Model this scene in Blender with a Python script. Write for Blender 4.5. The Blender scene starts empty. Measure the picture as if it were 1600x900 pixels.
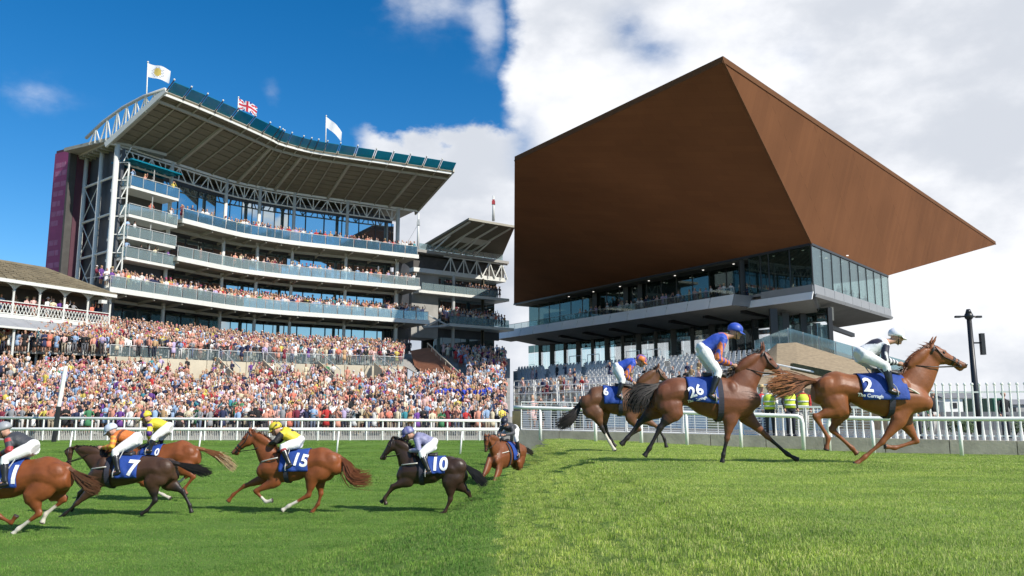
import bpy, bmesh, math, random
import numpy as np
from mathutils import Vector, Matrix
R = math.radians
rnd = random.Random(7)
nrs = np.random.RandomState(11)
SC = bpy.context.scene
COL = SC.collection
# ---------------------------------------------------------------- camera
H = 2.0                       # lens height above the left-hand turf
FOC = 1300.0                  # focal length in pixels of a 1600 wide frame
PITCH = math.atan(200.0 / 1300.0)
CT, ST = math.cos(PITCH), math.sin(PITCH)
cam_d = bpy.data.cameras.new('camera')
cam_d.sensor_width = 36.0
cam_d.lens = 36.0 * FOC / 1600.0
cam_d.clip_start, cam_d.clip_end = 0.1, 6000.0
cam = bpy.data.objects.new('camera', cam_d)
COL.objects.link(cam)
cam.location = (0, 0, H)
cam.rotation_euler = (math.pi / 2 + PITCH, 0, 0)
SC.camera = cam
# ---------------------------------------------------------------- exposure
SC.view_settings.view_transform = 'Standard'
SC.view_settings.look = 'None'
SC.view_settings.exposure = 0.68
SC.view_settings.gamma = 1.0
# ---------------------------------------------------------------- sun
SUN_AZ, SUN_EL = R(128), R(39)
sdir = Vector((math.sin(SUN_AZ) * math.cos(SUN_EL), math.cos(SUN_AZ) * math.cos(SUN_EL), math.sin(SUN_EL)))
sun_d = bpy.data.lights.new('sun', 'SUN')
sun_d.energy = 3.7
sun_d.angle = R(0.6)
sun_d.color = (1.0, 0.95, 0.86)
sun = bpy.data.objects.new('sun', sun_d)
COL.objects.link(sun)
sun.location = sdir * 300
sun.rotation_euler = (-sdir).to_track_quat('-Z', 'Y').to_euler()
# ---------------------------------------------------------------- sky: clear blue to the left, a cloud bank filling the right
W = bpy.data.worlds.new('World')
SC.world = W
W.use_nodes = True
nt = W.node_tree
nt.nodes.clear()
N = nt.nodes.new
def lk(a, b): nt.links.new(a, b)
def M(op, a, b=None, c=None, clamp=False):
    n = N('ShaderNodeMath'); n.operation = op; n.use_clamp = clamp
    for i, v in enumerate((a, b, c)):
        if v is None: continue
        if isinstance(v, (int, float)): n.inputs[i].default_value = v
        else: lk(v, n.inputs[i])
    return n.outputs[0]
def smooth(v, lo, hi):
    n = N('ShaderNodeMapRange'); n.interpolation_type = 'SMOOTHSTEP'
    lk(v, n.inputs['Value'])
    n.inputs['From Min'].default_value = lo; n.inputs['From Max'].default_value = hi
    return n.outputs['Result']
def gauss(az, el, a0, e0, sa, se):
    x = M('DIVIDE', M('SUBTRACT', az, a0), sa); y = M('DIVIDE', M('SUBTRACT', el, e0), se)
    return M('EXPONENT', M('MULTIPLY', M('ADD', M('MULTIPLY', x, x), M('MULTIPLY', y, y)), -1.0))
tc = N('ShaderNodeTexCoord')
sep = N('ShaderNodeSeparateXYZ'); lk(tc.outputs['Generated'], sep.inputs[0])
dx, dy, dz = sep.outputs
az = M('MULTIPLY', M('ARCTAN2', dx, dy), 57.29578)
el = M('MULTIPLY', M('ARCSINE', dz), 57.29578)
def cloud_noise(scale, detail, rough, seed, stretch=1.0, dist=0.0):
    mp = N('ShaderNodeMapping'); lk(tc.outputs['Generated'], mp.inputs[0])
    mp.inputs['Location'].default_value = (seed, seed * .7, seed * .3)
    mp.inputs['Scale'].default_value = (1, 1, stretch)
    n = N('ShaderNodeTexNoise'); lk(mp.outputs[0], n.inputs['Vector'])
    n.inputs['Scale'].default_value = scale; n.inputs['Detail'].default_value = detail
    n.inputs['Roughness'].default_value = rough; n.inputs['Distortion'].default_value = dist
    return n.outputs['Fac']
n1 = cloud_noise(6.5, 9, .56, 3.1, 1.7)
n2 = cloud_noise(20.0, 7, .55, 8.4, 1.5)
n3 = cloud_noise(3.2, 6, .5, 1.7, 1.6)
nz = M('SUBTRACT', M('ADD', M('MULTIPLY', n1, .75), M('MULTIPLY', n2, .35)), .55)
# edges of the banks are pushed about by the noise
azn = M('ADD', az, M('MULTIPLY', nz, 6.5))
azw = M('ADD', az, M('MULTIPLY', nz, 7.0))
eln = M('ADD', el, M('MULTIPLY', nz, 15.0))
right_bank = M('MULTIPLY', smooth(azn, -.9, .7), smooth(az, 78, 55))
low_bank = M('MULTIPLY', M('MULTIPLY', smooth(azw, -11.6, -9.8), smooth(eln, 20.0, 18.4)), smooth(az, 78, 55))
wisps = M('ADD', gauss(az, el, -6.8, 27.6, 3.4, 1.7), gauss(az, el, -1.6, 26.0, 1.4, 2.6))
wisps = M('ADD', wisps, M('MULTIPLY', gauss(az, el, -31.0, 18.9, 2.0, 1.1), .55))
wisps = M('ADD', wisps, M('MULTIPLY', gauss(az, el, -16.8, 21.0, .8, 1.5), .55))
wisp_m = M('MULTIPLY', M('MINIMUM', wisps, .62), smooth(M('ADD', nz, M('MULTIPLY', wisps, .34)), .06, .40))
# scattered fair-weather cloud round the rest of the sky
others = M('MULTIPLY', M('ADD', smooth(az, 62, 85), smooth(az, -46, -62), clamp=True), smooth(nz, .03, .15))
# thin places in the right bank where blue shows
gaps = M('ADD', gauss(az, el, 10.4, 24.2, 2.0, .9), gauss(az, el, 8.6, 25.8, 1.5, 1.2))
gaps = M('ADD', gaps, M('MULTIPLY', gauss(az, el, 1.0, 18.5, 1.0, 2.0), .9))
gaps = M('ADD', gaps, M('MULTIPLY', gauss(az, el, 19.5, 22.8, 1.6, 1.4), .28))
gaps = M('MULTIPLY', gaps, smooth(nz, .2, -.22))
blue_lo = M('MULTIPLY', M('ADD', gauss(az, el, -3.6, 6.5, 2.2, 1.5), gauss(az, el, -5.6, 8.5, 1.6, 1.1)), smooth(nz, .12, -.16))
mask = M('MAXIMUM', M('MAXIMUM', right_bank, low_bank), M('MAXIMUM', wisp_m, others))
mask = M('MULTIPLY', mask, M('SUBTRACT', 1.0, M('MULTIPLY', M('ADD', gaps, blue_lo), .9), clamp=True), clamp=True)
# cloud tone: white crowns and soft grey bellies
puff = smooth(M('ADD', M('MULTIPLY', n1, .6), M('MULTIPLY', n3, .5)), .42, .66)
ramp = N('ShaderNodeMix'); ramp.data_type = 'RGBA'
lk(puff, ramp.inputs[0])
ramp.inputs[6].default_value = (.62, .655, .72, 1)
ramp.inputs[7].default_value = (.96, .97, 1.0, 1)
grey = M('MULTIPLY', M('MULTIPLY', smooth(az, 1.5, -1.5), smooth(el, 17, 9)), .45)
dark = N('ShaderNodeMix'); dark.data_type = 'RGBA'
lk(grey, dark.inputs[0]); lk(ramp.outputs[2], dark.inputs[6]); dark.inputs[7].default_value = (.33, .38, .48, 1)
sky = N('ShaderNodeTexSky'); sky.sky_type = 'NISHITA'; sky.sun_disc = False
sky.sun_elevation = SUN_EL; sky.sun_rotation = SUN_AZ
sky.altitude = 300; sky.air_density = 1.0; sky.dust_density = .1; sky.ozone_density = 4.0
hsv = N('ShaderNodeHueSaturation'); hsv.inputs['Saturation'].default_value = 1.36; lk(sky.outputs[0], hsv.inputs['Color'])
b1 = N('ShaderNodeBackground'); lk(hsv.outputs[0], b1.inputs[0]); b1.inputs[1].default_value = .085
b2 = N('ShaderNodeBackground'); lk(dark.outputs[2], b2.inputs[0]); b2.inputs[1].default_value = .70
mx = N('ShaderNodeMixShader'); lk(mask, mx.inputs[0]); lk(b1.outputs[0], mx.inputs[1]); lk(b2.outputs[0], mx.inputs[2])
wo = N('ShaderNodeOutputWorld'); lk(mx.outputs[0], wo.inputs[0])
# ---------------------------------------------------------------- helpers
def at(px, py, d):
    """point at depth d metres on the sight line of a photograph position, used to read sizes off the photograph"""
    xc, yc = (px - 800) / FOC, (450 - py) / FOC
    q = CT - yc * ST
    return Vector((xc * d / q, d, H + d * (ST + yc * CT) / q))
def mixv(a, b, t): return a + (b - a) * t
def lin(a, b, t): return a + (b - a) * t
def clamp(x, a=0., b=1.): return max(a, min(b, x))
def sst(x, a, b):
    t = clamp((x - a) / (b - a)); return t * t * (3 - 2 * t)
def srgb(r, g, b):
    f = lambda c: (c / 255 / 12.92) if c / 255 <= .04045 else ((c / 255 + .055) / 1.055) ** 2.4
    return (f(r), f(g), f(b))
MATS = {}
def mat(name, col, rough=.6, var=.12, scale=3.0, bump=0.0, bscale=20.0, metal=0.0, spec=.5, attr=None, trans=0.0, coat=0.0, sheen=0.0, objcol=False, alpha=1.0):
    if name in MATS: return MATS[name]
    m = bpy.data.materials.new(name); m.use_nodes = True
    t = m.node_tree; nd = t.nodes; b = nd['Principled BSDF']
    def L(a, c): t.links.new(a, c)
    co = nd.new('ShaderNodeTexCoord')
    base = None
    if attr:
        a = nd.new('ShaderNodeVertexColor'); a.layer_name = attr; base = a.outputs[0]
    elif objcol:
        a = nd.new('ShaderNodeObjectInfo'); base = a.outputs['Color']
    else:
        a = nd.new('ShaderNodeRGB'); a.outputs[0].default_value = (*col, 1); base = a.outputs[0]
    if var > 0:
        n = nd.new('ShaderNodeTexNoise'); L(co.outputs['Object'], n.inputs['Vector'])
        n.inputs['Scale'].default_value = scale; n.inputs['Detail'].default_value = 6; n.inputs['Roughness'].default_value = .6
        mr = nd.new('ShaderNodeMapRange'); L(n.outputs['Fac'], mr.inputs['Value'])
        mr.inputs['From Min'].default_value = .25; mr.inputs['From Max'].default_value = .75
        mr.inputs['To Min'].default_value = 1 - var; mr.inputs['To Max'].default_value = 1 + var
        h = nd.new('ShaderNodeHueSaturation'); L(base, h.inputs['Color']); L(mr.outputs[0], h.inputs['Value'])
        base = h.outputs[0]
    L(base, b.inputs['Base Color'])
    b.inputs['Roughness'].default_value = rough; b.inputs['Metallic'].default_value = metal
    b.inputs['Specular IOR Level'].default_value = spec
    if trans: b.inputs['Transmission Weight'].default_value = trans
    if coat: b.inputs['Coat Weight'].default_value = coat; b.inputs['Coat Roughness'].default_value = .25
    if sheen: b.inputs['Sheen Weight'].default_value = sheen
    if bump:
        n = nd.new('ShaderNodeTexNoise'); L(co.outputs['Object'], n.inputs['Vector'])
        n.inputs['Scale'].default_value = bscale; n.inputs['Detail'].default_value = 5
        bp = nd.new('ShaderNodeBump'); bp.inputs['Strength'].default_value = bump; bp.inputs['Distance'].default_value = .02
        L(n.outputs['Fac'], bp.inputs['Height']); L(bp.outputs[0], b.inputs['Normal'])
    MATS[name] = m
    return m
def glass(name, tint, refl=.35, opacity=.5, rough=.03, base=(.02, .03, .04), fr=.45):
    """architectural glass: part see-through, part dark, with a fresnel reflection"""
    if name in MATS: return MATS[name]
    m = bpy.data.materials.new(name); m.use_nodes = True
    t = m.node_tree; nd = t.nodes; nd.clear()
    def L(a, c): t.links.new(a, c)
    tr = nd.new('ShaderNodeBsdfTransparent'); tr.inputs[0].default_value = (*tint, 1)
    df = nd.new('ShaderNodeBsdfDiffuse'); df.inputs[0].default_value = (*base, 1)
    gl = nd.new('ShaderNodeBsdfGlossy'); gl.inputs['Roughness'].default_value = rough; gl.inputs[0].default_value = (.85, .93, .92, 1)
    m1 = nd.new('ShaderNodeMixShader'); m1.inputs[0].default_value = opacity; L(tr.outputs[0], m1.inputs[1]); L(df.outputs[0], m1.inputs[2])
    lw = nd.new('ShaderNodeLayerWeight'); lw.inputs[0].default_value = .35
    mr = nd.new('ShaderNodeMapRange'); L(lw.outputs['Fresnel'], mr.inputs['Value'])
    mr.inputs['To Min'].default_value = refl; mr.inputs['To Max'].default_value = min(1, refl + fr)
    m2 = nd.new('ShaderNodeMixShader'); L(mr.outputs[0], m2.inputs[0]); L(m1.outputs[0], m2.inputs[1]); L(gl.outputs[0], m2.inputs[2])
    o = nd.new('ShaderNodeOutputMaterial'); L(m2.outputs[0], o.inputs[0])
    MATS[name] = m
    return m
def tag(o, label=None, cat=None, group=None, kind=None):
    if label: o['label'] = label
    if cat: o['category'] = cat
    if group: o['group'] = group
    if kind: o['kind'] = kind
    return o
def thing(name, label, cat, loc=(0, 0, 0), group=None, rz=0.0):
    o = bpy.data.objects.new(name, None); COL.objects.link(o)
    o.empty_display_size = .3; o.location = loc; o.rotation_euler = (0, 0, rz)
    return tag(o, label, cat, group)
def link_mesh(name, me, parent=None, loc=None):
    o = bpy.data.objects.new(name, me); COL.objects.link(o)
    if parent is not None: o.parent = parent
    if loc is not None: o.location = loc
    return o
def wloc(o):
    v = Vector(o.location)
    while o.parent is not None: o = o.parent; v += Vector(o.location)
    return v
class MB:
    """collects world-space polygons of one part and links them as one mesh object"""
    def __init__(s): s.v = []; s.f = []; s.m = []
    def quad(s, a, b, c, d, mi=0):
        i = len(s.v); s.v += [tuple(a), tuple(b), tuple(c), tuple(d)]; s.f.append((i, i + 1, i + 2, i + 3)); s.m.append(mi)
    def tri(s, a, b, c, mi=0):
        i = len(s.v); s.v += [tuple(a), tuple(b), tuple(c)]; s.f.append((i, i + 1, i + 2)); s.m.append(mi)
    def hexa(s, p, mi=0):
        """8 corners: 4 of the bottom loop then 4 of the top loop"""
        i = len(s.v); s.v += [tuple(q) for q in p]
        for f in ((3, 2, 1, 0), (4, 5, 6, 7), (0, 1, 5, 4), (1, 2, 6, 5), (2, 3, 7, 6), (3, 0, 4, 7)):
            s.f.append(tuple(i + k for k in f)); s.m.append(mi)
    def box(s, c, sx, sy, sz, ang=0.0, mi=0):
        ca, sa = math.cos(ang), math.sin(ang); c = Vector(c); p = []
        for z in (-sz / 2, sz / 2):
            for x, y in ((-1, -1), (1, -1), (1, 1), (-1, 1)):
                X, Y = x * sx / 2, y * sy / 2
                p.append((c.x + X * ca - Y * sa, c.y + X * sa + Y * ca, c.z + z))
        s.hexa(p, mi)
    def bar(s, a, b, w, h=None, mi=0, up=Vector((0, 0, 1))):
        a, b = Vector(a), Vector(b); h = h or w; d = (b - a)
        if d.length < 1e-6: return
        d.normalize()
        if abs(d.dot(up)) > .98: up = Vector((0, 1, 0)) if abs(d.y) < .9 else Vector((1, 0, 0))
        x = d.cross(up).normalized(); y = x.cross(d).normalized()
        p = []
        for e in (a, b):
            p += [e - x * w / 2 - y * h / 2, e + x * w / 2 - y * h / 2, e + x * w / 2 + y * h / 2, e - x * w / 2 + y * h / 2]
        s.hexa(p, mi)
    def tube(s, pts, r, n=8, mi=0, cap=True):
        pts = [Vector(p) for p in pts]; k = len(pts); rr = r if isinstance(r, (list, tuple)) else [r] * k
        base = len(s.v); px = None
        for i, p in enumerate(pts):
            d = (pts[min(i + 1, k - 1)] - pts[max(i - 1, 0)]).normalized()
            if px is None:
                px = d.cross(Vector((0, 0, 1)))
                if px.length < .05: px = d.cross(Vector((0, 1, 0)))
            px = (px - d * px.dot(d)).normalized(); py = d.cross(px)
            for j in range(n):
                a = 2 * math.pi * j / n
                s.v.append(tuple(p + (px * math.cos(a) + py * math.sin(a)) * rr[i]))
        for i in range(k - 1):
            for j in range(n):
                a = base + i * n + j; b = base + i * n + (j + 1) % n
                s.f.append((a, b, b + n, a + n)); s.m.append(mi)
        if cap:
            s.f.append(tuple(base + j for j in reversed(range(n)))); s.m.append(mi)
            s.f.append(tuple(base + (k - 1) * n + j for j in range(n))); s.m.append(mi)
    def rings(s, rings, n=12, mi=0, e=2.0):
        """rings: (centre, axis1 vector, axis2 vector); closed tube through elliptical rings"""
        base = len(s.v); k = len(rings)
        for c, a1, a2 in rings:
            for j in range(n):
                t = 2 * math.pi * j / n; ct, st = math.cos(t), math.sin(t)
                if e != 2.0:
                    ct = math.copysign(abs(ct) ** (2 / e), ct); st = math.copysign(abs(st) ** (2 / e), st)
                s.v.append(tuple(Vector(c) + Vector(a1) * ct + Vector(a2) * st))
        for i in range(k - 1):
            for j in range(n):
                a = base + i * n + j; b = base + i * n + (j + 1) % n
                s.f.append((a, b, b + n, a + n)); s.m.append(mi)
        s.f.append(tuple(base + j for j in reversed(range(n)))); s.m.append(mi)
        s.f.append(tuple(base + (k - 1) * n + j for j in range(n))); s.m.append(mi)
    def ell(s, c, rx, ry, rz, n=12, m=8, mi=0, rot=None):
        c = Vector(c); rg = []
        for i in range(m + 1):
            t = -math.pi / 2 + math.pi * i / m
            w = max(math.cos(t), .03)
            a, b, z = Vector((rx * w, 0, 0)), Vector((0, ry * w, 0)), Vector((0, 0, rz * math.sin(t)))
            if rot is not None: a, b, z = rot @ a, rot @ b, rot @ z
            rg.append((c + z, a, b))
        s.rings(rg, n, mi)
    def mesh(s, name, mats, off=Vector((0, 0, 0)), sm=False, fix=True):
        me = bpy.data.meshes.new(name)
        v = np.array(s.v, dtype=np.float64).reshape(-1, 3) - np.array(off)
        me.from_pydata(v.tolist(), [], s.f)
        for m in (mats if isinstance(mats, (list, tuple)) else [mats]): me.materials.append(m)
        if any(s.m): me.polygons.foreach_set('material_index', s.m)
        if fix:
            bm = bmesh.new(); bm.from_mesh(me); bmesh.ops.recalc_face_normals(bm, faces=bm.faces); bm.to_mesh(me); bm.free()
        if sm: me.polygons.foreach_set('use_smooth', [True] * len(me.polygons))
        me.update()
        return me
    def build(s, name, mats, parent=None, sm=False, loc=None, fix=True):
        """without parent the object sits at loc (or the world origin); with one it is that object's child"""
        off = wloc(parent) if parent is not None else Vector((0, 0, 0))
        if loc is not None: off = Vector(loc)
        o = link_mesh(name, s.mesh(name, mats, off, sm, fix), parent)
        if parent is None and loc is not None: o.location = loc
        elif parent is not None and loc is not None: o.location = Vector(loc) - wloc(parent)
        return o
def sheet(name, xs, ys, zf, m, kind='structure'):
    nx, ny = len(xs), len(ys)
    v = [(x, y, zf(x, y)) for y in ys for x in xs]
    f = [(j * nx + i, j * nx + i + 1, (j + 1) * nx + i + 1, (j + 1) * nx + i) for j in range(ny - 1) for i in range(nx - 1)]
    me = bpy.data.meshes.new(name); me.from_pydata(v, [], f); me.materials.append(m)
    me.polygons.foreach_set('use_smooth', [True] * len(f)); me.update()
    o = link_mesh(name, me)
    return tag(o, kind=kind)
def frange(a, b, st):
    n = max(1, int(round((b - a) / st))); return [a + (b - a) * i / n for i in range(n + 1)]
# ================================================================ terrain
def zl0(y): return .06 * sst(y, 23, 44) + .46 * sst(y, 44, 52)
def zl(x, y):   # the darker turf on the left climbs gently towards its rails
    b = .06 * sst(y, 23, 44) + .46 * sst(y, 44, 52)
    w = 1.3 + 2.2 * (1 - sst(y, 11, 15.5))          # soft bank up to the higher turf
    return b + (zr(0, y) - b) * sst(x, -w, 0) if x > -w else b
def zr(x, y):   # the paler turf on the right stands higher and dips to its rail
    return H - .80 - .42 * clamp((y - 15) / 10) * clamp(x / 12) - .55 * (1 - clamp(x / 2.0)) ** 1.6 * (1 - sst(y, 19, 22)) - 1.12 * (1 - sst(x, 0, 1.7)) * sst(y, 19, 22)
def zr0(x, y): return H - .80 - .42 * clamp((y - 15) / 10) * clamp(x / 12)
def zp(x, y):   # paved ground behind the right-hand kerb
    return H - .56 - .25 * clamp(x / 15)
def turf_mat(name, c1, c2, c3, worn):
    m = bpy.data.materials.new(name); m.use_nodes = True
    t = m.node_tree; nd = t.nodes; b = nd['Principled BSDF']
    def L(a, c): t.links.new(a, c)
    co = nd.new('ShaderNodeTexCoord')
    def nz(scale, det, ro=.6, sx=1, sy=1):
        mp = nd.new('ShaderNodeMapping'); L(co.outputs['Object'], mp.inputs[0]); mp.inputs['Scale'].default_value = (sx, sy, 1)
        n = nd.new('ShaderNodeTexNoise'); L(mp.outputs[0], n.inputs['Vector'])
        n.inputs['Scale'].default_value = scale; n.inputs['Detail'].default_value = det; n.inputs['Roughness'].default_value = ro
        return n.outputs['Fac']
    def ramp(f, a, c, pa=.35, pb=.65):
        r = nd.new('ShaderNodeValToRGB'); L(f, r.inputs[0])
        r.color_ramp.elements[0].position = pa; r.color_ramp.elements[0].color = (*a, 1)
        r.color_ramp.elements[1].position = pb; r.color_ramp.elements[1].color = (*c, 1)
        return r.outputs[0]
    def mixc(f, a, c):
        k = nd.new('ShaderNodeMix'); k.data_type = 'RGBA'
        if isinstance(f, float): k.inputs[0].default_value = f
        else: L(f, k.inputs[0])
        L(a, k.inputs[6]); L(c, k.inputs[7]); return k.outputs[2]
    base = ramp(nz(1.3, 8, .65, .35, 1.0), c1, c2)
    fine = ramp(nz(34, 5, .7), (c1[0] * .5, c1[1] * .5, c1[2] * .5), (c2[0] * 1.2, c2[1] * 1.2, c2[2] * 1.1), .3, .7)
    base = mixc(.45, base, fine)
    wm = nd.new('ShaderNodeMapRange'); L(nz(.9, 5, .6, .5, 1), wm.inputs['Value'])
    wm.inputs['From Min'].default_value = .56; wm.inputs['From Max'].default_value = .74; wm.inputs['To Max'].default_value = worn
    rgb = nd.new('ShaderNodeRGB'); rgb.outputs[0].default_value = (*c3, 1)
    base = mixc(wm.outputs[0], base, rgb.outputs[0])
    L(base, b.inputs['Base Color']); b.inputs['Roughness'].default_value = .85; b.inputs['Specular IOR Level'].default_value = .2
    bp = nd.new('ShaderNodeBump'); bp.inputs['Strength'].default_value = .8; bp.inputs['Distance'].default_value = .05
    L(nz(26, 6, .75), bp.inputs['Height']); L(bp.outputs[0], b.inputs['Normal'])
    return m
m_turf_l = turf_mat('turf_dark', (.095, .19, .032), (.14, .245, .042), (.12, .16, .035), .5)
m_turf_r = turf_mat('turf_pale', (.20, .32, .06), (.27, .37, .08), (.27, .31, .09), .55)
m_pave = mat('paving', (.13, .13, .125), .85, .2, .7, .3, 8)
m_earth = mat('earth', (.34, .31, .25), .95, .3, .05)
sheet('ground', frange(-1500, 1500, 100), frange(-400, 3000, 100), lambda x, y: -.6, m_earth)
left_turf = sheet('turf', frange(-80, -6, 2) + frange(-5.6, 0, .2), frange(-30, 6, 3) + frange(6.6, 52.4, .6), zl, m_turf_l)
right_turf = sheet('turf', frange(0, 45, .9), frange(-30, 2, 4) + frange(3, 36, .6), zr, m_turf_r)
# kerb line of the right-hand course
KA, KB = Vector((-.2, 33.1, 0)), Vector((17.5, 26.0, 0))
KD = (KB - KA).normalized(); KN = Vector((-KD.y, KD.x, 0))     # KN points away from the camera
def paving():
    v = []; f = []; 
    us = frange(0, 90, 3); ds = [0, 1, 3, 8, 20, 40, 80, 160, 260]
    for d in ds:
        for u in us:
            p = KA + KD * u + KN * (d + .25); x = max(p.x, 0.02) if d < 1 else p.x
            v.append((p.x, p.y, zp(p.x, p.y)))
    n = len(us)
    for j in range(len(ds) - 1):
        for i in range(n - 1): k = j * n + i; f.append((k, k + 1, k + n + 1, k + n))
    me = bpy.data.meshes.new('pavement'); me.from_pydata(v, [], f); me.materials.append(m_pave); me.update()
    return tag(link_mesh('pavement', me), kind='structure')
paving()
# ================================================================ materials of the buildings
m_white = mat('white_paint', (.62, .62, .58), .45, .08, 2, .1, 30)
m_cream = mat('cream_concrete', (.50, .44, .33), .8, .15, .8, .3, 15)
m_conc = mat('grey_concrete', (.30, .29, .27), .85, .2, .6, .3, 12)
m_darkwall = mat('dark_cladding', (.055, .06, .07), .5, .2, .5)
m_soffit = mat('olive_soffit', (.17, .15, .105), .75, .15, .6)
m_rafter = mat('rafter_paint', (.33, .31, .25), .6, .1, 1)
m_steel = mat('grey_steel', (.42, .43, .42), .45, .1, 2)
m_black = mat('black_metal', (.018, .018, .02), .4, .1, 3)
m_purple = mat('purple_banner', (.27, .042, .13), .7, .15, .6)
m_mauve = mat('faded_print', (.34, .12, .22), .8, .25, 1.5)
m_purple_shade = mat('purple_shade_side', (.075, .02, .035), .7, .15, 1)  # shadow on the purple tower's turned side, put into a darker colour
m_teal = glass('teal_glass', (.16, .58, .70), .08, .55, .08, (.01, .26, .36), fr=.15)
m_pane = glass('blue_glass', (.30, .45, .52), .55, .93, .02, (.03, .08, .12))
m_pane_low = glass('grey_glass', (.45, .55, .58), .5, .85, .03, (.06, .10, .11))
m_bal = glass('balustrade_glass', (.72, .84, .86), .12, .34, .05, (.38, .48, .50))
m_balblue = glass('blue_balustrade', (.45, .64, .76), .14, .42, .05, (.10, .22, .32))
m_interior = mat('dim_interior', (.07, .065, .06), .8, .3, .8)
m_rust = mat('rust_brown', (.19, .07, .032), .75, .25, .8)
m_tile = mat('roof_tile', (.165, .135, .085), .85, .28, 1.2, .5, 10)
m_slate = mat('grey_lean_to', (.30, .31, .33), .6, .1, 1)
m_redcloth = mat('red_cloth', (.35, .04, .05), .8, .1, 2)

def wall_box(mb, a, b, t, z0, z1, mi=0):
    """upright slab from a to b (xy), t thick to the side away from the camera"""
    a, b = Vector((a[0], a[1], 0)), Vector((b[0], b[1], 0)); d = (b - a).normalized(); n = Vector((-d.y, d.x, 0)) * t
    p = [a, b, b + n, a + n]
    mb.hexa([q + Vector((0, 0, z0)) for q in p] + [q + Vector((0, 0, z1)) for q in p], mi)
# ================================================================ the big grandstand of the left-hand course
class Path:
    """plan curve through the column feet with an outward normal (towards the track)"""
    def __init__(s, pts): s.p = [Vector((x, y, 0)) for x, y in pts]; s.n = len(pts) - 1
    def P(s, u):
        i = max(0, min(s.n - 1, int(math.floor(u)))); t = u - i
        if u < 0 or u > s.n: return s.p[i] + (s.p[i + 1] - s.p[i]) * t
        p1, p2 = s.p[i], s.p[i + 1]
        p0 = s.p[i - 1] if i > 0 else p1 * 2 - p2; p3 = s.p[i + 2] if i + 2 <= s.n else p2 * 2 - p1
        return .5 * ((2 * p1) + (p2 - p0) * t + (2 * p0 - 5 * p1 + 4 * p2 - p3) * t * t + (3 * p1 - p0 - 3 * p2 + p3) * t ** 3)
    def D(s, u): return (s.P(u + .05) - s.P(u - .05)).normalized()
    def N(s, u): d = s.D(u); return Vector((d.y, -d.x, 0))
    def Q(s, u, out, z): q = s.P(u) + s.N(u) * out; return Vector((q.x, q.y, z))
YP = Path([(-39.4, 80), (-36.3, 85.9), (-32.7, 92.5), (-29.8, 95.6), (-26.45, 98.4), (-20.7, 102), (-14.85, 105.7)])
ZG, Z1, Z2, Z3, ZT = H + 7.9, H + 11.95, H + 16.3, H + 20.4, H + 26.8
stand = thing('grandstand', 'tall curved white steel grandstand with four packed balconies and overhanging olive roof', 'grandstand', (*YP.P(3).xy, ZG - 8))
def strip(mb, u0, u1, o0, o1, z0, z1, st=.25, mi=0):
    """slab that follows the curve between offsets o0..o1 and heights z0..z1 (values or functions of u)"""
    F = lambda v, u: v(u) if callable(v) else v
    us = frange(u0, u1, st)
    for a, b in zip(us[:-1], us[1:]):
        mb.hexa([YP.Q(a, F(o0, a), F(z0, a)), YP.Q(b, F(o0, b), F(z0, b)), YP.Q(b, F(o1, b), F(z0, b)), YP.Q(a, F(o1, a), F(z0, a)),
                 YP.Q(a, F(o0, a), F(z1, a)), YP.Q(b, F(o0, b), F(z1, b)), YP.Q(b, F(o1, b), F(z1, b)), YP.Q(a, F(o1, a), F(z1, a))], mi)
# columns
for u in range(7):
    mb = MB(); b = YP.P(u); r = .26 if u in (0, 6) else .2
    mb.tube([(b.x, b.y, ZG - 8), (b.x, b.y, ZT)], r, 12)
    mb.build('column', m_white, stand, sm=True)
# floor slabs with white edges, outriggers below
slabs = [(Z1, -.25, 6.5, 2.6, m_white), (Z2, .95, 6.35, 2.0, m_white), (Z3, 1.0, 6.3, 2.0, m_white)]
for z, u0, u1, o, m in slabs:
    mb = MB(); strip(mb, u0, u1, -6, o, z - .38, z); mb.build('floor_slab', m_rafter, stand)
    mb = MB(); strip(mb, u0, u1, o + .003, o + .12, z - .42, z + .08); mb.build('slab_edge', m_white, stand)
    for u in frange(max(u0, 0) + .04, min(u1, 6), .5):
        mb = MB(); mb.bar(YP.Q(u, -1.4, z - .95), YP.Q(u, o - .1, z - .5), .14, .26); mb.build('outrigger', m_rafter, stand)
    mb = MB(); strip(mb, max(u0, 0), min(u1, 6), -.16, .16, z - 1.0, z - .7); mb.build('edge_beam', m_rafter, stand)
    # glass balustrade, pane by pane, with its posts and rail
    us = frange(u0 + .02, u1 - .02, .25)
    for i, (a, b) in enumerate(zip(us[:-1], us[1:])):
        g = MB(); strip(g, a + .012, b - .012, o - .02, o + .01, z + .1, z + 1.12, 1)
        g.build('balustrade_pane', m_balblue if z == Z3 else m_bal, stand)
    pm = MB()
    for u in us: pm.bar(YP.Q(u, o - .05, z + .05), YP.Q(u, o - .05, z + 1.18), .06)
    for a, b in zip(us[:-1], us[1:]): pm.bar(YP.Q(a, o - .05, z + 1.18), YP.Q(b, o - .05, z + 1.18), .06)
    # side return of the railing
    pm.bar(YP.Q(u1 - .02, o, z + 1.18), YP.Q(u1 - .02, -1.2, z + 1.18), .06); pm.bar(YP.Q(u0 + .02, o, z + 1.18), YP.Q(u0 + .02, -1.2, z + 1.18), .06)
    pm.build('railing', m_steel, stand)
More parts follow.
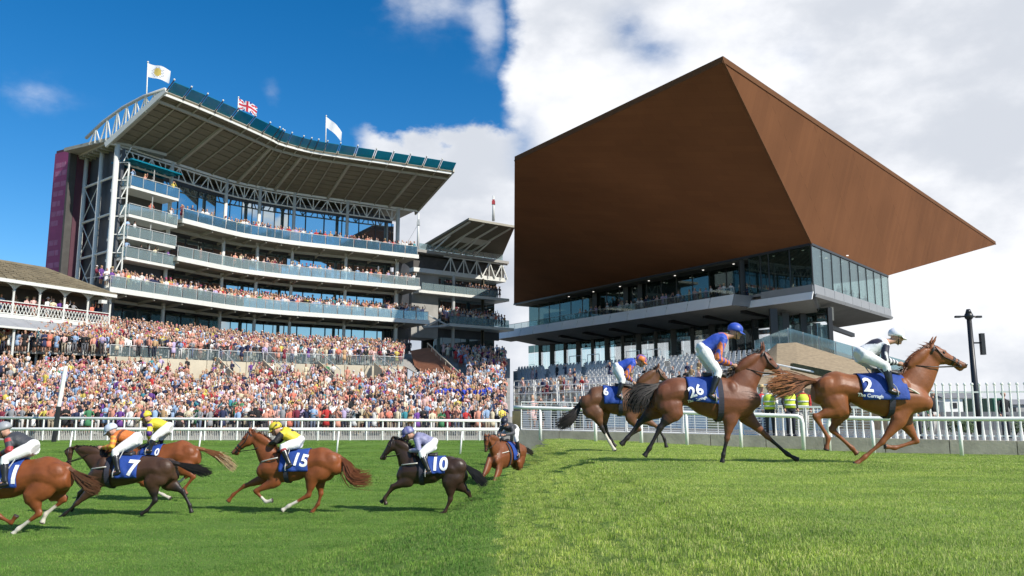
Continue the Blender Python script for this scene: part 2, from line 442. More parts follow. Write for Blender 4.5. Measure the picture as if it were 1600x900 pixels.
# glazing bay by bay: frame post, panes
for z0, z1, m, u0, npn in ((ZG + .3, Z1 - 1.0, m_pane_low, -.05, 4), (Z1 + .1, Z2 - 1.0, m_pane, 1, 3), (Z2 + .1, Z3 - 1.0, m_pane, 1, 4), (Z3 + .1, ZT - 1.7, m_pane, 1, 3)):
    for i in range(int(max(u0, 0)), 6):
        for k in range(npn):
            a, b = i + k / npn + .012, i + (k + 1) / npn - .012
            g = MB(); strip(g, a, b, -1.9, -1.86, z0, z1, 1); g.build('window_pane', m, stand)
    for i in frange(max(u0, 0), 6, 1 / npn):
        fm = MB(); fm.bar(YP.Q(i, -1.84, z0), YP.Q(i, -1.84, z1), .07); fm.build('mullion', m_darkwall, stand)
    if z0 == Z2 + .1:
        fm = MB(); strip(fm, 1, 6, -1.83, -1.77, z0 + 1.5, z0 + 1.56); fm.build('transom', m_darkwall, stand)
    for i in frange(1.62, 5.62, 1):
        mb = MB(); mb.bar(YP.Q(i, -2.1, z0), YP.Q(i, -2.1, z1), .38, .3); mb.build('inner_pier', m_darkwall, stand)
    wl = MB(); strip(wl, max(u0, 0), 6, -2.0, -1.8, z1 + .02, z1 + (1.3 if z1 < Z3 else .9)); wl.build('wall_band', m_darkwall, stand)
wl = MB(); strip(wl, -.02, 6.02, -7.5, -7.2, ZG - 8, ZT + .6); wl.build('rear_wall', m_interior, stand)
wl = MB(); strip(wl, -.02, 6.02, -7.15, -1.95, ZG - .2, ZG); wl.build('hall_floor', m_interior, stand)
wl = MB(); strip(wl, .02, 1.0, -.6, -.4, Z1 + .05, Z1 + 3.6); wl.build('wall', m_darkwall, stand)
# stack of small boxes in the first bay
BX = [H + 15.4, H + 17.5, H + 19.7, H + 22.6]
for k, z in enumerate(BX):
    top = (BX + [H + 25.3])[k + 1]
    mb = MB(); strip(mb, .1, .98, -1.5, 1.5, z - .28, z); mb.build('box_floor', m_white, stand)
    us = frange(.1, .98, .22)
    for a, b in zip(us[:-1], us[1:]):
        g = MB(); strip(g, a + .006, b - .006, 1.44, 1.48, z + .05, z + 1.0, 1); g.build('box_pane', m_balblue if k == 3 else m_bal, stand)
    for u in (.1, .98):
        g = MB(); strip(g, u - .004, u + .004, -1.4, 1.42, z + .05, z + 1.0, 1); g.build('box_pane', m_bal, stand)
    pm = MB()
    for u in us: pm.bar(YP.Q(u, 1.5, z), YP.Q(u, 1.5, z + 1.08), .05)
    pm.bar(YP.Q(.1, 1.5, z + 1.08), YP.Q(.98, 1.5, z + 1.08), .06)
    pm.bar(YP.Q(.54, 1.2, z), YP.Q(.54, 1.2, top - .3), .08)
    pm.build('box_railing', m_steel, stand)
    mb = MB(); strip(mb, .1, .98, -1.2, -1.0, z, top - .28); mb.build('box_back_wall', m_interior, stand)
mb = MB(); strip(mb, .08, 1.0, -1.5, 1.6, H + 25.2, H + 25.35); mb.build('box_roof', m_teal, stand)
# tube truss along the head of the columns
tm = []
for i in range(6):
    zt, zb = ZT - .35, ZT - 1.75
    seg = 4 if i in (0, 1, 4, 5) else 3
    for k in range(seg):
        a, b = i + k / seg, i + (k + 1) / seg; c = (a + b) / 2
        for p, q in ((YP.Q(a, 0, zt), YP.Q(b, 0, zt)), (YP.Q(a, 0, zb), YP.Q(b, 0, zb)), (YP.Q(a, 0, zb), YP.Q(c, 0, zt)) if k % 2 == 0 else (YP.Q(a, 0, zt), YP.Q(c, 0, zb)), (YP.Q(c, 0, zb), YP.Q(c, 0, zt))):
            mb = MB(); mb.tube([p, q], .09 if abs(p.z - q.z) < .1 else .065, 6); mb.build('truss_tube', m_white, stand)
        mb = MB(); p, q = (YP.Q(c, 0, zt), YP.Q(b, 0, zb)) if k % 2 == 0 else (YP.Q(c, 0, zb), YP.Q(b, 0, zt)); mb.tube([p, q], .065, 6); mb.build('truss_tube', m_white, stand)
# roof: lower wall line ZT, high front edge
RW = lambda u: lin(7.4, 9.6, clamp((u + .1) / 6.6)) - .9 * math.exp(-((u - 3.0) / 1.5) ** 2)
RZ = lambda u: H + lin(30.6, 29.7, sst(u, -.1, 5))
def RQ(u, t, dz=0.0):     # t 0 at the wall line .. 1 at the front edge
    return YP.Q(u, RW(u) * t, lin(ZT + .1, RZ(u), t) + dz)
U0, U1 = -.12, 6.42
us = frange(U0, U1, .3); ts = frange(0, 1, .1)
for a, b in zip(us[:-1], us[1:]):
    for c, d in zip(ts[:-1], ts[1:]):
        mb = MB(); g = .004; e = .008
        p = [RQ(a + g, c + e), RQ(b - g, c + e), RQ(b - g, d - e), RQ(a + g, d - e)]
        mb.hexa(p + [q + Vector((0, 0, .1)) for q in p]); mb.build('soffit_panel', m_soffit, stand)
mb = MB()
for a, b in zip(us[:-1], us[1:]):
    p = [RQ(a, -.9, -2.2), RQ(b, -.9, -2.2), RQ(b, 1, .12), RQ(a, 1, .12)]
    p[0] = YP.Q(a, -7.3, ZT + .2); p[1] = YP.Q(b, -7.3, ZT + .2)
    m0 = [RQ(a, 0, .12), RQ(b, 0, .12)]
    mb.hexa([m0[0], m0[1], p[2], p[3]] + [q + Vector((0, 0, .35)) for q in (m0[0], m0[1], p[2], p[3])])
    mb.hexa([p[0], p[1], m0[1], m0[0]] + [q + Vector((0, 0, .35)) for q in (p[0], p[1], m0[1], m0[0])])
mb.build('roof_deck', m_rafter, stand)
for k, u in enumerate(frange(U0 + .02, U1 - .02, .3)):
    big = k % 4 == 0
    mb = MB(); mb.bar(RQ(u, .0, -.12), RQ(u, .88 if big else 1.0, -.14), .3 if big else .1, .28 if big else .12); mb.build('rafter', m_rafter, stand)
for t, w, h, m in ((0, .2, .25, m_white), (.86, .22, .28, m_rafter), (.99, .14, .22, m_white)):
    mb = MB()
    for a, b in zip(us[:-1], us[1:]): mb.bar(RQ(a, t, -.14), RQ(b, t, -.14), w, h)
    mb.build('purlin', m, stand)
for u, m in ((U0, m_white), (U1, m_rafter)):
    mb = MB(); mb.bar(RQ(u, -.1, .1), RQ(u, 1.02, .15), .2, .55); mb.build('roof_verge', m, stand)
# teal glass louvre along the front, pane by pane
us2 = frange(U0, U1, .3)
for a, b in zip(us2[:-1], us2[1:]):
    f = lambda u, o, z: YP.Q(u, RW(u) + o, RZ(u) + z)
    mb = MB(); mb.hexa([f(a + .02, .2, .1), f(b - .02, .2, .1), f(b - .02, .2, .14), f(a + .02, .2, .14), f(a + .02, 1.1, .86), f(b - .02, 1.1, .86), f(b - .02, 1.1, .9), f(a + .02, 1.1, .9)])
    mb.build('louvre_pane', m_teal, stand)
    mb = MB(); mb.bar(f(a, .05, .0), f(a, 1.2, .98), .06, .12); mb.build('louvre_bracket', m_darkwall, stand)
    mb = MB(); mb.ell(f(a, 1.22, 1.06), .1, .1, .1, 8, 5); mb.build('lamp', m_white, stand)
# curved truss over the left verge
arc = [(1.0, 30.7), (.6, 30.5), (.2, 29.9), (-.15, 28.9), (-.42, 27.6)]
def AQ(t, z): return YP.Q(U0, RW(U0) * (t if t > 0 else t * 1.25), H + z)
up = [AQ(t, z + .25) for t, z in arc]
mb = MB(); mb.tube(up, .16, 8); mb.build('arched_chord', m_steel, stand, sm=True)
for k in range(8):
    t = 1 - k * .18; f = lambda t: AQ(t, np.interp(-t, [-x[0] for x in arc], [x[1] for x in arc]) + .2)
    lo = lambda t: YP.Q(U0, RW(U0) * (t if t > 0 else t * 1.25), lin(ZT + .3, RZ(U0) + .2, max(t, 0)))
    mb = MB(); mb.bar(lo(t), f(t), .12); mb.build('truss_post', m_white, stand)
    mb = MB(); mb.bar(lo(t - .1), f(t), .1); mb.bar(lo(t - .1), f(t - .18), .1) if k < 7 else None; mb.build('truss_diagonal', m_white, stand)
# left flank: dark wall, columns, rails and bracing
SD = Vector((-.766, .643, 0)); FN = Vector((-.643, -.766, 0)); P0 = YP.P(0)
def SQ(l, o, z): q = P0 + SD * l + FN * o; return Vector((q.x, q.y, z))
mb = MB(); p = [SQ(0, -.5, 0), SQ(7.1, -.5, 0), SQ(7.1, -.8, 0), SQ(0, -.8, 0)]
mb.hexa([q + Vector((0, 0, ZG - 8)) for q in p] + [q + Vector((0, 0, ZT)) for q in p]); mb.build('flank_wall', m_darkwall, stand)
for l in (3.4, 7.0):
    mb = MB(); mb.tube([SQ(l, 0, ZG - 8), SQ(l, 0, ZT)], .22, 10); mb.build('column', m_white, stand, sm=True)
for z in (H + 12.2, H + 16.0, H + 19.8, H + 23.6):
    mb = MB(); mb.tube([SQ(0, 0, z), SQ(7, 0, z)], .13, 8); mb.build('flank_rail', m_white, stand)
for z in (H + 8.4, H + 12.2, H + 16, H + 19.8):
    for a, b in ((3.4, 7.0), (7.0, 3.4)):
        mb = MB(); mb.tube([SQ(a, 0, z), SQ(b, 0, z + 3.8)], .05, 6); mb.build('cross_brace', m_white, stand)
mb = MB(); p = [SQ(-.2, .8, 0), SQ(7.4, .8, 0), SQ(7.4, -5, 0), SQ(-.2, -5, 0)]
mb.hexa([q + Vector((0, 0, ZT + .0)) for q in p] + [q + Vector((0, 0, ZT + .3)) for q in p]); mb.build('flank_eave', m_rafter, stand)
for k in range(8):
    mb = MB(); mb.bar(SQ(k, .75, ZT - .12), SQ(k, -2, ZT - .12), .12, .2); mb.build('eave_joist', m_rafter, stand)
# little bracing ladder between flank and boxes
for z in frange(H + 14, H + 25, 1.9):
    mb = MB(); mb.bar(YP.Q(.02, .9, z), YP.Q(.12, 1.0, z + 1.6), .08); mb.bar(YP.Q(.02, 0, z), YP.Q(.1, 1.0, z), .09); mb.build('ladder_brace', m_white, stand)
mb = MB(); mb.tube([YP.Q(.1, 1.05, Z1), YP.Q(.1, 1.05, H + 25)], .09, 8); mb.build('box_post', m_white, stand)
# right end: dark return
mb = MB(); wall_box(mb, YP.Q(6.02, -.4, 0).xy, YP.Q(6.7, -6.5, 0).xy, .4, ZG - 8, Z3); mb.build('end_wall', m_darkwall, stand)
mb = MB(); strip(mb, 6.0, 6.04, -6, -1.9, ZG, Z1 - .4, 1); strip(mb, 6.0, 6.04, -6, -1.9, Z1 + .1, Z2 - .4, 1); strip(mb, 6.0, 6.04, -6, -1.9, Z3 + .1, ZT - 1.7, 1); mb.build('end_glass', m_pane_low, stand)
# the purple banner tower on the flank
tower = thing('banner_tower', 'tall purple banner with rows of faded pale print on the flank of the curved grandstand', 'banner', SQ(9, 0, ZG - 8))
BT, BB = H + 28.0, ZG - 8
mb = MB()
p = [SQ(7.1, .9, 0), SQ(10.8, 1.6, 0), SQ(10.8, -3, 0), SQ(7.1, -3, 0)]
mb.hexa([q + Vector((0, 0, BB)) for q in p] + [q + Vector((0, 0, BT)) for q in p]); mb.build('core', m_purple_shade, tower)
def BQ(l, z, o=0.0):     # on the banner face
    t = (l - 7.1) / 3.7; return SQ(l, lin(.9, 1.6, t) + o, z)
mb = MB(); mb.hexa([BQ(7.35, BB + 4, .06), BQ(10.88, BB + 4, .06), BQ(10.88, BB + 4, .0), BQ(7.35, BB + 4, .0), BQ(7.35, BT - .3, .06), BQ(10.88, BT - .3, .06), BQ(10.88, BT - .3, .0), BQ(7.35, BT - .3, .0)])
mb.build('banner', m_purple, tower)
lines = [(26.0, 2.6), (25.1, 3.3), (23.9, 3.0), (22.9, 2.6), (21.8, 2.0), (20.7, 3.2), (19.7, 2.3), (17.6, 2.2), (16.5, 2.6), (15.2, 3.0)]
for z, ln in lines:           # the print is too blurred to read: one mark per word
    ln *= .66; l = 10.6; end = 10.6 - ln; 
    while l > end + .25:
        w = min(rnd.uniform(.7, 1.3), l - end)
        mb = MB(); mb.hexa([BQ(l, H + z, .075), BQ(l - w, H + z, .075), BQ(l - w, H + z, .062), BQ(l, H + z, .062), BQ(l, H + z + .55, .075), BQ(l - w, H + z + .55, .075), BQ(l - w, H + z + .55, .062), BQ(l, H + z + .55, .062)])
        mb.build('print', m_mauve, tower); l -= w + .1
# ================================================================ flags on the roof
def flag(px, py0, py1, d, label, kind, ln, ht, droop, cat='flag'):
    b = at(px, py0, d); t = at(px, py1, d); t.x = b.x + (t.x - b.x) * .5
    r = thing('flag', label, cat, b)
    mb = MB(); mb.tube([b - Vector((0, 0, 1.0)), t], [.075, .05], 8); mb.ell(t, .1, .1, .1, 8, 5); mb.build('flagpole', m_white, r, sm=True)
    nx, nz = 16, 10; v = []; f = []; mi = []
    for j in range(nz + 1):
        for i in range(nx + 1):
            s, q = i / nx, j / nz
            x = s * ln; z = -q * ht - droop * s ** 1.3 * ln - .06 * math.sin(s * 7); y = .18 * math.sin(s * 8 + q * 1.5) * s
            v.append((x, y, z))
    for j in range(nz):
        for i in range(nx):
            a = j * (nx + 1) + i; f.append((a, a + 1, a + nx + 2, a + nx + 1))
            s, q = (i + .5) / nx, (j + .5) / nz; k = 0
            if kind == 'union':
                u, w = (s - .5) * 2, (q - .5) * 2
                k = 2
                dd = abs(abs(u) - abs(w))
                if dd < .34: k = 0
                if dd < .14: k = 1
                if abs(u) < .2 or abs(w) < .34: k = 0
                if abs(u) < .12 or abs(w) < .2: k = 1
            elif kind == 'crest':
                if ((s - .48) / .16) ** 2 + ((q - .5) / .3) ** 2 < 1: k = 3
                elif ((s - .48) / .3) ** 2 + ((q - .5) / .42) ** 2 < 1 and (i + j) % 2: k = 4
            mi.append(k)
    me = bpy.data.meshes.new('cloth'); me.from_pydata(v, [], f)
    for m in (mat('flag_white', (.75, .76, .78), .8, .04), mat('flag_red', (.55, .03, .05), .8, .04), mat('flag_blue', (.03, .05, .25), .8, .04), mat('flag_gold', (.55, .42, .10), .8, .1), mat('flag_grey', (.45, .45, .5), .8, .1)): me.materials.append(m)
    me.polygons.foreach_set('material_index', mi); me.polygons.foreach_set('use_smooth', [True] * len(f)); me.update()
    o = link_mesh('cloth', me, r); o.location = t - b - Vector((0, 0, .12))
    return r
flag(229, 160, 97, 77, 'white flag with a gold crest flying from the left corner of the roof', 'crest', 2.2, 1.35, .32)
flag(372, 176, 152, 88, 'red white and blue union flag on the middle of the roof edge', 'union', 2.1, 1.2, .45)
flag(509, 222, 181, 96, 'plain pale flag drooping on the right part of the roof edge', 'plain', 1.9, 1.3, .95)
# ================================================================ terrace in front of the big stand
FY, FZ = 53.6, H - .72 + 0.0        # front line of the crowd area
def back_line(px):
    """depth of the terrace's rear edge along the sight line px"""
    return float(np.interp(px, [-40, 100, 172, 255, 345, 400, 455, 540, 620, 700, 797], [71, 75.5, 79, 83.5, 89.5, 93, 96, 99.5, 103, 108, 113]))
def tread(px, v):
    """height of the stepped terrace; v 0 at the rails, 1 under the stand"""
    z0, z1 = H - .55, ZG - .25
    zz = lin(z0, z1, v)
    return zz
WALLV = .60
def terr(px, v):
    y = lin(FY, back_line(px), v); x = (px - 800) / FOC * y / .985
    z = lin(H - 1.25, H + 3.3, v / WALLV) if v <= WALLV else lin(H + 4.9, ZG - .2, (v - WALLV) / (1 - WALLV))
    wf = sst(px, 636, 660); z = lin(z, lin(H - 1.25, ZG - .2, v), wf)         # no wall under the right-hand stand
    return Vector((x, y, z))
terrace = thing('terrace', 'stepped concrete terrace with cream walls below the curved grandstand', 'terrace', (-25, 75, 0))
pxs = frange(-45, 797, 20)
def ramp_part(name, v0, v1, n, m):
    mb = MB(); vs = frange(v0, v1, (v1 - v0) / n)
    for i in range(len(vs) - 1):
        for a, b in zip(pxs[:-1], pxs[1:]):
            p, q, r, s_ = terr(a, vs[i]), terr(b, vs[i]), terr(b, vs[i + 1] - .0001), terr(a, vs[i + 1] - .0001)
            r0, s0 = Vector(r), Vector(s_); r0.z = q.z; s0.z = p.z
            mb.quad(p, q, r0, s0); mb.quad(s0, r0, r, s_)
    o = mb.build(name, m, terrace, fix=False); return o
ramp_part('lower_steps', 0, WALLV, 26, m_conc)
ramp_part('upper_steps', WALLV + .0002, 1, 14, m_conc)
mb = MB(); 
for a, b in zip(pxs[:-1], pxs[1:]):
    p, q = terr(a, 0), terr(b, 0); mb.quad(p - Vector((0, 0, 2)), q - Vector((0, 0, 2)), q, p)
mb.build('front_riser', m_conc, terrace)
m_guard = glass('guard_glass', (.9, .94, .94), .02, .08, .04, (.4, .45, .45), fr=.1)
# cream wall of the upper tier, block by block, with pale steel rail above it
wpx = frange(180, 634, 30)
for a, b in zip(wpx[:-1], wpx[1:]):
    p, q = terr(a + .5, WALLV), terr(b - .5, WALLV); n = Vector((0, .3, 0)); dz = Vector((0, 0, 1.62))
    mb = MB(); mb.hexa([p, q, q + n, p + n, p + dz, q + dz, q + n + dz, p + n + dz]); mb.build('wall_block', m_cream, terrace)
    g = MB(); up = Vector((0, .1, 1.68)); g.hexa([p + up, q + up, q + up + n * .1, p + up + n * .1, p + up + Vector((0, 0, .8)), q + up + Vector((0, 0, .8)), q + up + n * .1 + Vector((0, 0, .8)), p + up + n * .1 + Vector((0, 0, .8))])
    g.build('glass_guard', m_guard, terrace)
    pm = MB(); pm.bar(p + up, p + up + Vector((0, 0, .9)), .07); pm.bar(p + up + Vector((0, 0, .9)), q + up + Vector((0, 0, .9)), .07); pm.build('guard_rail', m_steel, terrace)
# stair walls: cream wedges that break the upper wall
for px in (352, 420, 505, 590):
    p = terr(px, WALLV); q = terr(px + 34, WALLV - .16); n = Vector((0, .35, 0))
    mb = MB(); mb.hexa([p - n * 2, q - n, q, p - n, p - n * 2 + Vector((0, 0, 1.9)), q - n + Vector((0, 0, .9)), q + Vector((0, 0, .9)), p - n + Vector((0, 0, 1.9))]); mb.build('stair_wall', m_cream, terrace)
    pm = MB(); up = Vector((0, -.5, 1.9)); pm.tube([p + up, p + up + Vector((0, 0, .9)), q + up + Vector((0, 0, 0)), q - Vector((0, .5, -.9))], .04, 6); pm.build('handrail', m_steel, terrace)
# crush barriers between the rows
for (a, b, v) in ((285, 350, .21), (352, 418, .2), (470, 535, .2), (560, 622, .21), (30, 80, .62), (84, 140, .62)):
    pm = MB(); p, q = terr(a, v), terr(b, v)
    pm.tube([p, p + Vector((0, 0, 1.25)), q + Vector((0, 0, 1.25)), q], .05, 6); m_ = (p + q) / 2; pm.tube([m_, m_ + Vector((0, 0, 1.25))], .05, 6)
    pm.build('crush_barrier', m_white, terrace)
# brown parapet dropping between the two stands
mb = MB()
prof = [(641, 548, 97), (668, 543, 97), (723, 597, 77), (690, 606, 74), (648, 572, 90)]
f = [at(*p) for p in prof]; n = Vector((.4, 1.6, 0))
i0 = len(mb.v); mb.v += [tuple(p) for p in f] + [tuple(p + n) for p in f]; k = len(f)
mb.f.append(tuple(range(k))); mb.f.append(tuple(range(2 * k - 1, k - 1, -1))); mb.m += [0, 0]
for i in range(k): mb.f.append((i, (i + 1) % k, (i + 1) % k + k, i + k)); mb.m.append(0)
par = mb.build('parapet', m_rust, loc=f[3]); tag(par, 'rust brown sloping parapet wall between the two grandstands', 'wall')
mb = MB(); mb.tube([f[1] + Vector((0, 0, .5)), f[2] + Vector((0, 0, .5))], .08, 6)
for t in frange(0, 1, .14): q = mixv(f[1], f[2], t); mb.bar(q, q + Vector((0, 0, .5)), .06)
mb.build('handrail', m_cream, par)
# ================================================================ pavilion with tiled hipped roof, left edge
pv = thing('pavilion', 'old pavilion with hipped tile roof, arched white balcony and lattice balustrade', 'pavilion', (-42, 70, 0))
PE = at(174, 462, 75.5); PD = Vector((-.45, -.893, 0)); PN = Vector((.893, -.45, 0))   # runs left and nearer; PN to the track
EZ = PE.z
def VQ(l, o, z): q = Vector((PE.x, PE.y, 0)) + PD * l + PN * o; return Vector((q.x, q.y, z))
LN, DP = 17.0, 7.0
rz = EZ + 2.15; rid = [VQ(4.2, -3.6, rz), VQ(LN - 4.2, -3.6, rz)]
# tile courses as real lapped strips, split into tiles along the course near the camera side
def roof_face(a, b, c, d, rows, name, parent, cols):
    for r in range(rows):
        t0, t1 = r / rows, (r + 1) / rows + .02
        for k in range(cols):
            s0, s1 = k / cols + .002, (k + 1) / cols - .002
            p = [mixv(mixv(a, b, s0), mixv(d, c, s0), t0), mixv(mixv(a, b, s1), mixv(d, c, s1), t0), mixv(mixv(a, b, s1), mixv(d, c, s1), t1), mixv(mixv(a, b, s0), mixv(d, c, s0), t1)]
            j = rnd.uniform(.02, .05)
            q = [p[0] + Vector((0, 0, .10 + j)), p[1] + Vector((0, 0, .10 + j)), p[2] + Vector((0, 0, .02)), p[3] + Vector((0, 0, .02))]
            mb.hexa([x - Vector((0, 0, .08)) for x in q] + q)
e0, e1, e2, e3 = VQ(.0, .7, EZ), VQ(LN, .7, EZ), VQ(LN, -DP, EZ), VQ(.0, -DP, EZ)
mb = MB(); roof_face(e0, e1, rid[1], rid[0], 9, 'tile', pv, 20); o = mb.build('roof_tiles', m_tile, pv); o['kind'] = 'stuff'
mb = MB(); roof_face(e3, e0, rid[0], rid[0] + Vector((.01, .01, 0)), 9, 'tile', pv, 8); o = mb.build('roof_tiles', m_tile, pv); o['kind'] = 'stuff'
mb = MB(); mb.quad(e0, e1, rid[1], rid[0]); mb.tri(e3, e0, rid[0]); mb.quad(e2, e3, rid[0], rid[1]); mb.quad(e3, e2, e1, e0); mb.build('roof_base', m_tile, pv)
mb = MB(); mb.tube([rid[0], rid[1]], .14, 8); mb.tube([rid[0], e0], .12, 8); mb.build('ridge', m_tile, pv)
mb = MB(); mb.bar(e0 - Vector((0, 0, .1)), e1 - Vector((0, 0, .1)), .14, .28); mb.bar(e0 - Vector((0, 0, .1)), e3 - Vector((0, 0, .1)), .14, .28); mb.build('gutter', m_white, pv)
PFZ = EZ - 2.75
posts = [0.05 + 2.25 * k for k in range(8)]
for l in posts:
    mb = MB(); mb.tube([VQ(l, 0, PFZ), VQ(l, 0, EZ - .1)], .09, 8); mb.ell(VQ(l, 0, EZ - .75), .15, .15, .08, 8, 4); mb.build('post', m_white, pv)
for a, b in zip(posts[:-1], posts[1:]):      # arches
    mb = MB(); n = 10
    for k in range(n):
        s0, s1 = k / n, (k + 1) / n
        h = lambda s: EZ - .12 - .62 * (abs(2 * s - 1)) ** 2.6
        p0, p1 = VQ(lin(a, b, s0), .05, h(s0)), VQ(lin(a, b, s1), .05, h(s1)); q0, q1 = VQ(lin(a, b, s0), .05, EZ - .05), VQ(lin(a, b, s1), .05, EZ - .05)
        w = PN * -.08
        mb.hexa([p0, p1, p1 + w, p0 + w, q0, q1, q1 + w, q0 + w])
    mb.build('arch', m_white, pv)
    mb = MB(); mb.bar(VQ(a, 0, PFZ + 1.08), VQ(b, 0, PFZ + 1.08), .09, .07); mb.bar(VQ(a, 0, PFZ + .1), VQ(b, 0, PFZ + .1), .08, .08); mb.build('balcony_rail', m_white, pv)
    n = 7
    lat = MB()
    for k in range(n):
        s0, s1 = lin(a + .08, b - .08, k / n), lin(a + .08, b - .08, (k + 1) / n)
        lat.bar(VQ(s0, .02, PFZ + .14), VQ(s1, .02, PFZ + .9), .045); lat.bar(VQ(s1, -.02, PFZ + .14), VQ(s0, -.02, PFZ + .9), .045)
    o = lat.build('lattice', m_white, pv); o['kind'] = 'stuff'
    cl = MB(); cl.bar(VQ(a + .05, -.12, PFZ + .98), VQ(b - .05, -.12, PFZ + .98), .1, .16); cl.build('red_swag', m_redcloth, pv)
mb = MB(); p = [VQ(-.1, .25, 0), VQ(LN, .25, 0), VQ(LN, -DP, 0), VQ(-.1, -DP, 0)]
mb.hexa([x + Vector((0, 0, PFZ - .3)) for x in p] + [x + Vector((0, 0, PFZ)) for x in p]); mb.build('balcony_floor', m_white, pv)
mb = MB(); p = [VQ(0, -3.2, 0), VQ(LN, -3.2, 0), VQ(LN, -3.4, 0), VQ(0, -3.4, 0)]
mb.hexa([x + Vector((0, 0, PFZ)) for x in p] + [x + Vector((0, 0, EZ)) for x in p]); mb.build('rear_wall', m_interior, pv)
# lean-to roof and dark arcade below
for k in range(12):
    a, b = -.7 + k * 1.5 + .01, -.7 + (k + 1) * 1.5 - .01
    mb = MB(); p = [VQ(a, .2, PFZ - .3), VQ(b, .2, PFZ - .3), VQ(b, 2.6, PFZ - 1.25), VQ(a, 2.6, PFZ - 1.25)]
    mb.hexa([x - Vector((0, 0, .08)) for x in p] + p); mb.build('roof_sheet', m_slate, pv)
mb = MB(); mb.bar(VQ(-.7, 2.62, PFZ - 1.3), VQ(LN, 2.62, PFZ - 1.3), .12, .16); mb.build('gutter', m_white, pv)
for l in frange(0.2, 16.2, 2.0):
    mb = MB(); mb.tube([VQ(l, 2.3, PFZ - 5), VQ(l, 2.3, PFZ - 1.2)], .1, 8); mb.build('lower_post', m_white, pv)
mb = MB(); p = [VQ(-.2, -.4, 0), VQ(LN, -.4, 0), VQ(LN, -1, 0), VQ(-.2, -1, 0)]
mb.hexa([x + Vector((0, 0, PFZ - 7)) for x in p] + [x + Vector((0, 0, PFZ - .31)) for x in p]); mb.build('lower_wall', m_interior, pv)
mb = MB(); mb.bar(VQ(1.2, .25, EZ - .75), VQ(1.2, .7, EZ - .75), .55, .3); mb.build('floodlight', m_white, pv)
# ================================================================ second stand, right of the dark gap
s2 = thing('grandstand', 'lower grey grandstand with braced steel canopy and rooftop seats, right of the curved one', 'grandstand', (-12, 122, 0))
B0 = at(694, 455, 119); SD2 = Vector((.80, .60, 0)); SN2 = Vector((.60, -.80, 0))
B0.z = 0
def GQ(l, o, z): q = B0 + SD2 * l + SN2 * o; return Vector((q.x, q.y, z))
zA, zB, zC, zD = at(700, 505, 117).z, at(700, 455, 117).z, at(700, 425, 117).z, at(700, 392, 117).z
LEN = 11.0
def gbox(name, l0, l1, o0, o1, z0, z1, m):
    mb = MB(); p = [GQ(l0, o1, 0), GQ(l1, o1, 0), GQ(l1, o0, 0), GQ(l0, o0, 0)]
    mb.hexa([x + Vector((0, 0, z0)) for x in p] + [x + Vector((0, 0, z1)) for x in p]); return mb.build(name, m, s2)
gbox('floor_slab', -.4, LEN, -5, 2.2, zA - .4, zA, m_white)
gbox('floor_slab', -4.8, LEN, -5, 1.0, zB - .4, zB, m_white)
gbox('end_wall', -5.0, -.6, -5, -.6, zA - 2, zC + .3, m_conc)
gbox('end_wall', -9.5, -5.02, -6, -1.5, ZG - 6, zC - .2, m_darkwall)
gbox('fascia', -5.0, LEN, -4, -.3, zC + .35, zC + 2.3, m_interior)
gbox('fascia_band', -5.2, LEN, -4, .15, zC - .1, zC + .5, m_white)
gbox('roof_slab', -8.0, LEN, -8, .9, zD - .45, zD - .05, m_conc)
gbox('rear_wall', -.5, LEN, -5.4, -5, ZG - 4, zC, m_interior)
for k in range(7):
    gbox('window_pane', -.4 + k * 1.55, 1.08 + k * 1.55, -1.55, -1.5, zB + .05, zC - .12, m_pane)
    gbox('window_pane', -.4 + k * 1.55, 1.08 + k * 1.55, -2.05, -2.0, zA + .05, zB - .45, m_pane)
    gbox('window_pane', -.4 + k * 1.55, 1.08 + k * 1.55, -2.05, -2.0, ZG, zA - 1.6, m_pane_low)
    gbox('balustrade_pane', -.35 + k * 1.5, 1.1 + k * 1.5, 2.12, 2.16, zA + .05, zA + 1.1, m_bal)
    gbox('balustrade_pane', -4.3 + k * 1.9, -2.45 + k * 1.9, .9, .94, zB + .05, zB + 1.05, m_bal)
gbox('dark_beam', -.5, LEN, -2, -1.6, zA - 1.6, zA - .4, m_darkwall)
for l in (1.6, 6.8):
    mb = MB(); mb.tube([GQ(l, 0, ZG - 3), GQ(l, 0, zC)], .24, 10); mb.build('column', m_steel, s2)
def gbar(name, a, b, w, m=None): mb = MB(); mb.bar(GQ(*a), GQ(*b), w); return mb.build(name, m or m_white, s2)
for k in range(5):       # braced frame under the roof
    a, b = -.4 + k * 2.3, -.4 + (k + 1) * 2.3; c = (a + b) / 2
    gbar('truss_bar', (a, .3, zC + .3), (c, .5, zD - .5), .15); gbar('truss_bar', (c, .5, zD - .5), (b, .3, zC + .3), .15); gbar('truss_bar', (c, .45, zC + .3), (c, .45, zD - .5), .13)
gbar('truss_bar', (-.5, .5, zD - .55), (LEN, .5, zD - .55), .18)
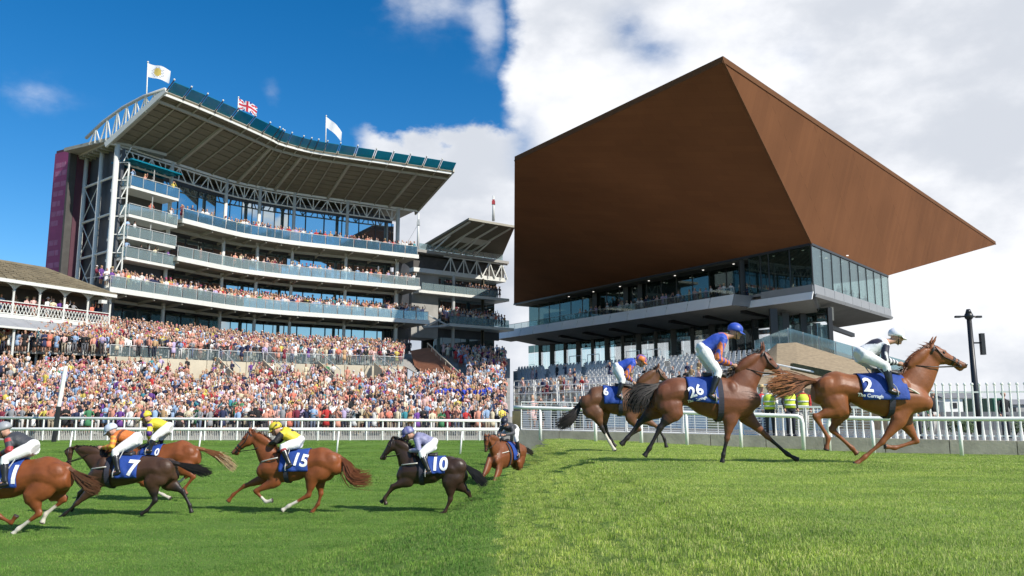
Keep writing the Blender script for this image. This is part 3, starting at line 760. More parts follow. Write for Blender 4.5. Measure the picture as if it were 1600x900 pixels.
# canopy standing on the roof
zc0, zc1 = at(655, 388, 118).z, at(738, 338, 108).z
CL = 5.6
c = [GQ(-3.4, -1.2, zc0), GQ(LEN, -1.2, zc0), GQ(CL, 9.5, zc1), GQ(-2.2, 9.5, zc1)]
mb.hexa(c + [x + Vector((0, 0, .3)) for x in c]); mb.build('canopy', m_soffit, s2)
for k in range(4):
    a = -2.6 + k * 2.3
    gbar('canopy_rib', (a, -1, zc0 - .12), (a + .8, 9.2, zc1 - .12), .22)
    gbar('strut', (a + .2, .5, zD - .1), (a + .6, 4.6, lin(zc0, zc1, .5) - .1), .16)
    if k in (1, 2):
        t0, t1 = .36, .52; pts = [mixv(GQ(a + .5, -1.2, zc0), GQ(a + 1, 9.5, zc1), t0), mixv(GQ(a + 2.4, -1.2, zc0), GQ(a + 2.9, 9.5, zc1), t0), mixv(GQ(a + 2.4, -1.2, zc0), GQ(a + 2.9, 9.5, zc1), t1), mixv(GQ(a + .5, -1.2, zc0), GQ(a + 1, 9.5, zc1), t1)]
        mb = MB(); mb.hexa([p - Vector((0, 0, .05)) for p in pts] + [p - Vector((0, 0, .01)) for p in pts]); mb.build('rooflight', mat('rooflight', (.62, .6, .52), .6, .1), s2)
gbar('canopy_edge', (-2.3, 9.55, zc1 + .1), (CL, 9.55, zc1 + .1), .3, m_rafter)
for k in range(8):
    gbox('roof_guard', -4.6 + k * 1.85, -2.85 + k * 1.85, .5, .54, zD, zD + .9, m_bal)
mb = MB()        # steel brackets at the near end of its lower balcony
for a, b in (((-3.6, .5, zA + 1.4), (-.4, 1.8, zA - .3)), ((-3.6, .5, zA - .6), (-.4, 1.8, zA - .3)), ((-3.6, .5, zA - .6), (-1.4, 1.4, zA + .6)), ((-3.6, .5, zA - .6), (-3.6, .5, zA + 1.4))): mb.bar(GQ(*a), GQ(*b), .22)
mb.build('bracket', m_steel, s2)
def mast(px, py0, py1, d, label, red=False):
    b, t = at(px, py0, d), at(px, py1, d); t.x = b.x
    r = thing('mast', label, 'mast', b)
    mb = MB(); mb.tube([b, t], [.22, .12], 10); mb.build('pole', m_white, r, sm=True)
    h = (t - b).z
    mb = MB(); mb.box(b + Vector((0, 0, h * .72)), .5, .5, .5); mb.box(b + Vector((0, 0, h * .8)), .35, .35, .35)
    mb.build('fitting', m_steel if not red else m_redcloth, r)
    if not red:
        mb = MB(); mb.tube([b + Vector((0, 0, h * .72)), b + Vector((-3.3, 1, -1.2))], .03, 5); mb.build('stay', m_steel, r)
    return r
mast(653, 392, 333, 128, 'white mast with a stay wire standing between the two grandstands')
mast(771, 345, 306, 121, 'thin pole with a red fitting on the roof of the grey grandstand', True)
# ================================================================ rails and fences of the left-hand course
m_rail = mat('rail_plastic', (.84, .83, .79), .35, .05, 2)
def rail_run(name, label, cat, pts, zf, h, post_xs, r, lean=0.0, group=None):
    t = thing(name, label, cat, (pts[0].x, pts[0].y, zf(pts[0].x, pts[0].y)), group)
    mb = MB(); mb.tube([Vector((p.x, p.y, zf(p.x, p.y) + h)) for p in pts], r, 10); mb.build('rail', m_rail, t, sm=True)
    for x in post_xs:
        y = np.interp(x, [p.x for p in pts], [p.y for p in pts]); z = zf(x, y)
        mb = MB(); mb.tube([(x - lean, y, z - .05), (x, y, z + h - r)], [.05, .04], 8); mb.build('post', m_rail, t, sm=True)
    return t
RY = 44.0
rx = [at(px, 690, RY).x for px in (-110, 109, 314, 531, 723)]
rail_run('running_rail', 'single white plastic running rail on slanting posts along the far edge of the dark turf', 'rail', [Vector((-36, RY + .6, 0)), Vector((-20, RY + .1, 0)), Vector((-.5, RY - .6, 0))], lambda x, y: zl0(y), 1.26, rx, .085, .1)
# crowd fence: top rail, bars, base rail
CY = 52.2
fence = thing('crowd_fence', 'white fence with close upright bars and thick top rail in front of the crowd', 'fence', (-16, CY, zl0(CY)))
cz = zl0(CY)
mb = MB(); mb.tube([(-36, CY, H - .08), (-.3, CY, H - .30)], .085, 10); mb.build('rail', m_rail, fence, sm=True)
ft = lambda x: lin(H - .08, H - .30, (x + 36) / 35.7)
for k in range(36):
    x0, x1 = -36 + k * 1.0, -36 + (k + 1) * 1.0
    mb = MB(); mb.tube([(x0, CY, cz - .1), (x0, CY, ft(x0))], .05, 8); mb.build('post', m_rail, fence)
    if x1 > -.3: break
    b = MB()
    for j in range(1, 9): x = x0 + j / 9; b.bar((x, CY + .03, cz + .08), (x, CY + .03, cz + .72), .03)
    b.bar((x0 + .03, CY + .03, cz + .74), (x1 - .03, CY + .03, cz + .74), .04); b.bar((x0 + .03, CY + .03, cz + .06), (x1 - .03, CY + .03, cz + .06), .04)
    b.build('bar_panel', mat('fence_bars', (.55, .53, .48), .6, .1), fence)
# striped marker pole leaning at the left
mp_ = thing('marker_pole', 'tall leaning marker pole, white above and black below, beside the left rails', 'pole', at(84, 690, 50))
a, m_, b = at(84, 690, 50), at(92, 635, 50), at(103, 572, 50)
mb = MB(); mb.tube([a, m_], .14, 10); mb.build('lower_half', m_black, mp_); mb = MB(); mb.tube([m_, b], .12, 10); mb.build('upper_half', m_rail, mp_)
# ================================================================ the stand under the great brown roof (right)
def brown_mat(name, c, seam):
    m = bpy.data.materials.new(name); m.use_nodes = True
    t = m.node_tree; nd = t.nodes; b = nd['Principled BSDF']
    def L(a, k): t.links.new(a, k)
    co = nd.new('ShaderNodeTexCoord'); mp = nd.new('ShaderNodeMapping'); L(co.outputs['Object'], mp.inputs[0]); mp.inputs['Rotation'].default_value = (0, 0, R(33))
    br = nd.new('ShaderNodeTexBrick'); L(mp.outputs[0], br.inputs['Vector']); br.inputs['Scale'].default_value = .55
    br.inputs['Color1'].default_value = (*c, 1); br.inputs['Color2'].default_value = (c[0] * .9, c[1] * .9, c[2] * .92, 1); br.inputs['Mortar'].default_value = (c[0] * .72, c[1] * .72, c[2] * .72, 1)
    br.inputs['Mortar Size'].default_value = .006; br.inputs['Brick Width'].default_value = 1.6; br.inputs['Row Height'].default_value = .5
    n = nd.new('ShaderNodeTexNoise'); L(co.outputs['Object'], n.inputs['Vector']); n.inputs['Scale'].default_value = .12; n.inputs['Detail'].default_value = 5
    mr = nd.new('ShaderNodeMapRange'); L(n.outputs['Fac'], mr.inputs[0]); mr.inputs['From Min'].default_value = .3; mr.inputs['From Max'].default_value = .7; mr.inputs['To Min'].default_value = .88; mr.inputs['To Max'].default_value = 1.12
    h = nd.new('ShaderNodeHueSaturation'); L(br.outputs['Color'], h.inputs['Color']); L(mr.outputs[0], h.inputs['Value']); L(h.outputs[0], b.inputs['Base Color'])
    b.inputs['Roughness'].default_value = .8; b.inputs['Specular IOR Level'].default_value = .08
    return m
m_brown = brown_mat('brown_panels', (.168, .072, .032), .3)
m_brownedge = mat('brown_edge', (.13, .062, .03), .9, .1, 1, spec=.1)
m_slabw = mat('pale_fascia', (.88, .88, .87), .35, .05, .4)
m_slabg = mat('grey_fascia', (.24, .245, .25), .35, .1, .5)
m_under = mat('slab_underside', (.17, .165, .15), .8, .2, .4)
m_dglass = glass('dark_glass', (.45, .55, .50), .06, .40, .02, (.02, .03, .025))
m_cglass = glass('corner_glass', (.70, .82, .80), .22, .16, .02, (.10, .14, .13))
m_clear = glass('clear_glass', (.97, .98, .98), .03, .03, .02, (.3, .33, .33))
m_bglass = glass('balcony_glass', (.85, .88, .87), .03, .12, .02, (.05, .06, .06), fr=.12)
m_seat = mat('seat_plastic', (.66, .65, .62), .45, .06, 4)
m_step = mat('terrace_concrete', (.50, .49, .46), .85, .15, .6)
m_gravel = mat('brown_gravel', (.30, .23, .145), .95, .3, 4, .8, 14)
m_ceil = mat('ceiling', (.10, .105, .095), .8, .2, .5)
c_ = thing('grandstand', 'modern stand with vast brown pyramid-edged roof, glazed upper floor and grey terrace', 'grandstand', (22, 92, H))
DA = Vector((-.545, .839, 0)); NA = Vector((-.839, -.545, 0))     # long front: runs left and away, NA to the track
DB = Vector((.643, .766, 0)); NB = Vector((.766, -.643, 0))       # glazed end
GC = at(1267, 380, 88.0); ZTOP = GC.z; ZBOT = at(1267, 445, 88.0).z; ZSL = at(1267, 473, 88.0).z
LA, LB = 58.6, 27.5
def A(l, o, z): q = Vector((GC.x, GC.y, 0)) + DA * l + NA * o; return Vector((q.x, q.y, z))
def B(l, o, z): q = Vector((GC.x, GC.y, 0)) + DB * l + NB * o; return Vector((q.x, q.y, z))
K = at(1130, 97, 66.0); ZR = K.z
Lf = at(804, 254.5, 66 * 1.405); Lf.z = ZR + (Lf.z - ZR) * .5
G2_ = B(LB, 0, ZTOP); nn = (GC - K).cross(G2_ - K); r1 = at(1556, 382, 1.0) - Vector((0, 0, H)); Rt = Vector((0, 0, H)) + r1 * ((K - Vector((0, 0, H))).dot(nn) / r1.dot(nn)); print('ROOF R', Rt)
Gl = A(LA, 0, ZTOP); G2 = B(LB, 0, ZTOP)
mb = MB()
def face(mb, a, b, c, d, n, dz=None):
    for i in range(n):
        for j in range(n):
            f = lambda s, t: mixv(mixv(a, b, s), mixv(d, c, s), t)
            mb.quad(f(i / n, j / n), f((i + 1) / n, j / n), f((i + 1) / n, (j + 1) / n), f(i / n, (j + 1) / n))
face(mb, K, Lf, Gl, GC, 1); mb.build('soffit_front', m_brown, c_)
mb = MB(); mb.tri(K, GC, G2); mb.tri(K, G2, Rt); mb.build('soffit_end', m_brown, c_)
# hip seam, roof edge strips, top and back
dn = Vector((0, 0, -.06))
mb = MB(); mb.bar(K + dn, GC + dn, .22, .08); mb.build('seam', m_brownedge, c_)
u = Vector((0, 0, .55)); BK = Rt + Vector((-14, 34, -1)); BL = Lf + Vector((22, 40, -1))
mb = MB(); out = lambda p, d: p + d
mb.quad(K, Lf, Lf + u, K + u); mb.quad(K, Rt, Rt + u, K + u); mb.build('roof_edge', m_brownedge, c_, fix=False)
mb = MB(); mb.quad(K + u, Lf + u, BL + u, BK + u); mb.tri(K + u, BK + u, Rt + u); mb.build('roof_top', m_brownedge, c_, fix=False)
mb = MB(); mb.quad(Gl, G2, BK, BL); mb.tri(G2, Rt, BK); mb.quad(Lf, Gl, BL, BL + Vector((0, 0, .1))); mb.quad(Lf, BL, BL + u, Lf + u); mb.quad(BL, BK, BK + u, BL + u); mb.quad(Rt, BK, BK + u, Rt + u); mb.build('soffit_rear', m_brown, c_, fix=False)
def cuff(name, a, b, h, off, m):
    mb = MB(); mb.bar(a + off, b + off, .12, h); return mb.build(name, m, c_)
cuff('edge_trim', K, Lf, .18, Vector((0, 0, .05)), m_brownedge); cuff('edge_trim', K, Rt, .18, Vector((0, 0, .05)), m_brownedge)
# ---- upper glazed floor
LBAL = 21.5                      # where the open balcony starts, metres from the corner
step = 2.9
l = 0.0
while l < LA - 1:
    e = min(l + step, LA)
    far = l > 7.0
    mb = MB(); o = -2.6 if far else 0
    p = [A(l + .04, o, ZBOT), A(e - .04, o, ZBOT), A(e - .04, o - .05, ZBOT), A(l + .04, o - .05, ZBOT)]
    mb.hexa(p + [Vector((q.x, q.y, ZTOP - .12)) for q in p]); mb.build('window_pane', m_dglass, c_)
    mb = MB(); mb.bar(A(l, o, ZBOT), A(l, o, ZTOP), .1, .14); mb.build('mullion', m_black, c_)
    l = e
for l_ in (7.0, 10.0):
    mb = MB(); mb.bar(A(l_, -.3, ZBOT - .2), A(l_, -.3, ZTOP), .55, .5); mb.build('pier', m_black, c_)
for l_ in (30, 33, 40):
    mb = MB(); mb.bar(A(l_, -2.2, ZBOT - .2), A(l_, -2.2, ZTOP), .6, .5); mb.build('pier', m_black, c_)
nB = 9
for k in range(nB):
    a, b = LB * k / nB, LB * (k + 1) / nB
    mb = MB(); p = [B(a + .04, 0, ZBOT), B(b - .04, 0, ZBOT), B(b - .04, -.05, ZBOT), B(a + .04, -.05, ZBOT)]
    mb.hexa(p + [Vector((q.x, q.y, ZTOP - .12)) for q in p]); mb.build('window_pane', m_cglass, c_)
    mb = MB(); mb.bar(B(a, .02, ZBOT), B(a, .02, ZTOP), .07, .1); mb.build('mullion', m_black, c_)
mb = MB(); mb.bar(B(LB, .02, ZBOT), B(LB, .02, ZTOP), .1); mb.build('mullion', m_steel, c_)
mb = MB(); mb.bar(A(0, .0, ZTOP - .1), A(LA, 0, ZTOP - .1), .2, .25); mb.bar(B(0, .02, ZTOP - .1), B(LB, .02, ZTOP - .1), .2, .25); mb.build('head_trim', m_black, c_)
# ceiling with small downlights, inside
def poly_slab(name, pts, z0, z1, m):
    mb = MB(); k = len(pts); i0 = 0
    mb.v = [(p.x, p.y, z0) for p in pts] + [(p.x, p.y, z1) for p in pts]
    mb.f = [tuple(range(k - 1, -1, -1)), tuple(range(k, 2 * k))] + [(i, (i + 1) % k, (i + 1) % k + k, i + k) for i in range(k)]; mb.m = [0] * (k + 2)
    return mb.build(name, m, c_)
plan = [A(0, 0, 0), A(LA, 0, 0), A(LA, -16, 0), B(LB, 0, 0)]
poly_slab('ceiling', [A(.3, -.3, 0), A(LA, -.3, 0), A(LA, -16, 0), B(LB - .3, -.3, 0)], ZTOP - .3, ZTOP - .06, m_ceil)
m_lamp = bpy.data.materials.new('downlight'); m_lamp.use_nodes = True
em = m_lamp.node_tree.nodes['Principled BSDF']; em.inputs['Emission Color'].default_value = (1, .95, .85, 1); em.inputs['Emission Strength'].default_value = .9
for (l_, o_) in [(x, y) for x in (2, 6, 12, 17, 22, 27, 33, 39, 45) for y in (-1.2, -4.5)] + [(1.2, -8), (4, -11)]:
    q = A(l_, o_, ZTOP - .34); mb = MB(); mb.tube([q, q + Vector((0, 0, .05))], .13, 8); mb.build('downlight', m_lamp, c_)
for k in range(7):
    q = B(3 + k * 3.4, -1.3, ZTOP - .34); mb = MB(); mb.tube([q, q + Vector((0, 0, .05))], .12, 8); mb.build('downlight', m_lamp, c_)
# core inside the upper floor
mb = MB(); p = [A(4, -6, 0), A(LA, -6, 0), A(LA, -9, 0), A(4, -9, 0)]; mb.hexa([q + Vector((0, 0, ZBOT)) for q in p] + [q + Vector((0, 0, ZTOP - 1.3)) for q in p]); mb.build('inner_core', mat('inner_core', (.07, .055, .045), .7, .4, .4), c_)
mb = MB(); q = A(1.1, -1.3, 0); mb.tube([(q.x, q.y, ZBOT), (q.x, q.y, ZTOP - .3)], .18, 10); mb.build('inner_column', m_steel, c_)
# ---- floor slab, fascias
poly_slab('floor_slab', [A(0, -.1, 0), A(LA, -.1, 0), A(LA, -16, 0), B(LB, -.1, 0)], ZBOT - .35, ZBOT - .05, m_slabg)
def fascia(name, a0, b0, a1, b1, th, m, n=1):
    for i in range(n):
        f = lambda x, y, t: mixv(x, y, t); s0, s1 = i / n + .0012, (i + 1) / n - .0012
        mb = MB(); q = [f(a0, b0, s0), f(a0, b0, s1)]; r = [f(a1, b1, s0), f(a1, b1, s1)]
        mb.hexa([r[0], r[1], r[1] + th, r[0] + th, q[0], q[1], q[1] + th, q[0] + th]); mb.build(name, m, c_)
zf = ZBOT + .05; zl_ = ZBOT - 1.0
fascia('fascia_panel', B(0, .12, zf), B(LB + .1, .12, zf), B(0, .12, zl_), B(LB + .1, .12, zl_), NB * -.12, m_slabg, 9)
fascia('fascia_panel', A(0, .12, zf), A(7, .12, zf), A(0, .12, zl_ + .15), A(7, .12, zl_ + .15), NA * -.12, m_slabg, 2)
fascia('fascia_lip', A(-.1, .2, zl_ + .25), A(9, .2, zl_ + .25), A(-.1, .5, zl_ - .6), A(9, .5, zl_ - .6), NA * -.1, m_slabw, 3)
fascia('fascia_lip', B(-.1, .35, zl_ + .02), B(LB + .1, .35, zl_ + .02), B(-.1, .2, zl_ - .3), B(LB + .1, .2, zl_ - .3), NB * -.1, m_slabg, 3)
# open balcony with pale sloping front
BZ = ZBOT - .55
fascia('balcony_front', A(8.4, 2.9, BZ + .35), A(LA + .6, 2.9, BZ + .35), A(8.4, 3.35, BZ - .95), A(LA + .6, 3.35, BZ - .95), NA * -.15, m_slabw, 14)
fascia('balcony_end', A(8.38, 2.9, BZ + .35), A(8.38, -.1, BZ + .35), A(8.38, 3.35, BZ - .95), A(8.38, -.1, BZ - .95), DA * .15, m_slabg, 1)
mb = MB(); p = [A(8.5, 3.0, 0), A(LA + .6, 3.0, 0), A(LA + .6, -2.6, 0), A(8.5, -2.6, 0)]; mb.hexa([q + Vector((0, 0, BZ - .5)) for q in p] + [q + Vector((0, 0, BZ)) for q in p]); mb.build('balcony_floor', m_slabg, c_)
l = 8.6
while l < LA:
    e = min(l + 1.9, LA + .4)
    mb = MB(); p = [A(l + .02, 2.82, BZ + .3), A(e - .02, 2.82, BZ + .3), A(e - .02, 2.79, BZ + .3), A(l + .02, 2.79, BZ + .3)]; mb.hexa(p + [q + Vector((0, 0, .85)) for q in p]); mb.build('balustrade_pane', m_bglass, c_)
    mb = MB(); mb.bar(A(l, 2.72, BZ), A(l, 2.72, BZ + 1.2), .05); mb.bar(A(l, 2.72, BZ + 1.2), A(e, 2.72, BZ + 1.2), .05); mb.build('guard_rail', m_steel, c_)
    l = e
# sloping underside down to the set-back lower floor
ZL = H + 6.4
zu = H + 11.4
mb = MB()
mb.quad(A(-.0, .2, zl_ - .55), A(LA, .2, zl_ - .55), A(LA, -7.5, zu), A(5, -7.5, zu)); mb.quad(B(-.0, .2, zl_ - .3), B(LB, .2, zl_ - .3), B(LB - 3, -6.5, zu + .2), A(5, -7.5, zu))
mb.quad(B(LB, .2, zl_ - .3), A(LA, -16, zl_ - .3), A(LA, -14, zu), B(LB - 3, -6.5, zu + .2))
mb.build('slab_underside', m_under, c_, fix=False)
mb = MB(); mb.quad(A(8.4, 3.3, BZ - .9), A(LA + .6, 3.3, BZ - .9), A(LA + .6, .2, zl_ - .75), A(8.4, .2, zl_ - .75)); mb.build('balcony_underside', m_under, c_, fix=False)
for l_ in frange(10, 52, 6):
    mb = MB(); mb.bar(A(l_, .0, zl_ - .8), A(l_, -7, zu + .25), .4, .5); mb.build('beam', m_black, c_)
# ---- lower floor: dark columns, clear glass, sky seen right through it
LO = -5.2; zt_, zb_ = H + 11.5, H + 7.6
zmid = H + 10.6
for k, l_ in enumerate(frange(2, LA, 3.6)):
    wd = .75 if k % 2 else .45
    mb = MB(); mb.bar(A(l_, LO, zb_ - 1.5), A(l_, LO, zt_ + .5), wd, .5); mb.build('lower_column', m_black, c_)
    for j in range(2):
        a, b = l_ + j * 1.8 + .05, l_ + (j + 1) * 1.8 - .05
        for z0, z1, m in ((zb_ - 1.2, zmid - .05, m_clear), (zmid + .05, zt_ + .4, m_dglass)):
            mb = MB(); p = [A(a, LO - .1, z0), A(b, LO - .1, z0), A(b, LO - .14, z0), A(a, LO - .14, z0)]; mb.hexa(p + [Vector((q.x, q.y, z1)) for q in p]); mb.build('lower_pane', m, c_)
        if k % 2 == 0 and j == 1:
            mb = MB(); mb.bar(A(a + .1, LO - .2, zb_ - 1.2), A(a + .1, LO - .2, zb_ + 1.1), .08); mb.bar(A(b - .1, LO - .2, zb_ - 1.2), A(b - .1, LO - .2, zb_ + 1.1), .08); mb.bar(A(a + .1, LO - .2, zb_ + 1.1), A(b - .1, LO - .2, zb_ + 1.1), .08); mb.build('door_frame', m_steel, c_)
mb = MB(); p = [A(2, LO - .3, 0), A(LA, LO - .3, 0), A(LA, LO - .8, 0), A(2, LO - .8, 0)]; mb.hexa([q + Vector((0, 0, zmid)) for q in p] + [q + Vector((0, 0, zt_ + .6)) for q in p]); mb.build('dark_bulkhead', m_ceil, c_)
for l_ in (14.2, 15.6, 26.5):
    mb = MB(); p = [A(l_ - .6, LO - .3, 0), A(l_ + 1.6, LO - .3, 0), A(l_ + 1.6, LO - .6, 0), A(l_ - .6, LO - .6, 0)]; mb.hexa([q + Vector((0, 0, zb_ - 1.2)) for q in p] + [q + Vector((0, 0, zmid)) for q in p]); mb.build('dark_screen', m_black, c_)
for l_ in frange(6, 50, 5.5):
    q = A(l_, LO + 1.2, zt_ - .9); mb = MB(); mb.ell(q, .22, .22, .2, 8, 6); mb.bar(q, q + Vector((0, 0, .9)), .06); mb.build('loudspeaker', m_black, c_)
# end wing of the lower floor
E0 = B(1.5, -5.0, 0)
for k in range(6):
    a, b = 1.0 + k * 3.3, 1.0 + (k + 1) * 3.3
    mb = MB(); mb.bar(B(a, -5, zb_ - 2), B(a, -5, zt_ + .3 - k * .12), .8, .5); mb.build('lower_column', m_black, c_)
    if k < 5:
        mb = MB(); p = [B(a + .4, -5.1, zb_ - 2), B(b - .4, -5.1, zb_ - 2), B(b - .4, -5.15, zb_ - 2), B(a + .4, -5.15, zb_ - 2)]; mb.hexa(p + [Vector((q.x, q.y, zt_ - .2)) for q in p]); mb.build('lower_pane', m_cglass, c_)
mb = MB(); mb.bar(B(LB - 9, -4.8, zt_ - .35), B(LB - .5, -4.8, zt_ - .75), .5, .5); mb.build('canopy_beam', m_black, c_)
# ---- stepped terrace with seats
TB = [at(802, 634, 74), at(1235, 640, 50)]; TT = [at(802, 572, 117), at(1205, 554, 84)]
tz0, tz1 = H + .85, H + 6.2
NR = 16
def TR(s, r):
    a = mixv(TB[0], TB[1], s); b = mixv(TT[0], TT[1], s); q = mixv(a, b, r); return Vector((q.x, q.y, lin(tz0, tz1, r)))
mb = MB()
for i in range(NR):
    r0, r1 = i / NR, (i + 1) / NR
    for j in range(8):
        s0, s1 = j / 8, (j + 1) / 8
        p, q, r_, s_ = TR(s0, r0), TR(s1, r0), TR(s1, r1), TR(s0, r1)
        h = (tz1 - tz0) / NR
        p.z = q.z = tz0 + h * i; a, b = Vector(r_), Vector(s_); a.z = b.z = p.z; r_.z = s_.z = p.z + h
        mb.quad(p, q, a, b); mb.quad(b, a, r_, s_)
mb.build('terrace_steps', m_step, c_, fix=False)
mb = MB(); 
for j in range(8):
    p, q = TR(j / 8, 0), TR((j + 1) / 8, 0); mb.quad(p - Vector((0, 0, 2.5)), q - Vector((0, 0, 2.5)), q, p)
p = [TR(1, 0), TR(1, 1)]; mb.quad(p[0] - Vector((0, 0, 3)), p[1] - Vector((0, 0, 8)), p[1], p[0]); p = [TR(0, 0), TR(0, 1)]; mb.quad(p[0] - Vector((0, 0, 3)), p[1] - Vector((0, 0, 8)), p[1], p[0])
mb.build('terrace_walls', m_step, c_, fix=False)
mb = MB(); p = [TR(0, 1), TR(1, 1), A(0, -8, tz1), A(LA, -8, tz1)]; mb.quad(*p); mb.build('concourse', m_step, c_, fix=False)
# a seat: pan, back, bracket in one small mesh shared by all of them
sm = MB(); sm.hexa([(-.21, -.2, .42), (.21, -.2, .42), (.2, .18, .40), (-.2, .18, .40), (-.21, -.2, .46), (.21, -.2, .46), (.2, .18, .44), (-.2, .18, .44)])
sm.hexa([(-.2, .17, .44), (.2, .17, .44), (.2, .21, .44), (-.2, .21, .44), (-.19, .27, .86), (.19, .27, .86), (.19, .30, .86), (-.19, .30, .86)])
sm.hexa([(-.05, .0, 0), (.05, .0, 0), (.05, .1, 0), (-.05, .1, 0), (-.05, .0, .42), (.05, .0, .42), (.05, .1, .42), (-.05, .1, .42)])
seat_me = sm.mesh('stadium_seat', m_seat)
td = (TB[1] - TB[0]); tang = math.atan2(td.y, td.x)
spots = []
for i in range(5, NR):
    r = (i + .55) / NR; a, b = TR(0, r), TR(1, r); n = int((b - a).length / .62)
    for k in range(n):
        s = (k + .5) / n
        if abs((s * 6) % 1 - .5) > .44: continue             # gangways
        q = TR(s, r); q.z = tz0 + (tz1 - tz0) / NR * i
        spots.append((i, s, q))
spots.sort(key=lambda t: (t[2] - Vector((0, 0, H))).length)
for i, s, q in spots[:300]:
    o = link_mesh('stadium_seat', seat_me, loc=q); o.rotation_euler.z = tang
    tag(o, 'pale grey plastic tip-up seat in the rows on the terrace below the brown roof', 'seat', 'grey seats on the terrace')
rest = MB()
for i, s, q in spots[300:]:
    ca, sa = math.cos(tang), math.sin(tang)
    k0 = len(rest.v)
    for v in sm.v: rest.v.append((q.x + v[0] * ca - v[1] * sa, q.y + v[0] * sa + v[1] * ca, q.z + v[2]))
    for f in sm.f: rest.f.append(tuple(k0 + x for x in f)); rest.m.append(0)
o = rest.build('stadium_seats', m_seat); tag(o, 'the farther rows of pale grey seats on the terrace below the brown roof', 'seats', kind='stuff')
# white rails in front of and among the rows
for r, z_ in ((.0, 1.05), (.17, 1.0), (.33, 1.0)):
    for j in range(9):
        a, b = TR(j / 9 + .004, r), TR((j + 1) / 9 - .004, r); mb = MB()
        mb.tube([a, a + Vector((0, 0, z_)), b + Vector((0, 0, z_)), b], .045, 6); mb.bar(a + Vector((0, 0, z_ * .5)), b + Vector((0, 0, z_ * .5)), .04)
        for t in (.25, .5, .75): q = mixv(a, b, t); mb.bar(q, q + Vector((0, 0, z_)), .04)
        mb.build('terrace_rail', m_rail, c_)
        if r < .1:
            g = MB(); p = [mixv(a, b, .02), mixv(a, b, .98)]; n = Vector((0, .03, 0)); g.hexa([p[0] + Vector((0, 0, .1)), p[1] + Vector((0, 0, .1)), p[1] + n + Vector((0, 0, .1)), p[0] + n + Vector((0, 0, .1)), p[0] + Vector((0, 0, .95)), p[1] + Vector((0, 0, .95)), p[1] + n + Vector((0, 0, .95)), p[0] + n + Vector((0, 0, .95))]); g.build('glass_guard', m_clear, c_)
for s in (.28, .36, .52, .6):
    mb = MB(); a, b = TR(s, .97), TR(s + .05, .97); mb.tube([a, a + Vector((0, 0, 1.5)), b + Vector((0, 0, 1.5)), b], .05, 6); mb.build('terrace_rail', m_rail, c_)
# ---- gravel-clad ramp mound with glass balustrade
mp = thing('gravel_mound', 'brown gravel sided ramp mound topped by a pale glass balustrade', 'mound', at(1260, 600, 55))
P_ = [at(1196, 552, 66), at(1214, 537, 66), at(1244, 535, 66), at(1345, 566, 62), at(1400, 586, 60)]
Bs = [at(1180, 600, 54), at(1212, 602, 54), at(1250, 606, 53), at(1340, 612, 51), at(1400, 612, 50)]
mb = MB(); n = 14
for i in range(4):
    for j in range(n):
        f = lambda k, t: mixv(P_[k], Bs[k], t) + Vector((0, 0, -.25 * math.sin(math.pi * t)))
        mb.quad(f(i, j / n), f(i + 1, j / n), f(i + 1, (j + 1) / n), f(i, (j + 1) / n))
for i in range(4): mb.quad(P_[i], P_[i + 1], P_[i + 1] + Vector((2, 6, -.3)), P_[i] + Vector((2, 6, -.3)))
for i in range(4): mb.quad(Bs[i], Bs[i + 1], Bs[i + 1] - Vector((0, 0, 3)), Bs[i] - Vector((0, 0, 3)))
mb.quad(P_[4], Bs[4], Bs[4] - Vector((0, 0, 3)), P_[4] - Vector((0, 0, 3)))
mb.build('gravel_slope', m_gravel, mp, fix=False)
bl = [at(1180, 552, 72), at(1232, 536, 68)] ; br = [at(1232, 536, 68), at(1420, 592, 60)]
for (a, b, n, h0, h1) in ((bl[0], bl[1], 4, 1.1, 1.25), (br[0], br[1], 7, 1.25, 1.25)):
    for k in range(n):
        p, q = mixv(a, b, k / n), mixv(a, b, (k + 1) / n); h = Vector((0, 0, lin(h0, h1, k / n))); t = Vector((0, .03, 0)); e = (q - p) * .015
        g = MB(); g.hexa([p + e, q - e, q - e + t, p + e + t, p + e + h, q - e + h, q - e + h + t, p + e + h + t]); g.build('glass_guard', m_bal, mp)
        pm = MB(); pm.bar(p, p + h, .06); pm.build('guard_post', m_steel, mp)
mb = MB(); a, b = at(1198, 566, 53.5), at(1295, 586, 51.5); mb.tube([a, b], .06, 6); mb.build('handrail', m_rail, mp)
mb = MB(); a, b = at(1240, 577, 53), at(1300, 590, 51); mb.hexa([a, b, b + Vector((0, .6, 0)), a + Vector((0, .6, 0)), a + Vector((0, 0, .4)), b + Vector((0, 0, .4)), b + Vector((0, .6, .4)), a + Vector((0, .6, .4))]); mb.build('hedge_edge', mat('dull_planting', (.10, .10, .05), .9, .4, 6, .8, 20), mp)
# white hoarding low behind the fence and under the mound
hd = thing('hoarding', 'low white hoarding boards behind the mesh barrier', 'hoarding', at(1150, 640, 47))
a, b = at(800, 640, 60), at(1300, 650, 44); n = 22
a.z = H + .35; b.z = H + .35
for k in range(n):
    p, q = mixv(a, b, k / n + .001), mixv(a, b, (k + 1) / n - .001); t = Vector((0, .06, 0)); d = Vector((0, 0, 1.1))
    mb = MB(); mb.hexa([p - d, q - d, q - d + t, p - d + t, p, q, q + t, p + t]); mb.build('board', m_rail if k % 5 else mat('yellow_notice', (.6, .5, .22), .6, .1), hd)
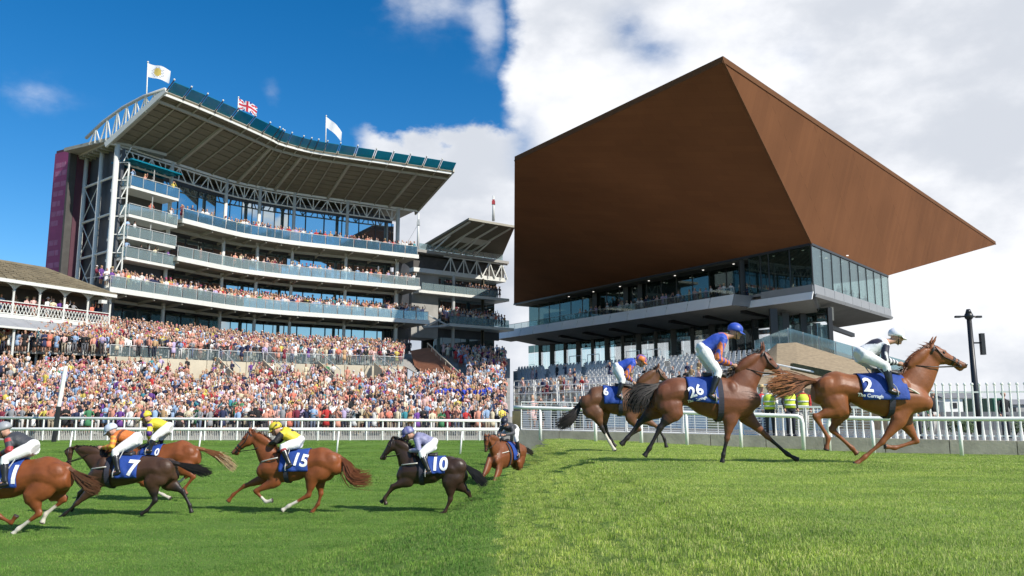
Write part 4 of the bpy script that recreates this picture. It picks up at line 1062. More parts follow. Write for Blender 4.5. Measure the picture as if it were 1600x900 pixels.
# ================================================================ rails, kerb and fences of the right-hand course
kerb = thing('kerb_wall', 'low pale concrete kerb wall of square blocks at the edge of the bright turf', 'kerb', KA)
Lk = 30.0; m_kerb = mat('kerb_concrete', (.36, .33, .27), .9, .25, 2, .5, 12)
l = .25
while l < Lk:
    e = min(l + 1.9, Lk); p, q = KA + KD * (l + .012), KA + KD * (e - .012); j = rnd.uniform(-.012, .012)
    f = lambda p, o, z: Vector((p.x + KN.x * (o + j), p.y + KN.y * (o + j), z))
    zt0, zt1 = zp(p.x, p.y) + .03, zp(q.x, q.y) + .03
    mb = MB(); mb.hexa([f(p, 0, zt0 - 1), f(q, 0, zt1 - 1), f(q, .3, zt1 - 1), f(p, .3, zt0 - 1), f(p, 0, zt0), f(q, 0, zt1), f(q, .3, zt1), f(p, .3, zt0)]); mb.build('kerb_block', m_kerb, kerb)
    l = e
ra, rb = at(803, 682, 31.6), at(1256, 703, 28.1); rc, rd_ = at(1296, 704, 27.9), at(1640, 714, 25.4)
rd_ = rc + (rd_ - rc) * 2.4
zrr = lambda x, y: zr(x, y)
def rail2(label, a, b, px_posts, hoop=None):
    t = thing('running_rail', label, 'rail', (a.x, a.y, zr0(a.x, a.y)))
    f = lambda s, h: (lambda q: Vector((q.x, q.y, zr0(q.x, q.y) + h)))(mixv(a, b, s))
    n = 24; pts = [f(k / n, 1.13) for k in range(n + 1)]
    if hoop == 'end': pts = pts[:-1] + [f(.985, 1.13), f(.997, 1.05), f(1, .9), f(1, -.05)]
    if hoop == 'start': pts = [f(0, -.05), f(0, .85), f(.002, 1.02), f(.006, 1.12)] + pts[1:]
    mb = MB(); mb.tube(pts, .07, 10); mb.build('rail', m_rail, t, sm=True)
    for px in px_posts:
        # post where the sight line px crosses the rail in plan
        best = min(frange(0, 1, .001), key=lambda s: abs(800 + FOC * (lambda q: q.x / (q.y * 1.015))(f(s, 0)) - px))
        mb = MB(); mb.tube([f(best, -.05), f(best, 1.1)], [.062, .055], 8); mb.build('post', m_rail, t, sm=True)
    return t
rail2('white running rail beside the brown-tailed horses, ending in a bent hoop', ra, rb, (843, 927, 996, 1065, 1147), 'end')
rail2('white running rail at the right edge, starting in a bent hoop behind the leading chestnut', rc, rd_, (1347, 1480, 1612, 1790), 'start')
# crowd barrier of horizontal wires
ba, bb_ = KA + KD * .3 + KN * .8, KA + KD * 13.2 + KN * .9
bar_ = thing('wire_barrier', 'white steel barrier of close horizontal wires along the kerb', 'barrier', ba)
n = 6
for k in range(n):
    f = lambda s, z: (lambda q: Vector((q.x, q.y, zp(q.x, q.y) + z)))(mixv(ba, bb_, s)); s0, s1 = k / n, (k + 1) / n - .004
    hgt = lin(1.12, 1.05, s0)
    mb = MB(); mb.tube([f(s0, .04), f(s0, hgt), f(s1, hgt), f(s1, .04), f(s0, .04)], .03, 6); mb.build('barrier_frame', m_rail, bar_)
    mb = MB()
    for j in range(11): z = .12 + j * .09; mb.bar(f(s0, z), f(s1, z), .022)
    for j in range(1, 5): s = lin(s0, s1, j / 5); mb.bar(f(s, .05), f(s, hgt), .018)
    o = mb.build('wires', m_rail, bar_); o['kind'] = 'stuff'
# tall palisade, pale by pale
pa, pb = KA + KD * 13.4 + KN * .55, KA + KD * 29.5 + KN * .55
pf = thing('palisade_fence', 'tall white palisade fence with ball tips on the concrete kerb', 'fence', pa)
def PF(s, z): q = mixv(pa, pb, s); return Vector((q.x, q.y, zp(q.x, q.y) + z))
npal = 75
for k in range(npal):
    s = (k + .5) / npal; mb = MB(); mb.tube([PF(s, .0), PF(s, .12), PF(s, .5), PF(s, 1.78)], [.062, .06, .034, .03], 8); mb.ell(PF(s, 1.84), .05, .05, .055, 8, 5); mb.build('pale', m_rail, pf)
for z in (1.55, .14):
    mb = MB(); mb.bar(PF(0, z), PF(1, z), .04, .05); mb.build('fence_rail', m_rail, pf)
# lower part of the palisade left of the leader
pa2, pb2 = KA + KD * 9.9 + KN * .75, KA + KD * 13.3 + KN * .6
pf2 = thing('palisade_fence', 'lower white upright-bar fence on the kerb behind the leading chestnut', 'fence', pa2)
for k in range(13):
    s = (k + .5) / 13; q = mixv(pa2, pb2, s); z = zp(q.x, q.y); mb = MB(); mb.tube([(q.x, q.y, z), (q.x, q.y, z + .3), (q.x, q.y, z + 1.02)], [.055, .032, .03], 8); mb.build('pale', m_rail, pf2)
mb = MB(); mb.bar(pa2 + Vector((0, 0, zp(pa2.x, 0) + 1.05)), pb2 + Vector((0, 0, zp(pb2.x, 0) + 1.05)), .05, .07); mb.build('fence_rail', m_rail, pf2)
# lamp column with loudspeaker
lp = thing('lamp_post', 'tall dark lamp column with a four-armed head and hanging loudspeaker', 'lamp post', (at(1531, 690, 33).x, 33, zp(15, 33)))
b = wloc(lp); t = at(1521, 494, 33); t.x = b.x - .02
mb = MB(); mb.tube([b, b + Vector((0, 0, 1.2)), t], [.14, .12, .09], 12); mb.build('pole', m_black, lp, sm=True)
mb = MB(); mb.ell(t, .17, .17, .17, 10, 6); mb.tube([t + Vector((0, 0, .1)), t + Vector((0, 0, .28))], [.13, .07], 10); mb.build('head', m_black, lp, sm=True)
for d in (-1, 1):
    mb = MB(); e = t + Vector((.42 * d, .05, -.02)); mb.tube([t, e], .04, 6); mb.box(e, .2, .14, .08); mb.build('lamp_arm', m_black, lp)
mb = MB(); q = t + Vector((.42, -.05, -1.12)); mb.box(q, .15, .17, .85); mb.bar(q + Vector((0, 0, .05)), Vector((t.x, t.y, q.z + .05)), .06); mb.build('loudspeaker', m_black, lp)
# far background at the right: low sheds, container, hedge, wall
m_shed = mat('shed_wall', (.34, .34, .33), .8, .15, .6); m_shedroof = mat('shed_roof', (.20, .21, .23), .6, .15, 1)
def shed(px0, px1, ytop, ybot, d, label, mw, mr):
    a, b = at(px0, ybot, d), at(px1, ybot, d); zt = at(px0, ytop, d).z; zb = H - 1.2
    r = thing('shed', label, 'building', ((a.x + b.x) / 2, d, zb))
    mb = MB(); mb.hexa([(a.x, d, zb), (b.x, d, zb), (b.x, d + 9, zb), (a.x, d + 9, zb), (a.x, d, zt), (b.x, d, zt), (b.x, d + 9, zt), (a.x, d + 9, zt)]); mb.build('wall', mw, r)
    h = (zt - zb) * .3; mb = MB(); mb.hexa([(a.x - .3, d - .4, zt + .004), (b.x + .3, d - .4, zt + .004), (b.x + .3, d + 9.4, zt), (a.x - .3, d + 9.4, zt), (a.x - .3, d + 4.3, zt + h), (b.x + .3, d + 4.3, zt + h), (b.x + .3, d + 4.7, zt + h), (a.x - .3, d + 4.7, zt + h)]); mb.build('roof', mr, r)
    w = b.x - a.x
    for k in range(max(2, int(w / 3))):
        x = a.x + (k + .5) * w / max(2, int(w / 3)); mb = MB(); mb.box((x, d - .03, lin(zb, zt, .72)), .9, .1, .8); mb.build('window', m_black, r)
    return r
shed(1415, 1470, 628, 665, 95, 'low grey shed seen between the pales behind the chestnut', m_shed, m_shedroof)
shed(1478, 1535, 622, 660, 120, 'long pale house with dark roof far behind the lamp column', m_rail, m_shedroof)
shed(1540, 1660, 632, 660, 140, 'far low grey building at the right edge', m_shed, m_shedroof)
ct = thing('container', 'green container standing behind the palisade at the right', 'container', at(1560, 660, 60))
a, b = at(1552, 640, 60), at(1568, 640, 60); zt = at(1552, 622, 60).z
mb = MB(); mb.hexa([(a.x, 60, H - 1), (b.x, 60, H - 1), (b.x, 64, H - 1), (a.x, 64, H - 1), (a.x, 60, zt), (b.x, 60, zt), (b.x, 64, zt), (a.x, 64, zt)]); mb.build('body', mat('green_steel', (.04, .17, .10), .5, .1), ct)
for k in range(5):
    x = lin(a.x, b.x, (k + .5) / 5); mb = MB(); mb.box((x, 59.97, (H - 1 + zt) / 2), .05, .06, zt - H + .9); mb.build('rib', mat('green_steel', (.04, .17, .10)), ct)
wl = thing('boundary_wall', 'long grey boundary wall behind the palisade', 'wall', at(1500, 660, 50))
a, b = at(1395, 660, 52), at(1680, 660, 48)
for k in range(14):
    p, q = mixv(a, b, k / 14 + .001), mixv(a, b, (k + 1) / 14 - .001)
    mb = MB(); mb.hexa([(p.x, p.y, H - 1.3), (q.x, q.y, H - 1.3), (q.x, q.y + .3, H - 1.3), (p.x, p.y + .3, H - 1.3), (p.x, p.y, H + .25), (q.x, q.y, H + .25), (q.x, q.y + .3, H + .25), (p.x, p.y + .3, H + .25)]); mb.build('panel', m_conc, wl)
# a few shrubs behind the palisade: stems and many small leaves
m_leaf = mat('shrub_leaf', (.05, .085, .025), .7, .35, 8); m_stem = mat('stem', (.09, .065, .04), .9, .2)
for i, (px, y, d, s) in enumerate(((1430, 660, 36, .8), (1500, 664, 37, .75), (1516, 662, 38, .6), (1585, 664, 36, .7))):
    q = at(px, y, d); q.z = zp(q.x, d)
    t = thing('shrub', ['small dark shrub behind the pales just right of the chestnut horse', 'low broad shrub behind the pales left of the lamp column', 'small shrub close beside the foot of the lamp column', 'shrub behind the pales at the right edge'][i], 'shrub', q)
    mb = MB()
    for k in range(5): a = rnd.uniform(0, 6.28); mb.tube([q, q + Vector((math.cos(a) * s * .5, math.sin(a) * s * .4, s * rnd.uniform(.6, 1.1)))], [.03, .008], 5)
    mb.build('stems', m_stem, t)
    mb = MB()
    for k in range(420):
        a, r_ = rnd.uniform(0, 6.28), rnd.random() ** .5; c = q + Vector((math.cos(a) * r_ * s * .75, math.sin(a) * r_ * s * .5, s * (.15 + rnd.random() * 1.0 * (1 - .4 * r_))))
        u_ = Vector((rnd.uniform(-1, 1), rnd.uniform(-1, 1), rnd.uniform(-1, 1))).normalized() * .06; v_ = u_.orthogonal().normalized() * .03
        mb.quad(c - u_, c - v_, c + u_, c + v_)
    o = mb.build('foliage', m_leaf, t, fix=False); o['kind'] = 'stuff'
# ================================================================ horses
def remeshed(mb, name, voxel, smooth=4, fac=.5):
    """fuse overlapping closed tubes of mb into one continuous skin"""
    me = mb.mesh('tmp', []); o = bpy.data.objects.new('tmp', me); COL.objects.link(o)
    r = o.modifiers.new('r', 'REMESH'); r.mode = 'VOXEL'; r.voxel_size = voxel
    s = o.modifiers.new('s', 'SMOOTH'); s.iterations = smooth; s.factor = fac
    dg = bpy.context.evaluated_depsgraph_get(); dg.update()
    out = bpy.data.meshes.new_from_object(o.evaluated_get(dg)); out.name = name
    bpy.data.objects.remove(o); bpy.data.meshes.remove(me)
    out.polygons.foreach_set('use_smooth', [True] * len(out.polygons))
    return out
def mesh_co(me):
    a = np.empty(len(me.vertices) * 3); me.vertices.foreach_get('co', a); return a.reshape(-1, 3)
def set_colors(me, cols, name='coat'):
    at_ = me.color_attributes.new(name, 'FLOAT_COLOR', 'POINT')
    c = np.ones((len(me.vertices), 4)); c[:, :3] = cols; at_.data.foreach_set('color', c.ravel())
def limb(mb, pts, ra, rl, n=12, sub=3):
    """tapered tube in the side plane; ra in-plane and rl lateral radii at each joint, smoothly interpolated"""
    pts = [Vector(p) for p in pts]; k = len(pts); P = []; A_ = []; L_ = []
    for i in range(k - 1):
        p0 = pts[max(i - 1, 0)]; p1 = pts[i]; p2 = pts[i + 1]; p3 = pts[min(i + 2, k - 1)]
        for j in range(sub):
            t = j / sub
            q = .5 * ((2 * p1) + (p2 - p0) * t * .5 + (2 * p0 - 5 * p1 + 4 * p2 - p3) * 0 * t * t)
            q = p1.lerp(p2, t); P.append(q); w = t * t * (3 - 2 * t); A_.append(lin(ra[i], ra[i + 1], w)); L_.append(lin(rl[i], rl[i + 1], w))
    P.append(pts[-1]); A_.append(ra[-1]); L_.append(rl[-1]); rg = []
    for i, p in enumerate(P):
        d = (P[min(i + 1, len(P) - 1)] - P[max(i - 1, 0)]).normalized()
        lat = Vector((0, 1, 0)); lat = (lat - d * lat.dot(d)).normalized(); a = d.cross(lat)
        rg.append((p, a * A_[i], lat * L_[i]))
    mb.rings(rg, n)
    return P
m_coat = {}
def coat_mat(rough):
    if rough in m_coat: return m_coat[rough]
    m = mat('horse_coat_%d' % int(rough * 100), (1, 1, 1), rough, .24, 5, .12, 28, spec=.36, attr='coat')
    m_coat[rough] = m; return m
m_hair = {}
def hair_mat(c):
    k = 'hair_%d_%d' % (c[0] * 1000, c[2] * 1000)
    return mat(k, c, .55, .3, 14, 0, 1, spec=.4)
m_leather = mat('bridle_leather', (.022, .015, .012), .4, .2, 20)
m_cloth = mat('blue_saddle_cloth', (.012, .052, .27), .75, .16, 6, .5, 16)
m_print = mat('white_print', (.82, .82, .82), .8, .04)
m_girth = mat('girth_web', (.03, .03, .045), .8, .2, 20)
m_strapw = mat('pale_strap', (.60, .57, .50), .7, .1)
m_eye = mat('eye', (.008, .006, .005), .12, .0)
m_saddle = mat('saddle', (.03, .028, .028), .45, .2, 12)
def font_mesh(txt, size, shear=0.0):
    cu = bpy.data.curves.new('t', 'FONT'); cu.body = txt; cu.size = size; cu.align_x = 'CENTER'; cu.align_y = 'CENTER'; cu.offset = size * .03; cu.resolution_u = 4; cu.shear = shear
    o = bpy.data.objects.new('t', cu); COL.objects.link(o)
    dg = bpy.context.evaluated_depsgraph_get(); dg.update()
    me = bpy.data.meshes.new_from_object(o.evaluated_get(dg)); bpy.data.objects.remove(o)
    bm = bmesh.new(); bm.from_mesh(me); bmesh.ops.triangulate(bm, faces=bm.faces)
    for _ in range(2):
        bmesh.ops.subdivide_edges(bm, edges=[e for e in bm.edges if e.calc_length() > size * .12], cuts=1); bmesh.ops.triangulate(bm, faces=bm.faces)
    v = [tuple(x.co) for x in bm.verts]; f = [tuple(q.index for q in p.verts) for p in bm.faces]; bm.verts.index_update(); f = [tuple(q.index for q in p.verts) for p in bm.faces]
    bm.free(); bpy.data.meshes.remove(me); return v, f
CHEST, BAY, DARK = (.20, .058, .017), (.15, .052, .022), (.04, .022, .014)
class Horse:
    def __init__(s, spec):
        s.__dict__.update(spec)
        ox, oy, sc = s.frame; s.dir = 1 if s.faces == 'right' else -1; s.ns = -s.dir       # local side turned to the camera
        px0 = (s.origin[0]) / sc + ox
        g = at(px0, s.ground, s.depth); s.loc = Vector((g.x, s.depth, (zl if g.x < 0 else zr)(g.x, s.depth)))
        s.lift = g.z - s.loc.z
        s.rot = 0 if s.dir > 0 else math.pi
    def L(s, p, y=0.0):
        ox, oy, sc = s.frame; q = at(p[0] / sc + ox, p[1] / sc + oy + s.dy, s.depth)
        return Vector(((q.x - s.loc.x) * s.dir, y, q.z - s.loc.z))
    def section(s, x):
        """trunk top, bottom, half width at local x"""
        st = s.st; xs = [t[0] for t in st]
        return [float(np.interp(x, xs, [t[i] for t in st])) for i in (1, 2, 3)]
    def surf(s, x, z, side, off=.012):
        top, bot, w = s.section(x); c = (top + bot) / 2; h = (top - bot) / 2 + .002
        q = clamp(abs(z - c) / h, 0, .999); sh = 1 - .28 * max(0, (z - c) / h)
        return Vector((x, side * (w * sh * (1 - q ** 2.3) ** (1 / 2.3) + off), z))
    def build(s):
        K = {k: s.L(v) for k, v in s.k.items()}; s.K = K
        ch, wi, lo, cr, do, bu, gi, be, fl = (K[n] for n in ('chest', 'withers', 'loin', 'croup', 'dock', 'buttock', 'girth', 'belly', 'flank'))
        Ln = ch.x - bu.x
        st = [(bu.x - .0, lin(bu.z, do.z, .55), bu.z - .16, .13), (bu.x + .10, do.z + .0, bu.z - .24, .21), (lin(bu.x, cr.x, .6), lin(do.z, cr.z, .75), fl.z - .02, .26), (cr.x, cr.z, fl.z + .03, .275),
              (lin(cr.x, fl.x, .6) if fl.x > cr.x else cr.x + .1, lin(cr.z, lo.z, .6), fl.z + .02, .25), (max(fl.x, cr.x + .2), lo.z, fl.z, .245), (be.x, lin(lo.z, wi.z, .3) - .01, be.z, .275), (lin(be.x, gi.x, .5), lin(lo.z, wi.z, .6) - .01, lin(be.z, gi.z, .55), .285),
              (gi.x, wi.z - .0, gi.z, .27), (lin(gi.x, ch.x, .4), wi.z - .06, gi.z + .01, .255), (lin(gi.x, ch.x, .75), lin(wi.z, ch.z, .35), gi.z + .08, .225), (ch.x - .04, ch.z + .14, ch.z - .2, .17), (ch.x + .01, ch.z + .04, ch.z - .1, .10)]
        st.sort(key=lambda t: t[0]); s.st = st
        mb = MB(); rg = []
        xs = frange(st[0][0], st[-1][0], .05); n = 20
        base = len(mb.v)
        def sm_sec(x):
            a = [s.section(x + d) for d in (-.05, -.025, 0, .025, .05)]; return [sum(q[i] for q in a) / 5 for i in range(3)]
        for x in xs:
            top, bot, w = sm_sec(x); c = (top + bot) / 2; h = (top - bot) / 2
            for j in range(n):
                t = 2 * math.pi * j / n; ct, stt = math.cos(t), math.sin(t); e = 2 / 2.3
                yy = math.copysign(abs(ct) ** e, ct); zz = math.copysign(abs(stt) ** e, stt)
                mb.v.append((x, w * yy * (1 - .28 * max(0, zz)), c + h * zz))
        for i in range(len(xs) - 1):
            for j in range(n): a = base + i * n + j; b = base + i * n + (j + 1) % n; mb.f.append((a, b, b + n, a + n)); mb.m.append(0)
        mb.f.append(tuple(base + j for j in range(n))); mb.f.append(tuple(base + (len(xs) - 1) * n + j for j in range(n))); mb.m += [0, 0]
        # neck between crest line and throat line
        po, th = K['poll'], K['throat']; cm = K['crest']
        topl = [wi + Vector((-.02, 0, -.05)), lin(wi, cm, .55), cm, lin(cm, po, .6), po + Vector((0, 0, .0))]
        cb = Vector((ch.x - .02, 0, ch.z + .02)); un = K.get('under', lin(cb, th, .55))
        botl = [cb + Vector((-.14, 0, -.12)), lin(cb, un, .5), un, lin(un, th, .6), th]
        lat = [.165, .135, .105, .085, .08]
        ev = lambda arr, t: arr[min(int(t), len(arr) - 2)] + (arr[min(int(t), len(arr) - 2) + 1] - arr[min(int(t), len(arr) - 2)]) * (t - min(int(t), len(arr) - 2))
        rg = []
        for t in frange(0, 4, .33):
            a, b = ev(topl, t), ev(botl, t); rg.append(((a + b) / 2, (a - b) / 2, Vector((0, ev(lat, t), 0))))
        mb.rings(rg, 16, e=2.1); s.neck = rg
        # head: forehead line poll..muzzle
        mu = K['muzzle']; hd = (mu - po).normalized(); hn = Vector((hd.z, 0, -hd.x));
        if hn.z > 0: hn = -hn                      # towards the jaw
        hl = (mu - po).length; s.hd, s.hn, s.hl = hd, hn, hl
        prof = [(-.06, .02, .05, .055), (.0, .0, .17, .082), (.18, -.015, .255, .098), (.36, -.005, .25, .095), (.52, .012, .185, .075), (.68, .02, .155, .06), (.82, .022, .148, .056), (.93, .02, .135, .056), (1.0, .035, .105, .045), (1.03, .06, .085, .03)]
        f_ = hl / .6
        rg = []
        for t, a, b, w in prof:
            a *= f_; b *= f_; w *= f_; c = po + hd * (t * hl) + hn * ((a + b) / 2 - .0); rg.append((c, hn * (b - a) / 2, Vector((0, w, 0))))
        mb.rings(rg, 14, e=2.2); s.headrg = rg; s.f_ = f_
        for sd in (-1, 1):
            mb.ell(po + hd * hl * .28 + hn * .15 * f_ + Vector((0, sd * .045, 0)), .10 * f_, .05 * f_, .095 * f_, 10, 6)      # jowl
            mb.ell(po + hd * hl * .30 + hn * .035 * f_ + Vector((0, sd * .066 * f_, 0)), .055 * f_, .022 * f_, .035 * f_, 8, 5)    # brow
            mb.ell(po + hd * hl * .95 + hn * .055 * f_ + Vector((0, sd * .036 * f_, 0)), .035 * f_, .026 * f_, .03 * f_, 8, 5)   # nostril
            e0 = po + Vector((-.01, sd * .05, -.01)); er = s.L(s.ear) - po; e1 = po + er + Vector((0, sd * .055, 0)); 
            d = (e1 - e0); mb.rings([(e0, Vector((.028, 0, 0)), Vector((0, .022, 0))), (e0 + d * .35, Vector((.036, 0, 0)), Vector((0, .024, 0))), (e0 + d * .75, Vector((.022, 0, 0)), Vector((0, .014, 0))), (e0 + d, Vector((.007, 0, 0)), Vector((0, .006, 0)))], 8)
        mb.rings([(po + hd * hl * .80 + hn * .155 * f_, hn * .02, Vector((0, .035, 0))), (po + hd * hl * .9 + hn * .155 * f_, hn * .03, Vector((0, .04, 0))), (po + hd * hl * .97 + hn * .135 * f_, hn * .025, Vector((0, .03, 0)))], 8)   # lower lip
        # legs
        samples = []      # (point, colour, radius)
        body, pts_, sock_ = s.coat, s.points, (.58, .53, .45)
        def paint(P, names, cut, sock):
            k = len(P)
            for i, p in enumerate(P):
                t = i / (k - 1)
                c = body if t < cut - .06 else pts_
                if t >= cut - .06 and t < cut + .04: c = tuple(lin(a, b, (t - cut + .06) / .1) for a, b in zip(body, pts_))
                if sock and t > sock: c = sock_
                if t > .965: c = s.hoofc
                samples.append((p, c))
        for i, lg in enumerate(s.fore):
            y = (s.ns if i == 0 else -s.ns) * .135; el, kn, fe, ho = (s.L(p, y) for p in lg[:4]); sh = el + (wi + Vector((.08, 0, -.25)) - el) * .62; sh.y = y * .9
            hd_ = (ho - fe); ho2 = ho
            cn = kn.lerp(fe, .5); fa = el.lerp(kn, .45); pa = fe.lerp(ho, .45)
            P = limb(mb, [sh, el, fa, el.lerp(kn, .85), kn, kn.lerp(fe, .18), cn, fe.lerp(kn, .14), fe, pa, fe.lerp(ho, .72), ho2], [.20, .135, .085, .052, .056, .040, .033, .036, .047, .036, .046, .058], [.10, .085, .062, .045, .048, .034, .027, .03, .04, .033, .043, .052], 12)
            paint(P[3:], None, s.fcut, lg[4] if len(lg) > 4 else None)
            mb.ell(el.lerp(sh, .15) + Vector((-.03, s.ns * .015 if i == 0 else -s.ns * .015, 0)), .13, .075, .15, 10, 6)
        for i, lg in enumerate(s.hind):
            y = (s.ns if i == 0 else -s.ns) * .145; sf, hk, fe, ho = (s.L(p, y) for p in lg[:4]); hp = Vector((lin(cr.x, bu.x, .45), y * .8, lin(cr.z, bu.z, .95)))
            cn = hk.lerp(fe, .5); ga = sf.lerp(hk, .5); pa = fe.lerp(ho, .45)
            P = limb(mb, [hp, hp.lerp(sf, .55), sf, ga, sf.lerp(hk, .86), hk, hk.lerp(fe, .2), cn, fe.lerp(hk, .13), fe, pa, fe.lerp(ho, .72), ho], [.20, .235, .19, .105, .058, .066, .047, .036, .038, .050, .037, .046, .058], [.10, .125, .11, .07, .04, .048, .036, .03, .032, .042, .034, .043, .052], 12)
            paint(P[5:], None, s.hcut, lg[4] if len(lg) > 4 else None)
            bump = -1
            back = (hk - sf).normalized(); mb.ell(hk + Vector((-.03 if (fe - hk).x > -.1 else .0, 0, .03)), .035, .03, .045, 8, 5)
        # muscle masses
        for sd in (-1, 1):
            mb.ell(lin(wi, gi, .45) + Vector((.10, sd * .14, .02)), .13, .095, .23, 12, 8)      # shoulder
            mb.ell(Vector((ch.x - .08, sd * .10, ch.z - .06)), .12, .09, .14, 10, 6)            # breast
            mb.ell(Vector((lin(cr.x, bu.x, .45), sd * .12, lin(cr.z, bu.z, .80))), .22, .13, .19, 12, 8)   # quarter
        mb.ell(do + Vector((.03, 0, -.03)), .09, .06, .06, 8, 6)
        for sd in (-1, 1):
            for a, b, r1, r2, y in ((wi, po, .05, .09, .07), (wi + Vector((.12, 0, -.2)), gi + Vector((.12, 0, .2)), .05, .12, .16), (fl + Vector((-.02, 0, .1)), cr + Vector((.05, 0, -.12)), .05, .10, .17)):
                m_ = (a + b) / 2; d = (b - a); ang = math.atan2(-d.z, d.x); mb.ell(m_ + Vector((0, sd * y, 0)), d.length * .36, .055, r2, 10, 6, rot=Matrix.Rotation(ang, 3, 'Y'))
        me = remeshed(mb, 'horse', s.voxel, 3)
        co = mesh_co(me); cols = np.tile(np.array(body), (len(co), 1))
        # darker legs, muzzle, flank shading of the coat colour itself
        if samples:
            sp = np.array([list(p) for p, c in samples]); scol = np.array([c for p, c in samples])
            for i0 in range(0, len(co), 4000):
                d = np.linalg.norm(co[i0:i0 + 4000, None, :] - sp[None], axis=2); j = d.argmin(1); dm = d[np.arange(len(j)), j]
                w = np.clip((.14 - dm) / .05, 0, 1)[:, None]
                cols[i0:i0 + 4000] = cols[i0:i0 + 4000] * (1 - w) + scol[j] * w
        mz = np.linalg.norm(co - np.array(mu + hn * .07), axis=1); w = np.clip((.15 - mz) / .08, 0, 1)[:, None] * .75
        cols = cols * (1 - w) + np.array(s.muzz) * w
        if s.blaze:
            p = np.array(po + hd * hl * .62); w = (np.clip((.3 - np.linalg.norm(co - p, axis=1)) / .05, 0, 1) * (np.abs(co[:, 1]) < .028))[:, None]; cols = cols * (1 - w) + np.array((.7, .66, .6)) * w
        nzv = np.sin(co[:, 0] * 9 + co[:, 2] * 5) * np.cos(co[:, 2] * 8 - co[:, 0] * 3); cols *= (1 + .07 * nzv)[:, None]
        set_colors(me, cols); me.materials.append(coat_mat(s.rough))
        o = link_mesh('horse', me); o.location = s.loc; o.rotation_euler.z = s.rot; tag(o, s.label, 'horse', s.group); s.o = o
        s.parts(); return o
    def add(s, name, mb, m, sm=True, parent=None):
        me = mb.mesh(name, m, Vector((0, 0, 0)), sm); return link_mesh(name, me, parent or s.o)
    def parts(s):
        K = s.K; po, hd, hn, hl, f_ = K['poll'], s.hd, s.hn, s.hl, s.f_
        for sd in (-1, 1):
            mb = MB(); mb.ell(po + hd * hl * .31 + hn * .055 * f_ + Vector((0, sd * .083 * f_, 0)), .022 * f_, .014 * f_, .02 * f_, 8, 6); s.add('eye', mb, m_eye)
            mb = MB(); mb.ell(po + hd * hl * .965 + hn * .05 * f_ + Vector((0, sd * .054 * f_, 0)), .02 * f_, .008, .013 * f_, 8, 5); s.add('nostril', mb, m_eye)
        # mane: many thin locks blown back along the crest
        mb = MB(); crest = [K['withers'] + Vector((.03, 0, -.03)), lin(K['withers'], K['crest'], .55), K['crest'], lin(K['crest'], po, .6), po]
        r = random.Random(s.seed)
        for k in range(int(s.nmane * 1.6)):
            t = r.uniform(.1, 4.0); i = min(int(t), 3); b = crest[i].lerp(crest[i + 1], t - i) + Vector((0, 0, -.015)); side = r.choice((s.ns, s.ns, -s.ns))
            l = r.uniform(.09, .2) * s.manel; d = Vector((-r.uniform(.4, 1.0) * s.blow, side * r.uniform(.1, .4), r.uniform(-.5, .55))).normalized()
            p1 = b + d * l * .5 + Vector((0, side * .03, .015)); p2 = b + d * l + Vector((0, side * .03, -.05 * r.random())); w = Vector((r.uniform(.006, .012), 0, r.uniform(-.007, .008)))
            mb.quad(b - w, b + w, p1 + w * .8, p1 - w * .8); mb.tri(p1 - w * .8, p1 + w * .8, p2)
        for k in range(14):     # forelock
            b = po + hd * .03 - hn * .0; p1 = b + hd * r.uniform(.08, .16) + Vector((0, r.uniform(-.05, .05), .01)); w = Vector((0, .012, 0)); mb.tri(b - w, b + w, p1 - hn * .01)
        me = mb.mesh('mane', hair_mat(s.hair), sm=False, fix=False); link_mesh('mane', me, s.o)
        # tail: dock core plus long tapering locks along the traced line
        tp = [s.L(p) for p in s.tail]; mb = MB(); r = random.Random(s.seed + 3)
        mb.tube([tp[0] + Vector((.06, 0, 0)), tp[0].lerp(tp[1], .5), tp[1]], [.05, .045, .03], 8)
        def tpos(t):
            t = clamp(t, 0, 1) * (len(tp) - 1); i = min(int(t), len(tp) - 2); return tp[i].lerp(tp[i + 1], t - i)
        for k in range(int(s.ntail * 1.7)):
            s0 = r.uniform(0, .35); s1 = r.uniform(.6, 1.04); a, b2 = r.gauss(0, .5), r.gauss(0, .5); ph = r.uniform(0, 6.3)
            prev = None; n = 7
            for i in range(n + 1):
                t = lin(s0, s1, i / n); c = tpos(min(t, 1)) + (tp[-1] - tp[-2]).normalized() * max(0, t - 1) * .6
                sp = s.tw * (.12 + .88 * math.sin(min(1, t * 1.15) * math.pi * .62)); d = (tpos(t + .03) - tpos(t - .03)).normalized(); nn = Vector((-d.z, 0, d.x))
                q = c + nn * sp * (a * (.4 + .6 * i / n) + .12 * math.sin(ph + t * 7)) + Vector((0, sp * b2 * .7, 0))
                w = nn * (.010 * (1 - (i / n) ** 2) + .0015)
                if prev: mb.quad(prev[0], prev[1], q + w, q - w)
                prev = (q - w, q + w)
        me = mb.mesh('tail', [hair_mat(s.hair), hair_mat(s.tailtip)] , sm=False, fix=False)
        if s.tailtip != s.hair:
            cx = np.array([p.center[:] for p in me.polygons]); e = np.array(tp[-1]); a0 = np.array(tp[0]); ax = (e - a0) / np.linalg.norm(e - a0) ** 2; t = (cx - a0) @ ax
            me.polygons.foreach_set('material_index', (t + np.random.RandomState(1).uniform(-.2, .2, len(t)) > .62).astype(int).tolist())
        link_mesh('tail', me, s.o)
        # bridle
        def band(t0, t1, w):
            mb = MB(); n = 18
            for (c, a1, a2), dx in ((s.hring(t0), 0),):
                pass
            c0, a0, l0 = s.hring(t0); c1, a1, l1 = s.hring(t1); prev = None
            for j in range(n + 1):
                t = 2 * math.pi * j / n; f = lambda c, a, l: c + a * 1.07 * math.cos(t) + l * 1.09 * math.sin(t)
                q = (f(c0, a0, l0), f(c1, a1, l1))
                if prev: mb.quad(prev[0], prev[1], q[1], q[0])
                prev = q
            return mb
